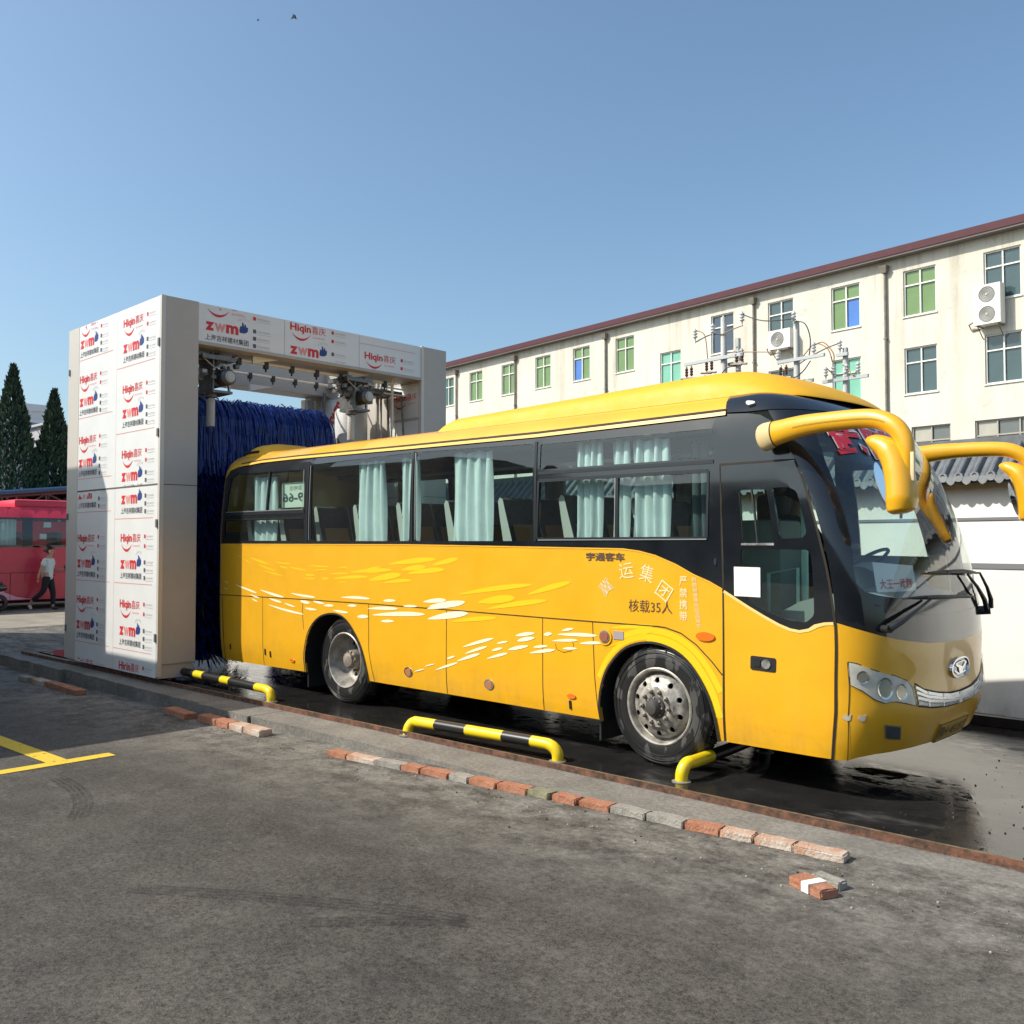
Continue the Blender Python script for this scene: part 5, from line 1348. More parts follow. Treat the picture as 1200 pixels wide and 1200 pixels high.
# brush rollers
M_BLUE = mat('blue_bristle', (.016, .055, .32), rough=.38, noise=.65, nscale=9, rvar=.1, spec=.4)
def strand(mb, p0, p1, p2, w, side):
    n = 4; vs = []
    for k in range(n + 1):
        t = k / n; q = p0 * (1 - t) ** 2 + p1 * 2 * t * (1 - t) + p2 * t * t; ww = w * (1 - .4 * t)
        vs += [tuple(q - side * ww), tuple(q + side * ww)]
    mb.add(vs, [(2*i, 2*i+2, 2*i+3, 2*i+1) for i in range(n)])
random.seed(21)
br = root('brush_roller', 'horizontal blue bristle roller hanging in the gantry above the coach tail', 'wash brush', (-8.6, 1.3, 3.3))
bx, bz, by0, by1 = -8.6, 3.36, .02, 2.36
mb = MB(); mb.tube([(bx, by0 - .2, bz), (bx, by1 + .35, bz)], .12, 14); mb.build('shaft', [M_MACH], br)
mb = MB()
for k in range(3500):
    y = random.uniform(by0, by1); a = random.uniform(0, 2 * pi); R = random.uniform(.44, .56)
    d = Vector((cos(a), 0, sin(a))); p0 = Vector((bx, y, bz)) + d * .12
    droop = .16 + .34 * abs(cos(a))
    p1 = Vector((bx, y + random.uniform(-.06, .06), bz)) + d * R * .75 + Vector((0, 0, .06)); p2 = Vector((bx, y + random.uniform(-.12, .12), bz)) + d * R + Vector((0, 0, -droop * random.uniform(.6, 1.4)))
    strand(mb, p0, p1, p2, random.uniform(.006, .014), Vector((0, 1, random.uniform(-.5,.5))).normalized())
for k in range(5200):
    y = random.uniform(by0, by1); s = random.choice((-1, 1, 1)); q = random.uniform(.75, 1.08); w = random.uniform(.005, .013)
    end = random.uniform(-.55, .15); o = Vector((bx, y, bz)); jy = random.uniform(-.08, .08); jt = random.uniform(-.06, .05)
    P4 = [o + Vector((s * .08, 0, .2)), o + Vector((s * .16 * q, jy * .3, .50 * q + jt)), o + Vector((s * random.uniform(.30, .42) * q, jy * .6, .56 * q + jt)), o + Vector((s * random.uniform(.50, .60) * q, jy, .30 * q)), o + Vector((s * random.uniform(.54, .66) * q, jy * 1.3, min(.1, end)))]
    pts = spl(P4, 3); sd = Vector((random.uniform(-.3, .3), 1, 0)).normalized(); vs = []
    for p in pts: vs += [tuple(p - sd * w), tuple(p + sd * w)]
    mb.add(vs, [(2*i, 2*i+2, 2*i+3, 2*i+1) for i in range(len(pts) - 1)])
for k in range(46):
    y = random.uniform(by0, by1); r = random.uniform(.04, .09); o = Vector((bx + random.uniform(.0, .3), y, bz + random.uniform(.50, .60)))
    pts = [o + Vector((.02 * i, r * cos(i * .8), r * sin(i * .8))) for i in range(8)]; vs = []
    for p in pts: vs += [tuple(p - Vector((.012, 0, .004))), tuple(p + Vector((.012, 0, .004)))]
    mb.add(vs, [(2*i, 2*i+2, 2*i+3, 2*i+1) for i in range(len(pts) - 1)])
mb.build('bristles', [M_BLUE], br)
mb = MB()
mb.rbox(-8.85, -8.35, 2.80, 2.98, 3.10, 3.62, .03); mb.lathe([(.001,0),(.15,0),(.15,.12),(.10,.2),(.001,.2)], (-8.6, 2.80, 3.36), (0,-1,0), n=20, mi=1)
mb.lathe([(.06,0),(.09,.05),(.08,.14),(.11,.16),(.1,.2),(.001,.2)], (-8.42, 2.85, 3.55), (1,-.3,.2), n=14, mi=2); mb.box(-8.72, -8.48, 2.9, 3.1, 2.2, 3.2)
mb.build('drive_motor', [M_MACH, mat('motor_blue', (.03,.10,.30), rough=.4), M_MACL], br, smooth=40)
def vbrush(y, label):
    r_ = root('brush_roller', label, 'wash brush', (-8.55, y, 0))
    mb = MB(); mb.tube([(-8.55, y, .10), (-8.55, y, 4.2)], .12, 14); mb.build('shaft', [M_MACH], r_)
    mb = MB()
    for k in range(9500):
        z = random.uniform(.22, 3.25); a = random.uniform(0, 2 * pi); R = random.uniform(.50, .68); d = Vector((cos(a), sin(a), 0))
        p0 = Vector((-8.55, y, z)) + d * .12; p1 = Vector((-8.55, y, z + random.uniform(-.05, .05))) + d * R * .6; p2 = Vector((-8.55, y, z - random.uniform(.05, .22) + random.uniform(-.05, .05))) + d * R
        p2.z = max(.03, p2.z)
        strand(mb, p0, p1, p2, random.uniform(.005, .013), Vector((0, 0, 1)) if k % 2 else Vector((-d.y, d.x, 0)))
    mb.build('bristles', [M_BLUE], r_)
vbrush(.47, 'upright dark blue bristle roller standing behind the near tail corner of the coach')
vbrush(2.30, 'upright dark blue bristle roller behind the far tail corner of the coach')
# inner face of the right column: film, tracks, pipes
def finr(a, b, o): return Vector((a, 3.65 - o, b))
film_panel((-8.10,-7.34,3.95,4.52), finr, gan, (-8.0,[4.25],[],[])); film_panel((-8.10,-7.34,2.9,3.90), finr, gan, (-8.0,[3.35],[],[3.6]))
film_panel((-10.2,-9.1,2.7,4.5), finr, gan, (-10.1,[],[],[]))
for k, z in enumerate((4.15, 3.72, 3.25, 2.85)):
    mb = MB(); text_on(mb, lambda a, b: finr(a, b, .012), 'zwm', -9.95, z, .5, .16, 0, bold=.05, rot=.9); mb.build('logo_print', [M_RED], gan)
mb = MB()
for x, r0 in ((-9.0, .05), (-8.25, .03), (-8.15, .02)): mb.tube([(x, 3.50, .1), (x, 3.50, 4.6)], r0, 10)
mb.box(-9.2, -9.1, 3.40, 3.65, .1, 4.6); mb.box(-10.3, -10.15, 3.4, 3.65, .1, 4.6)
mb.build('lift_track', [M_MACL], gan, smooth=40)
mb = MB(); mb.lathe([(.001,0),(.26,0),(.28,.03),(.28,1.5),(.25,1.55),(.001,1.56)], (-8.62, 3.22, 2.6), (0,0,1), n=26); mb.build('guard_drum', [mat('drum_grey', (.50,.50,.49), rough=.45)], gan, smooth=40)
for p_, r_ in (([(-9.85,3.45,3.2),(-9.75,3.45,4.6)],.03), ([(-10.0,3.45,2.3),(-9.95,3.45,3.4)],.03), ([(-7.9,3.4,4.3),(-7.9,2.9,4.35),(-8.4,2.8,4.3)],.02), ([(-7.6,3.55,3.6),(-7.6,3.5,4.3),(-7.9,3.3,4.45)],.018), ([(-8.0,3.58,3.5),(-8.0,3.5,4.5)],.014)):
    mb = MB(); mb.tube(p_, r_, 8); mb.build('water_pipe', [M_MACH], gan, smooth=40)
mb = MB(); mb.box(-8.3, -7.7, 2.6, 3.6, 4.34, 4.40); mb.build('cross_bar', [M_MACH], gan)

# =================================================================== WHITE WALL WITH TILED COPING
BA = radians(6.6)
BN = Vector((sin(BA), cos(BA), 0)); BT = Vector((-cos(BA), sin(BA), 0))
WC = 4.6385
def PWall(u, v, o=0): return BN * (WC - o) - BT * u + Vector((0, 0, v))       # u to the right, v up, o towards the yard
wall = root('boundary_wall', 'white boundary wall with grey scalloped roof tiles and two dark stripes', 'wall', tuple(PWall(0, 0)))
WU0, WU1 = -20.0, 16.0
m, N, L, p, tc, noise, ramp, mixc, math_, mrange = ground_material('whitewash')
sepz = N.new('ShaderNodeSeparateXYZ'); L.new(tc.outputs['Object'], sepz.inputs[0])
dirt = math_('MULTIPLY', mrange(sepz.outputs[2], 0, .45, 1, 0), mrange(noise(4, 7, .7), .3, .7, .2, 1))
c = mixc(math_('MULTIPLY', dirt, .7), ramp(noise(1.2, 6, .6), .3, .7, (.74, .735, .70), (.84, .835, .80)), ramp(noise(6, 6), .3, .7, (.25, .25, .24), (.42, .41, .39)))
L.new(c, p.inputs['Base Color']); p.inputs['Roughness'].default_value = .85
M_WW = m
def slab_on(fn, mb, u0, u1, v0, v1, o0, o1, mi=0):
    vs = [fn(u, v, o) for o in (o0, o1) for v in (v0, v1) for u in (u0, u1)]
    mb.add(vs, [(0,2,3,1),(4,5,7,6),(0,1,5,4),(2,6,7,3),(0,4,6,2),(1,3,7,5)], mi)
mb = MB(); slab_on(PWall, mb, WU0, WU1, -.2, 2.60, -.28, 0); mb.build('wall_face', [M_WW], wall)
mb = MB(); slab_on(PWall, mb, WU0, WU1, 2.095, 2.128, -.01, .012); slab_on(PWall, mb, WU0, WU1, 1.565, 1.625, -.01, .010); mb.build('stripe', [mat('grey_stripe', (.17,.18,.20), rough=.7)], wall)
M_TILE = mat('roof_tile', (.15, .165, .18), rough=.6, noise=.35, nscale=6)
mb = MB()
def roofp(u, s, h=0):      # s: 0 at the eave, 1 at the ridge
    return PWall(u, 2.56 + .36 * s + h * .93, .20 - .36 * s + h * .5)
nU = 0
u = WU0
pitch = .172
while u < WU1:
    prof = [(-.5, .012), (-.35, .0), (-.2, .004), (-.17, .03), (-.09, .052), (0, .060), (.09, .052), (.17, .03), (.2, .004), (.35, .0), (.5, .012)]
    n = len(prof); vs = []
    for s in (-.03, .25, .5, .75, 1.0): vs += [roofp(u + a * pitch, s, h) for a, h in prof]
    mb.add(vs, [(j * n + i, j * n + i + 1, (j + 1) * n + i + 1, (j + 1) * n + i) for j in range(4) for i in range(n - 1)])
    # round end disc and drip tile tongue
    k = 10; c0 = roofp(u, -.04, .025)
    vs = [c0 + (-BT) * (.052 * cos(2*pi*i/k)) + Vector((0, 0, .052 * sin(2*pi*i/k))) for i in range(k)]; vs2 = [v + BN * .03 for v in vs]
    mb.add(vs + vs2, [tuple(range(k))] + [(i, (i + 1) % k, k + (i + 1) % k, k + i) for i in range(k)], 1)
    c1 = roofp(u + pitch * .5, -.04, .02)
    tg = [(-.06, .01), (-.05, -.04), (-.025, -.07), (0, -.082), (.025, -.07), (.05, -.04), (.06, .01)]
    vs = [c1 + (-BT) * a + Vector((0, 0, b)) for a, b in tg]; vs2 = [v + BN * .015 for v in vs]; k = len(tg)
    mb.add(vs + vs2, [tuple(range(k)), tuple(range(k, 2 * k))[::-1]] + [(i, (i + 1) % k, k + (i + 1) % k, k + i) for i in range(k)], 1)
    u += pitch
vs = [roofp(WU0, 0, -.02), roofp(WU1, 0, -.02), roofp(WU1, 1, -.02), roofp(WU0, 1, -.02)]
mb.add(vs, [(0, 1, 2, 3)]); slab_on(PWall, mb, WU0, WU1, 2.50, 2.555, 0, .17, 0)
slab_on(PWall, mb, WU0, WU1, 2.90, 3.02, -.26, -.12, 0)
back = [PWall(WU0, 2.56, -.5), PWall(WU1, 2.56, -.5), PWall(WU1, 2.92, -.16), PWall(WU0, 2.92, -.16)]; mb.add(back, [(0, 1, 2, 3)])
mb.build('tile_coping', [M_TILE, mat('tile_ends', (.26,.275,.29), rough=.6, noise=.3, nscale=8)], wall, smooth=30)

# =================================================================== CREAM BUILDING
BC = 31.018
def PBd(u, v, o=0): return BN * (BC - o) - BT * u + Vector((0, 0, v))
def PFb(u, v): return PBd(u, v)
m, N, L, p, tc, noise, ramp, mixc, math_, mrange = ground_material('cream_render')
base = ramp(noise(.35, 7, .65), .3, .7, (.59, .56, .48), (.70, .667, .585))
streak = mrange(noise(1.0, 8, .7, (1.6, 1.6, .10)), .48, .72, 0, .9)
sepz = N.new('ShaderNodeSeparateXYZ'); L.new(tc.outputs['Object'], sepz.inputs[0])
topm = mrange(sepz.outputs[2], 8, 13.8, .35, 1.0)
c = mixc(math_('MULTIPLY', streak, topm), base, ramp(noise(2, 6), .3, .7, (.27, .225, .16), (.46, .40, .30)))
pk = mrange(noise(1.5, 9, .75), .58, .64, 0, 1)
c = mixc(math_('MULTIPLY', pk, .45), c, ramp(noise(9, 6), .3, .7, (.38, .33, .26), (.50, .46, .38)))
L.new(c, p.inputs['Base Color']); p.inputs['Roughness'].default_value = .9
bp = N.new('ShaderNodeBump'); bp.inputs['Strength'].default_value = .25; bp.inputs['Distance'].default_value = .03
L.new(noise(7, 7, .65), bp.inputs['Height']); L.new(bp.outputs[0], p.inputs['Normal'])
M_CREAM = m
bld = root('cream_building', 'long four storey cream building with dark red roof edge and stained walls', 'building', tuple(PBd(-20, 0)))
WINS = []     # (t0, z0, w, h, kind)
top = {9.257:'teal', 12.5:'green', 15.82:'greenblue', 19.11:'teal', 22.45:'navy', 29.02:'green', 32.44:'bluegreen', 35.78:'green', 39.05:'green', 42.44:'green', 45.6:'dkgreen'}
for t, k in top.items(): WINS.append((t, 11.2, 1.37, 1.92, k))
for t in (-4.0, -.7, 2.6, 5.93): WINS.append((t, 11.2, 1.37, 1.92, 'teal'))
for t, k in ((9.257,'teal'), (12.49,'teal'), (15.80,'mint'), (19.11,'teal'), (22.45,'green'), (29.02,'teal'), (32.44,'green'), (35.78,'teal'), (39.05,'green'), (42.44,'teal'), (45.6,'teal'), (-4.0,'teal'), (-.7,'green'), (2.6,'teal'), (5.93,'mint')): WINS.append((t, 7.97, 1.37, 1.92, k))
WINS += [(25.77, 9.95, 1.40, 1.85, 'mint'), (25.77, 6.7, 1.40, 1.85, 'teal')]
for t in (8.6, 12.0, 15.4, 19.0, 22.3, 29.0, 32.4, 35.7, 5.2, 1.8, -1.6): WINS.append((t, 4.75, 2.45 if t in (8.6, 5.2, 1.8, -1.6) else 1.6, 1.85, 'old'))
for t in (9.2, 15.4, 22.3, 32.4, 2.5): WINS.append((t, 1.2, 1.6, 1.85, 'old'))
holes = [[(-t - w, z), (-t, z), (-t, z + h), (-t - w, z + h)] for t, z, w, h, k in WINS]
mb = MB(); panel(mb, PFb, [(-48.5, -.3), (8, -.3), (8, 13.75), (-48.5, 13.75)], holes, off=0, depth=0, hole_depth=.16, st=1.2)
slab_on(PBd, mb, -48.5, 8, -.3, 13.7, -12, -.35)
mb.build('wall', [M_CREAM], bld)
mb = MB()
slab_on(PBd, mb, -49.2, 8.6, 13.72, 13.80, -12.4, .42, 1); slab_on(PBd, mb, -49.2, 8.6, 13.80, 14.10, -12.4, .45, 0)
vs = [PBd(-49.2, 14.10, .45), PBd(8.6, 14.10, .45), PBd(8.6, 15.2, -6), PBd(-49.2, 15.2, -6), PBd(-49.2, 14.10, -12.4), PBd(8.6, 14.10, -12.4)]
mb.add(vs, [(0, 1, 2, 3), (3, 2, 5, 4)], 0); mb.build('roof', [mat('dark_red_roof', (.075, .012, .022), rough=.7, noise=.2, nscale=2), mat('eave_grey', (.16,.14,.13), rough=.8)], bld)
def pm(nm, c_): return mat('pane_' + nm, c_, rough=.08, coat=.6, noise=.12, nscale=1.5)
PANE = {'teal': [pm('teal', (.045,.085,.09))], 'green': [pm('green', (.14,.24,.075))], 'navy': [pm('navy', (.04,.065,.10))], 'mint': [pm('mint', (.17,.46,.33))], 'dkgreen': [pm('dark_green', (.03,.10,.07))],
        'greenblue': [pm('green', 0), pm('blue', (.05,.17,.52))], 'bluegreen': [pm('green', 0), pm('blue', 0)], 'old': [pm('old_grey', (.12,.13,.13)), pm('old_curtain', (.40,.38,.32))]}
M_WF = mat('window_white', (.74,.73,.68), rough=.5); M_WFO = mat('window_old', (.36,.34,.29), rough=.6)
FRM = {}
def window(t, z, w, h, kind):
    u0 = -t - w; key = (round(w, 2), round(h, 2), kind)
    loc = PBd(u0, z) - ORG[bld.name]
    if key in FRM:
        f, p_ = FRM[key]; c = copy_part(f, bld, loc); q = p_.copy(); COL.objects.link(q); q.parent = c; return
    old = kind == 'old'
    fm = M_WFO if old else M_WF; b = .055
    O = ORG[bld.name]
    def loc_fn(u, v, o): return PBd(u, v, o) - PBd(0, 0, 0) + O
    mb = MB(); F = lambda a, b_, c_, d, o0, o1, mi=0: slab_on(loc_fn, mb, a, b_, c_, d, o0, o1, mi)
    F(0, w, 0, b, -.16, -.06); F(0, w, h - b, h, -.16, -.06); F(0, b, b, h - b, -.16, -.06); F(w - b, w, b, h - b, -.16, -.06)
    tz = h * .66
    F(b, w - b, tz, tz + b, -.155, -.065); n = 3 if (old and w > 2) else 2
    for k in range(1, n): F(w * k / n - b / 2, w * k / n + b / 2, b, tz, -.15, -.07); F(w * k / n - b / 2, w * k / n + b / 2, tz + b, h - b, -.15, -.07)
    F(-.05, w + .05, -.05, 0, -.14, .05)
    f = mb.build('window', [fm], bld); f.location = loc
    mb = MB()
    ms = PANE[kind]
    for k in range(n):
        a0 = b + (w - 2 * b) * k / n; a1 = b + (w - 2 * b) * (k + 1) / n
        lo = 0; hi = 0
        if kind == 'greenblue' and k == 1: lo = 1
        if kind == 'bluegreen' and k == 0: lo = 1
        if old and k != 1: lo = hi = 1 if k == 0 else 0
        dj = .012 * (k % 2)
        q = lambda x0, x1, y0, y1, mi, dd: mb.add([loc_fn(x0, y0, -.13 - dd), loc_fn(x1, y0, -.13 - dd), loc_fn(x1, y1, -.13 - dd), loc_fn(x0, y1, -.13 - dd)], [(0, 1, 2, 3)], mi)
        q(a0, a1, b, tz, lo, dj); q(a0, a1, tz + b, h - b, hi, dj + .005)
        if kind in ('green', 'greenblue', 'bluegreen'):
            F2 = lambda a, b_, c_, d: slab_on(loc_fn, mb, a, b_, c_, d, -.128, -.122, len(ms) - 1 if lo else 0)
    p_ = mb.build('pane', ms, f); p_.location = (0, 0, 0)
    FRM[key] = (f, p_)
for q in WINS: window(*q)
# down pipes with hoppers
M_DP = mat('downpipe', (.25,.22,.18), rough=.7, noise=.4, nscale=4)
for t in (14.62, 21.23, 31.1, 39.0, 45.2, 7.9, 1.3):
    mb = MB(); mb.tube([PBd(-t, .2, .09), PBd(-t, 13.2, .09)], .055, 8)
    a = [PBd(-t + s * .10, z, o) for z in (13.2, 13.5) for s, o in ((-1, 0), (1, 0), (1, .22), (-1, .22))]
    a = a[:4] + [PBd(-t + s * .17, 13.5, o) for s, o in ((-1, 0), (1, 0), (1, .30), (-1, .30))]
    mb.add(a, [(0,1,2,3)[::-1], (4,5,6,7), (0,4,5,1)[::-1], (1,5,6,2)[::-1], (2,6,7,3)[::-1], (3,7,4,0)[::-1]])
    for z in (4, 7.2, 10.4): slab_on(PBd, mb, -t - .08, -t + .08, z, z + .04, 0, .15)
    mb.build('downpipe', [M_DP], bld, smooth=40)
# air conditioners hanging on the wall
def aircon(t0, t1, z0, z1, fans, label):
    u0, u1 = -t1, -t0; loc = PBd((u0 + u1) / 2, z0, .3)
    a = root('air_conditioner', label, 'air conditioner', tuple(loc), 'air conditioners on the cream wall')
    mb = MB(); slab_on(PBd, mb, u0, u1, z0, z1, .12, .55); mb.build('casing', [mat('ac_white', (.74,.73,.68), rough=.5)], a)
    for k in range(fans):
        cx = u0 + (u1 - u0) * (.42 if fans == 1 else .5); cz = z0 + (z1 - z0) * ((k + .5) / fans); r = min((z1 - z0) / fans, u1 - u0) * .40
        mb = MB(); mb.lathe([(r, 0), (r * .98, .02), (r * .9, .008), (.001, .008)], PBd(cx, cz, .552), -BN, n=22, mi=0)
        for q in (.75, .55, .35): mb.lathe([(r * q - .012, .01), (r * q, .022), (r * q + .012, .01)], PBd(cx, cz, .552), -BN, n=20, mi=1)
        mb.lathe([(r * .18, .01), (r * .16, .03), (.001, .03)], PBd(cx, cz, .552), -BN, n=12, mi=1); mb.build('fan', [mat('ac_fan_dark', (.22,.22,.21), rough=.6), mat('ac_grill', (.45,.44,.41), rough=.5)], a, smooth=40)
    mb = MB()
    for u in (u0 + .12, u1 - .12):
        mb.tube([PBd(u, z0 - .03, 0), PBd(u, z0 - .03, .55)], .025, 6); mb.tube([PBd(u, z0 - .45, 0), PBd(u, z0 - .03, .5)], .02, 6)
    mb.tube([PBd(u0, z0 + .25, .3), PBd(u0 - .35, z0 + .15, .15), PBd(u0 - .3, z0 - .05, .05), PBd(u0, z0 - .05, .02)], .03, 6); mb.build('bracket', [M_DP], a, smooth=40)
aircon(9.80, 10.80, 10.2, 11.72, 2, 'large white air conditioner with two fans on the cream wall at the right edge')
aircon(18.95, 20.1, 10.75, 11.62, 1, 'small white air conditioner with one fan behind the power poles')

# =================================================================== POWER POLES
M_CONC = mat('pole_concrete', (.62,.61,.57), rough=.85, noise=.2, nscale=3); M_GALV = mat('galvanised', (.42,.44,.45), rough=.45, metal=.5)
M_INS = mat('insulator_grey', (.55,.56,.55), rough=.3, coat=.5); M_INB = mat('insulator_brown', (.10,.045,.03), rough=.35, coat=.4); M_CAB = mat('cable_black', (.03,.03,.03), rough=.6); M_CABC = mat('cable_copper', (.30,.17,.08), rough=.6)
def insul(mb, p, h=.34, r=.07, up=(0, 0, 1), mi=0):
    prof = [(.02, 0)]
    for k in range(3): z = h * (.2 + .25 * k); prof += [(.03, z), (r, z + .02), (r * .95, z + .05), (.03, z + .07)]
    prof += [(.025, h), (.001, h)]; mb.lathe(prof, p, up, n=12, mi=mi)
def pole(x, y, ztop, r, label, arms=(), ins=(), fuses=(), cables=()):
    rt = root('power_pole', label, 'power pole', (x, y, 0), 'power poles behind the wall')
    B = Vector((x, y, 0))
    mb = MB(); mb.tube([B + Vector((0, 0, -.2)), B + Vector((0, 0, ztop))], [r * 1.5, r], 16); mb.build('pole', [M_CONC], rt, smooth=40)
    at_ = lambda s, z, o=0: B - BT * s + Vector((0, 0, z)) - BN * o       # s to the right along the building
    for (s0, s1, z) in arms:
        mb = MB(); a, b = at_(s0, z, r + .05), at_(s1, z, r + .05)
        d = (b - a).normalized(); n = BN
        vs = [a + n * i * .04 + Vector((0, 0, j * .045)) for i, j in ((-1,-1),(1,-1),(1,1),(-1,1))] + [b + n * i * .04 + Vector((0, 0, j * .045)) for i, j in ((-1,-1),(1,-1),(1,1),(-1,1))]
        mb.add(vs, [(0,1,2,3),(7,6,5,4),(0,4,5,1),(1,5,6,2),(2,6,7,3),(3,7,4,0)]); mb.build('crossarm', [M_GALV], rt)
    for (s, z) in ins:
        mb = MB(); mb.tube([at_(s, z - .05, r + .05), at_(s, z + .06, r + .05)], .015, 6); insul(mb, at_(s, z + .04, r + .05)); mb.build('insulator', [M_INS], rt, smooth=40)
    for (s, z) in fuses:
        mb = MB()
        for k in (-.09, .09): insul(mb, at_(s + k, z, r + .05), .30, .05, (0, 0, -1)); mb.tube([at_(s + k - .2, z - .33, r + .05), at_(s + k + .16, z - .38, r + .05)], .03, 8)
        mb.build('fuse_cutout', [M_INB], rt, smooth=40)
    for i, c_ in enumerate(cables):
        mb = MB(); mb.tube(spl([at_(*q) for q in c_], 6), .016, 6); mb.build('cable', [M_CABC if i % 2 else M_CAB], rt, smooth=40)
pole(-9.21, 16.52, 8.22, .085, 'tall pale concrete power pole with three hanging fuse holders on its crossarm', arms=((-1.30,.75,7.05),), ins=((-.92,7.66),(-.28,7.70),(.72,7.85)), fuses=((-1.15,6.98),(-.42,7.05),(.62,7.14)),
     cables=([(-.92,7.66,.1),(-.4,7.78,.1),(.0,7.72,.1)], [(.0,7.72,.1),(.4,7.8,.1),(.72,7.85,.1)], [(-1.35,6.60,.1),(-1.2,6.35,.2),(-.8,6.05,.3),(-.4,6.0,.4)], [(-.6,6.65,.1),(-.5,6.45,.2),(-.2,6.2,.3),(-.1,6.1,.3)], [(.5,6.75,.1),(.2,6.7,.2),(-.1,6.25,.3),(-.15,6.1,.3)], [(-.92,8.0,.1),(-.6,7.8,.1),(-.5,7.1,.1)], [(.72,8.15,.1),(1.4,7.85,.1),(2.4,7.7,.2)]))
pole(-8.92, 16.80, 7.62, .07, 'shorter pale concrete pole close behind the tall pole with fuse holders', arms=((-.25,.25,6.9),), ins=((.2,6.92),))
pole(-7.73, 17.95, 8.10, .08, 'concrete power pole in front of the single fan air conditioner with slanting crossarm', arms=((-.55,.95,7.00),(-.5,.6,6.35)), ins=((-.52,6.98),(.62,7.02),(0,8.0)), fuses=((-.35,6.9),),
     cables=([(.05,8.1,.1),(.35,7.95,.1),(.5,7.5,.1),(.45,7.0,.1)], [(.6,7.3,.1),(.9,7.35,.1),(1.2,7.0,.1),(1.2,6.7,.1)], [(-.3,6.9,.1),(0,6.5,.2),(.3,6.6,.2),(.5,6.9,.1)], [(-.5,7.3,.1),(-1.4,7.45,.1),(-2.4,7.6,.1)], [(-.4,6.5,.2),(.1,6.4,.2),(.4,6.2,.2)]))
pole(-6.73, 18.89, 7.35, .075, 'grey power pole at the right of the group with a level crossarm of insulators', arms=((-.65,.75,6.45),(-.2,.15,7.15)), ins=((-.55,6.5),(-.1,7.2),(.1,6.5),(.45,6.5),(-.3,6.5)), fuses=(),
     cables=([(-.1,7.5,.1),(-.6,7.4,.1),(-1.2,7.2,.1),(-1.6,7.0,.1)], [(-.35,7.0,.1),(-.5,7.4,.1),(-.9,7.6,.1),(-1.3,7.3,.1)], [(-.5,6.8,.1),(-.2,6.6,.2),(.1,6.6,.1)], [(.1,6.8,.1),(.35,6.5,.2),(.45,6.8,.1)]))

# =================================================================== LEFT BACKGROUND
# red coach
rb = root('red_coach', 'red coach with pink swoosh parked beyond the gantry', 'bus', (-24.3, 2.0, 0))
RX = -23.0
def PR(u, v):
    ins = .0 if v < 1.7 else .05 * ((v - 1.7) / .8) ** 1.5
    z = v
    if v > 2.55: a = min(1, (v - 2.55) / .4) * pi / 2; ins = .055 + .35 * (1 - cos(a)); z = 2.55 + .30 * sin(a)
    return Vector((RX - ins, u, z))
M_RB = mat('red_coach_paint', (.62,.035,.07), rough=.45, coat=.15); M_PK = mat('pink_swoosh', (.85,.36,.50), rough=.3, coat=.6)
mb = MB()
rw = [rnd([(a, 1.78), (b, 1.78), (b, 2.50), (a, 2.50)], .05, 3) for a, b in ((-5.2,-3.6),(-3.45,-1.85),(-1.65,-.1),(.05,2.72),(2.98,4.9),(5.05,6.7))]
panel(mb, PR, [(-5.6,.27),(-4.9,.27),(-4.85,.7),(-4.5,.95),(-4.1,.95),(-3.75,.7),(-3.7,.27),(7.0,.27),(7.0,2.95),(-5.6,2.95)], rw, off=0, depth=.05, st=.35)
mb.box(RX - 2.4, RX - .02, -5.6, -5.55, .27, 2.5); mb.box(RX - 2.4, RX - .02, 6.95, 7.0, .27, 2.5); mb.box(RX - 2.42, RX - 2.38, -5.6, 7.0, .27, 2.5)
mb.box(RX - 2.3, RX - .1, -5.5, 6.9, .35, 1.4); mb.box(RX - 2.1, RX - .36, -5.6, 7.0, 2.80, 2.848)
rbo = mb.build('body', [M_RB], rb, smooth=35)
mb = MB()
panel(mb, PR, [(-5.55,1.72),(6.9,1.72),(6.9,2.545),(-5.55,2.545)], rw, off=.004, depth=0, st=.35); mb.build('window_band', [M_BLK], rb, smooth=35)
for q in rw:
    mb = MB(); panel(mb, PR, q, off=-.005, depth=0, st=.4); mb.build('window_pane', [M_GL], rb)
mb = MB(); panel(mb, PR, [(-3.6,.29),(3.0,.29),(2.6,.36),(2.3,.48),(2.1,.66),(1.9,.85),(1.6,.98),(1.0,1.08),(-3.6,1.08)], off=.003, depth=0, st=.3); mb.build('pink_swoosh', [M_PK], rbo)
mb = MB(); strip(mb, PR, [(-5.5,1.02),(6.9,1.02)], .012, .005); strip(mb, PR, [(2.42,1.02),(2.42,.27)], .012, .005); mb.build('panel_gaps', [M_GAP], rbo)
mb = MB(); mb.rbox(RX - 1.9, RX - .42, 2.62, 6.6, 2.82, 3.07, .10); mb.build('roof_unit', [M_RB], rb, smooth=40)
mb = MB()
for y, w in ((2.05,.55),(1.0,.3),(4.55,.5),(-.7,.5),(5.8,.4)):
    n = 24; a = [(RX - .18 + .03 * sin(5 * k), y + w * k / n, z) for z in (1.74, 2.52) for k in range(n + 1)]; mb.add(a, [(k, k + 1, n + 2 + k, n + 1 + k) for k in range(n)])
mb.build('curtain', [M_CURT], rb)
mb = MB(); mb.box(RX - .12, RX - .11, 3.30, 3.50, 2.28, 2.43); mb.box(RX - .12, RX - .11, 3.2, 3.38, 1.95, 2.1); mb.box(RX - .12, RX - .11, 2.2, 2.3, 2.2, 2.38); mb.build('window_notice', [M_WHT], rb)
mb = MB()
for y in np.arange(-4.8, 6.5, .85): mb.rbox(RX - 1.1, RX - .2, y, y + .14, 1.3, 2.15, .04)
mb.build('seats', [M_SEAT], rb)
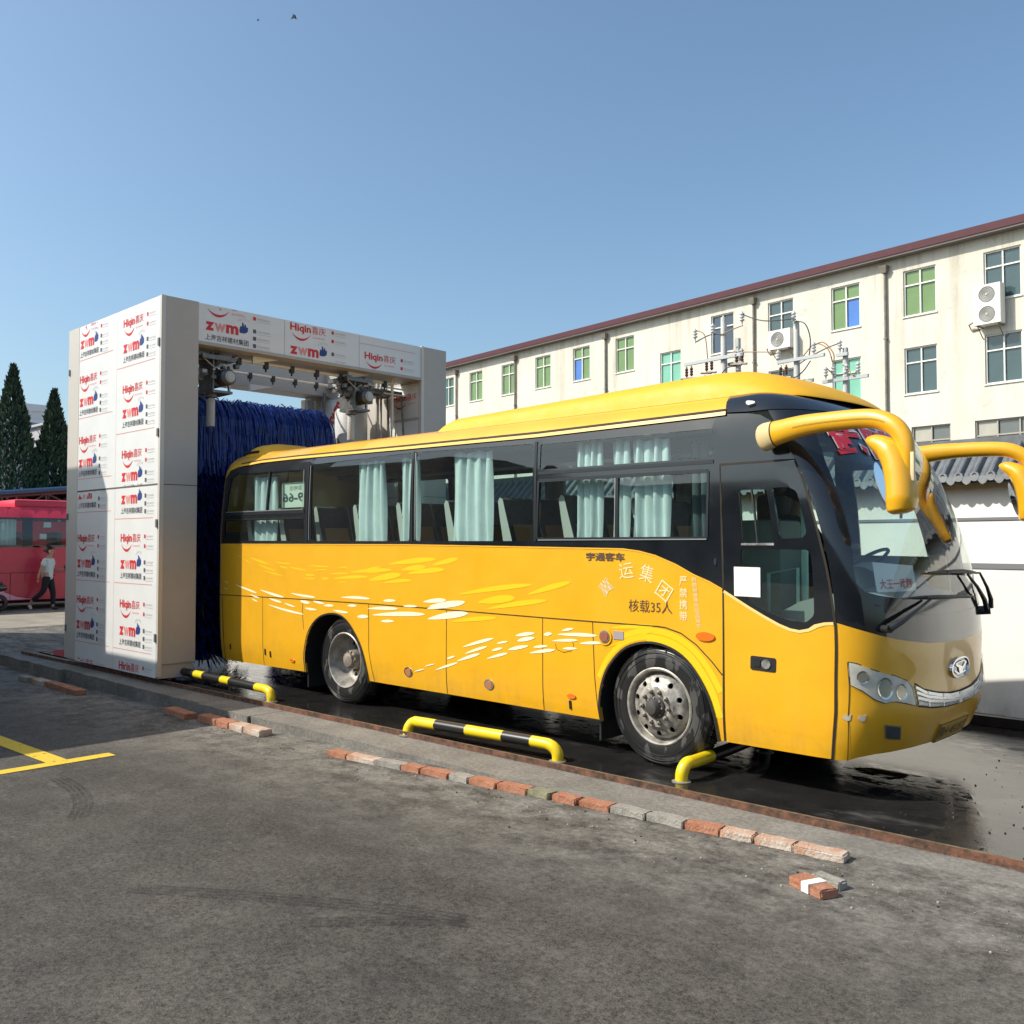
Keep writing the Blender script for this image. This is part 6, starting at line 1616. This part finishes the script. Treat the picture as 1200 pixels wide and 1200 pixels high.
for y in (-4.3, 5.3):
    mb = MB(); mb.lathe([(.25,-.02),(.3,-.03),(.46,-.01),(.49,.04),(.49,.22),(.25,.24)], (RX - .03, y, .49), (-1, 0, 0), n=32); w_ = mb.build('wheel', [M_TYRE], rb, smooth=35)
    mb = MB(); mb.lathe([(.30,-.02),(.26,.02),(.1,.0),(.09,-.04),(.001,-.04)], (RX - .03, y, .49), (-1, 0, 0), n=24); mb.build('rim', [M_RIM], w_, smooth=35)
mb = MB(); mb.box(RX - 2.2, RX - .25, -5.4, 6.8, .18, .30); mb.build('chassis', [M_DARK], rb)

# scooter at the left edge
sc = root('scooter', 'dark motor scooter at the left edge in front of the red coach', 'scooter', (-22.5, 1.55, 0))
def scp(a, b, z): return (-22.5 + b, 1.55 + a, z)     # a: along y towards its tail (image right)
mb = MB(); mb.lathe([(.13,-.05),(.20,-.055),(.235,-.03),(.24,0),(.235,.03),(.20,.055),(.13,.05)], scp(.42, 0, .24), (1,0,0), n=28); mb.build('wheel', [M_RUB], sc, smooth=40)
mb = MB(); mb.lathe([(.13,-.05),(.20,-.055),(.235,-.03),(.24,0),(.235,.03),(.20,.055),(.13,.05)], scp(-.82, 0, .24), (1,0,0), n=28); mb.build('wheel', [M_RUB], sc, smooth=40)
mb = MB(); bd = spl([scp(.62, 0, .62), scp(.35, 0, .66), scp(.0, 0, .55), scp(-.2, 0, .34), scp(-.5, 0, .32), scp(-.68, 0, .55), scp(-.62, 0, .95)], 6)
tube_ell(mb, bd, lerp_r([(0,.04,.05),(.1,.12,.13),(.35,.14,.15),(.55,.07,.14),(.8,.08,.14),(1,.05,.06)], len(bd)), (1, 0, 0)); mb.build('body', [mat('scooter_dark', (.04,.03,.035), rough=.3, coat=.5)], sc, smooth=45)
mb = MB(); mb.rbox(*[-22.62, -22.38], 1.45, 2.05, .72, .80, .03); mb.build('seat', [M_RUB], sc, smooth=40)
mb = MB(); mb.tube([scp(-.62, -.33, 1.02), scp(-.62, .33, 1.02)], .018, 8); mb.tube([scp(-.82, .07, .24), scp(-.66, .05, .6)], .02, 8); mb.build('handlebar', [M_PLK], sc)

# canopy shed behind the red coach
cs = root('canopy_shed', 'low open shed with blue edged roof and steel truss behind the red coach', 'shed', (-29, 4, 0))
mb = MB()
def cz(y): return 3.10 + .11 * (y - 1.2)
ys = (-6, 9.5)
vs = [(x, y, cz(y) + d) for d in (0, .10) for x in (-27, -33) for y in ys]
mb.add(vs, [(0,1,3,2),(4,6,7,5),(0,4,5,1),(1,5,7,3),(2,3,7,6),(0,2,6,4)]); mb.build('roof', [mat('shed_roof', (.07,.12,.17), rough=.5)], cs)
mb = MB(); mb.add([(-26.98, y, cz(y) + d) for y in ys for d in (.02, .12)], [(0, 2, 3, 1)]); mb.tube([(-26.97, ys[0], cz(ys[0]) + .1), (-26.97, ys[1], cz(ys[1]) + .1)], .05, 6); mb.build('blue_edge', [mat('shed_blue', (.08,.26,.42), rough=.4)], cs)
mb = MB()
M_TR = mat('truss_steel', (.20,.17,.16), rough=.6)
for x in (-27.2, -29.5):
    mb.tube([(x, -6, cz(-6) - .55), (x, 9.5, cz(9.5) - .55)], .035, 6); mb.tube([(x, -6, cz(-6) - .05), (x, 9.5, cz(9.5) - .05)], .035, 6)
    y = -6; k = 0
    while y < 9.3:
        mb.tube([(x, y, cz(y) - .55), (x, y, cz(y) - .05)], .025, 6); mb.tube([(x, y, cz(y) - (.55 if k % 2 else .05)), (x, y + .9, cz(y + .9) - (.05 if k % 2 else .55))], .022, 6); y += .9; k += 1
mb.build('truss', [M_TR], cs)
for y in (-5.5, 1.0, 9):
    mb = MB(); mb.tube([(-27.2, y, -.1), (-27.2, y, cz(y))], .07, 10); mb.tube([(-32.6, y, -.1), (-32.6, y, cz(y))], .07, 10); mb.build('post', [M_TR], cs)

# cypress trees
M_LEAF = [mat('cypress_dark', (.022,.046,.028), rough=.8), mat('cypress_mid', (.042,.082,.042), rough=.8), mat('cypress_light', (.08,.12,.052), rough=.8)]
def cypress(x, y, h, rmax, seed, label, n=9000, low=0.3):
    random.seed(seed)
    rt = root('cypress_tree', label, 'tree', (x, y, 0), 'cypress trees behind the red coach')
    mb = MB(); mb.tube([(x, y, -.1), (x, y, h * .5), (x, y, h * .93)], [.13, .08, .02], 8)
    for k in range(14):
        a = random.uniform(0, 6.28); z = random.uniform(.6, h * .7); mb.tube([(x, y, z), (x + cos(a) * rmax * .6, y + sin(a) * rmax * .6, z + .8)], [.03, .01], 5)
    mb.build('trunk', [mat('cypress_bark', (.09,.065,.045), rough=.9)], rt)
    mb = MB()
    lob = [(random.uniform(0, 6.28), random.uniform(low, h * .9), random.uniform(.10, .26), random.uniform(.15, .5)) for _ in range(60)]
    def rad(z, a):
        t = z / h; r = rmax * (min(1, (z / (h * .22))) ** .5 if z < h * .22 else 1) * max(0, (1 - max(0, t - .30) / .70)) ** .80
        for la, lz, amp, s in lob:
            d = ((z - lz) / s) ** 2 + ((((a - la + pi) % (2 * pi)) - pi) / .5) ** 2
            r += amp * rmax * .55 * math.exp(-d) * (1 - t * .6)
        return r
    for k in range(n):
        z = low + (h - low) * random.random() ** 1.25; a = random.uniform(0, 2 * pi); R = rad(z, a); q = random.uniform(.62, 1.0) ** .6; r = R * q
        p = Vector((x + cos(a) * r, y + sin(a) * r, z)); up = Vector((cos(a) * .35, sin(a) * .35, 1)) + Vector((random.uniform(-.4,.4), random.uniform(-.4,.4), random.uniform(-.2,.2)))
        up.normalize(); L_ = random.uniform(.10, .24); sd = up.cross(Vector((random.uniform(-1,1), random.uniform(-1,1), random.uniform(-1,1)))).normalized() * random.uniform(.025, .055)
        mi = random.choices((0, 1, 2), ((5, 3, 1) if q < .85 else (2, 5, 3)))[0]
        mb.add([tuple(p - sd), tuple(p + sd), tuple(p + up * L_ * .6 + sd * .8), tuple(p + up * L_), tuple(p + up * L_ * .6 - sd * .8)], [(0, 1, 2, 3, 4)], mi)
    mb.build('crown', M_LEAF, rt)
cypress(-32.0, 5.28, 8.25, 1.12, 1, 'tallest dark cypress tree at the left edge behind the shed')
cypress(-32.2, 6.80, 7.55, .95, 2, 'narrow cypress tree between the tallest one and the gantry')
cypress(-31.4, 6.0, 4.9, .8, 3, 'small cypress filling the gap between the two tall cypress trees', n=4500)

# distant buildings on the left
M_DW = mat('distant_white', (.72,.71,.70), rough=.8, noise=.06, nscale=.5); M_DG = mat('distant_grey', (.42,.42,.44), rough=.8, noise=.08, nscale=.4)
db = root('white_building', 'plain white flat roofed building behind the cypress trees', 'building', (-52, 6, 0))
mb = MB(); mb.box(-56, -46, -6, 11.6, -.2, 8.6); mb.build('wall', [M_DW], db)
mb = MB(); mb.box(-56.1, -45.9, -6.1, 11.7, 8.6, 8.95); mb.build('parapet', [M_DW], db)
mb = MB()
for y in (2.5, 6.6, 10.0): mb.box(-46, -45.94, y, y + 1.5, 6.2, 8.0)
mb.build('window', [mat('distant_window', (.30,.36,.40), rough=.2)], db)
mb = MB()
for y in (2.5, 6.6, 10.0):
    for q in ((y - .14, y, 6.06, 8.14), (y + 1.5, y + 1.64, 6.06, 8.14), (y - .14, y + 1.64, 8.0, 8.16), (y - .14, y + 1.64, 6.04, 6.2)): mb.box(-46, -45.9, *q)
mb.build('window_surround', [M_WHT], db)
dg = root('grey_building', 'grey flat roofed building with a stepped cornice right of the cypress trees', 'building', (-47, 16, 0))
mb = MB(); mb.box(-50, -43, 10.3, 24, -.2, 6.9); mb.build('wall', [M_DG], dg)
mb = MB(); mb.box(-50.1, -42.85, 10.2, 24.1, 6.9, 7.15); mb.box(-50, -42.95, 10.25, 24, 7.15, 7.55); mb.box(-50.2, -42.8, 10.1, 24.1, 7.55, 7.66); mb.build('cornice', [M_DG], dg)

# neighbouring depot block outside the frame on the left (throws the shade on the yard)
nb = root('depot_block', 'plain rendered depot block outside the frame on the left', 'building', (-13, -8, 0))
mb = MB(); mb.box(-19.8, -7.53, -12, -4.15, -.3, 4.2); mb.build('wall', [mat('depot_render', (.55,.53,.48), rough=.9, noise=.2, nscale=1)], nb)
mb = MB(); mb.box(-19.8, -11.65, -4.60, -4.2, 4.2, 6.95); mb.build('roof_wall', [MATS['depot_render']], nb)
mb = MB(); mb.box(-7.53, -7.49, -8.5, -7.4, .0, 2.1); mb.build('door', [mat('depot_door', (.20,.22,.25), rough=.6)], nb)
for y in (-11, -6.5):
    mb = MB(); mb.box(-7.53, -7.48, y, y + 1.3, 1.3, 2.6); mb.build('window', [PANE['teal'][0]], nb)

hl = root('added_hall', 'long grey brick hall added unseen behind the camera for the coach to reflect', 'building', (5, -44, 0))  # unseen hall, added so the coach glass reflects a dark mass, not bright horizon
mb = MB(); mb.box(-55, 75, -56, -42, -.3, 10.5); mb.build('wall', [mat('hall_brick', (.10,.095,.09), rough=.9, noise=.3, nscale=1)], hl)
for x in np.arange(-52, 72, 6.2):
    mb = MB(); mb.box(x, x + 3.2, -42, -41.95, 5.6, 7.8); mb.build('window', [PANE['teal'][0]], hl)
    mb = MB(); mb.box(x, x + 4.0, -42, -41.94, 0, 3.9); mb.build('shutter_door', [mat('hall_shutter', (.09,.11,.13), rough=.6)], hl)

# =================================================================== PERSON
def skin_mesh(joints, bones, root_i=0, sub=2):
    me = bpy.data.meshes.new('tmp'); me.from_pydata([j[0] for j in joints], bones, [])
    o = bpy.data.objects.new('tmp', me); COL.objects.link(o)
    md = o.modifiers.new('s', 'SKIN'); md.use_smooth_shade = True
    for i, j in enumerate(joints):
        sv = me.skin_vertices[0].data[i]; r = j[1]; sv.radius = (r, r) if not isinstance(r, tuple) else r; sv.use_root = (i == root_i)
    s2 = o.modifiers.new('ss', 'SUBSURF'); s2.levels = sub; s2.render_levels = sub
    bpy.context.view_layer.update()
    r = bpy.data.meshes.new_from_object(o.evaluated_get(bpy.context.evaluated_depsgraph_get()))
    V = [tuple(v.co) for v in r.vertices]; Fc = [tuple(p.vertices) for p in r.polygons]
    bpy.data.objects.remove(o); bpy.data.meshes.remove(me); bpy.data.meshes.remove(r)
    return V, Fc
PL = Vector((-22.55, 3.22, 0)); PF_ = Vector((.72, .69, 0)).normalized(); PS = Vector((-.69, .72, 0))
def W3(f, s, z): return PL + PF_ * f + PS * s + Vector((0, 0, z))     # f forward, s to the person's left (away from camera)
pe = root('person', 'person in a pale grey T-shirt and black trousers walking right past the red coach', 'person', tuple(PL))
J = [((0,0,.93),.12),((.01,0,1.10),.115),((.03,0,1.30),(.13,.12)),((.04,0,1.42),.075),((.06,0,1.50),.055),((.085,0,1.60),.095),((.09,0,1.69),.085),
     ((.03,-.18,1.37),.055),((-.06,-.22,1.13),.045),((-.14,-.21,.93),.033),((-.16,-.20,.85),.03),
     ((.03,.18,1.37),.055),((.06,.22,1.12),.045),((.26,.20,1.10),.034),((.34,.18,1.12),.03),
     ((.02,-.09,.88),.095),((-.06,-.09,.50),.06),((-.38,-.09,.24),.04),((-.44,-.09,.12),.035),((-.38,-.09,.03),.03),
     ((.02,.09,.88),.095),((.12,.09,.48),.06),((.12,.09,.09),.04),((.13,.09,.05),.035),((.27,.09,.03),.03)]
Bn = [(0,1),(1,2),(2,3),(3,4),(4,5),(5,6),(2,7),(7,8),(8,9),(9,10),(2,11),(11,12),(12,13),(13,14),(0,15),(15,16),(16,17),(17,18),(18,19),(0,20),(20,21),(21,22),(22,23),(23,24)]
M_SKIN = mat('skin', (.48,.27,.18), rough=.55)
def pbuild(nm, joints, bones, m, parent=pe):
    V, Fc = skin_mesh(joints, bones); mb = MB(); mb.add([W3(*v) for v in V], Fc); return mb.build(nm, [m], parent, smooth=80)
pbuild('body', J, Bn, M_SKIN)
mb = MB()
HC = W3(.10, 0, 1.60)
for q in (-.035, .035): mb.lathe([(.001,-.008),(.008,0),(.001,.008)], HC + PF_ * .070 + PS * q + Vector((0,0,.012)), PF_, n=8)
mb.build('eyes', [M_PLK], pe)
mb = MB(); mb.tube([HC + PF_ * .08 + Vector((0,0,.02)), HC + PF_ * .108 + Vector((0,0,-.02))], [.010, .016], 8)
for s in (-1, 1): mb.tube([HC + PS * s * .088 + Vector((0,0,.03)) - PF_ * .01, HC + PS * s * .095 + Vector((0,0,-.03)) - PF_ * .01], [.018, .010], 8)
for s, o_, dz in ((-1, W3(-.165,-.20,.83), -1), (1, W3(.36,.17,1.13), 0)):
    for k in range(4):
        a = o_ + PS * (-.025 + .017 * k)
        d = Vector((0,0,-.05)) if dz else PF_ * .045 + Vector((0,0,-.01))
        mb.tube([a, a + d, a + d * 1.6 + PF_ * .012], [.010, .009, .006], 6)
    mb.tube([o_ + PF_ * .02, o_ + PF_ * .045 + Vector((0,0,-.03))], [.011, .008], 6)
mb.build('face_and_fingers', [M_SKIN], pe, smooth=60)
pbuild('t_shirt', [((.0,0,.80),.150),((.0,0,.94),.160),((.01,0,1.10),.142),((.03,0,1.30),(.147,.135)),((.035,0,1.40),.09),((.03,-.18,1.37),.078),((-.03,-.215,1.20),.074),((.03,.18,1.37),.078),((.05,.215,1.20),.074)], [(0,1),(1,2),(2,3),(3,4),(3,5),(5,6),(3,7),(7,8)], mat('t_shirt_grey', (.58,.66,.66), rough=.9))
pbuild('trousers', [((0,0,1.0),.122),((.02,-.09,.86),.112),((-.06,-.09,.50),.078),((-.37,-.09,.25),.062),((.02,.09,.86),.112),((.12,.09,.48),.078),((.12,.09,.12),.062)], [(0,1),(1,2),(2,3),(0,4),(4,5),(5,6)], mat('trousers_black', (.015,.016,.022), rough=.9))
hr = [((.035,0,1.665),.092),((.05,0,1.705),.080),((.0,0,1.60),.076)]
pbuild('hair', hr, [(0,1),(0,2)], mat('hair_black', (.012,.01,.009), rough=.6))
pbuild('shoes', [((-.45,-.09,.14),.045),((-.40,-.09,.05),.045),((-.385,-.09,.005),.03)], [(0,1),(1,2)], mat('shoe_pale', (.55,.53,.50), rough=.7))
pbuild('shoes', [((.10,.09,.05),.05),((.20,.09,.04),.045),((.28,.09,.03),.035)], [(0,1),(1,2)], mat('shoe_dark', (.04,.04,.045), rough=.7))
mb = MB(); mb.rbox(-.035, .035, -.008, .008, -.07, .07, .006, M=Matrix.Translation(W3(.40, .17, 1.15)) @ Matrix.Rotation(-.6, 4, 'Y'))
o = mb.build('phone', [M_PLK], loc=tuple(W3(.40, .17, 1.15))); setp(o, 'dark phone held in front by the walking person', 'phone')

# driver seated behind the coach windscreen
PL = Vector((.36, 1.80, 0)); PF_ = Vector((1, 0, 0)); PS = Vector((0, 1, 0))
dv = root('person', 'seated driver in a dark jacket behind the coach door glass', 'person', (.36, 1.80, 1.58))
Jd = [((0,0,1.66),.13),((-.01,0,1.85),.125),((-.03,0,2.02),.12),((-.02,0,2.12),.07),((0,0,2.20),.052),((.03,0,2.30),.092),((.035,0,2.39),.082),
      ((-.02,-.19,2.05),.055),((.12,-.24,1.82),.043),((.40,-.18,1.80),.034),((.52,-.17,1.82),.03),((-.02,.19,2.05),.055),((.12,.24,1.82),.043),((.40,.18,1.80),.034),((.52,.17,1.82),.03),
      ((.05,-.10,1.66),.085),((.50,-.12,1.66),.065),((.58,-.12,1.22),.045),((.68,-.12,1.18),.035),((.05,.10,1.66),.085),((.50,.12,1.66),.065),((.58,.12,1.22),.045),((.68,.12,1.18),.035)]
Bd = [(0,1),(1,2),(2,3),(3,4),(4,5),(5,6),(2,7),(7,8),(8,9),(9,10),(2,11),(11,12),(12,13),(13,14),(0,15),(15,16),(16,17),(17,18),(0,19),(19,20),(20,21),(21,22)]
pbuild('body', Jd, Bd, M_SKIN, dv)
pbuild('jacket', [((0,0,1.62),.15),((-.01,0,1.85),.145),((-.03,0,2.02),.14),((-.02,0,2.11),.085),((-.02,-.19,2.05),.075),((.12,-.24,1.82),.062),((.36,-.19,1.80),.05),((-.02,.19,2.05),.075),((.12,.24,1.82),.062),((.36,.19,1.80),.05)], [(0,1),(1,2),(2,3),(2,4),(4,5),(5,6),(2,7),(7,8),(8,9)], mat('jacket_dark', (.02,.02,.025), rough=.9), dv)
pbuild('trousers', [((.05,-.10,1.66),.10),((.50,-.12,1.66),.08),((.575,-.12,1.28),.06),((.05,.10,1.66),.10),((.50,.12,1.66),.08),((.575,.12,1.28),.06)], [(0,1),(1,2),(0,3),(3,4),(4,5)], MATS['trousers_black'], dv)
pbuild('hair', [((.0,0,2.36),.095),((.02,0,2.41),.088),((-.03,0,2.30),.07)], [(0,1),(0,2)], MATS['hair_black'], dv)
# birds
def bird(p, s, label):
    mb = MB(); p = Vector(p)
    tube_ell(mb, spl([p + Vector((-.12, 0, .16)) * s, p, p + Vector((.1, 0, -.14)) * s], 5), lerp_r([(0,.01 * s,.01 * s),(.5,.07 * s,.08 * s),(1,.02 * s,.02 * s)], 11), (0, 1, 0), n=10)
    for q in (-1, 1): mb.add([tuple(p + Vector((-.03,0,.06)) * s), tuple(p + Vector((.08,0,-.08)) * s), tuple(p + Vector((.10 * q, .12 * q, -.16)) * s), tuple(p + Vector((.03 * q, .08 * q, -.02)) * s)], [(0, 1, 2, 3)])
    o = mb.build('bird', [mat('bird_dark', (.03,.035,.045), rough=.8)], loc=tuple(p)); setp(o, label, 'bird', 'birds high in the sky')
bird(tuple(camo.location + FH * 30 + Vector((sin(TH), cos(TH), 0)) * (-260 / 1085 * 30) + Vector((0, 0, 628 / 1085 * 30))), .75, 'larger dark bird high in the sky above the gantry')
bird(tuple(camo.location + FH * 40 + Vector((sin(TH), cos(TH), 0)) * (-303 / 1085 * 40) + Vector((0, 0, 624 / 1085 * 40))), .45, 'smaller faint bird high in the sky left of the larger bird')
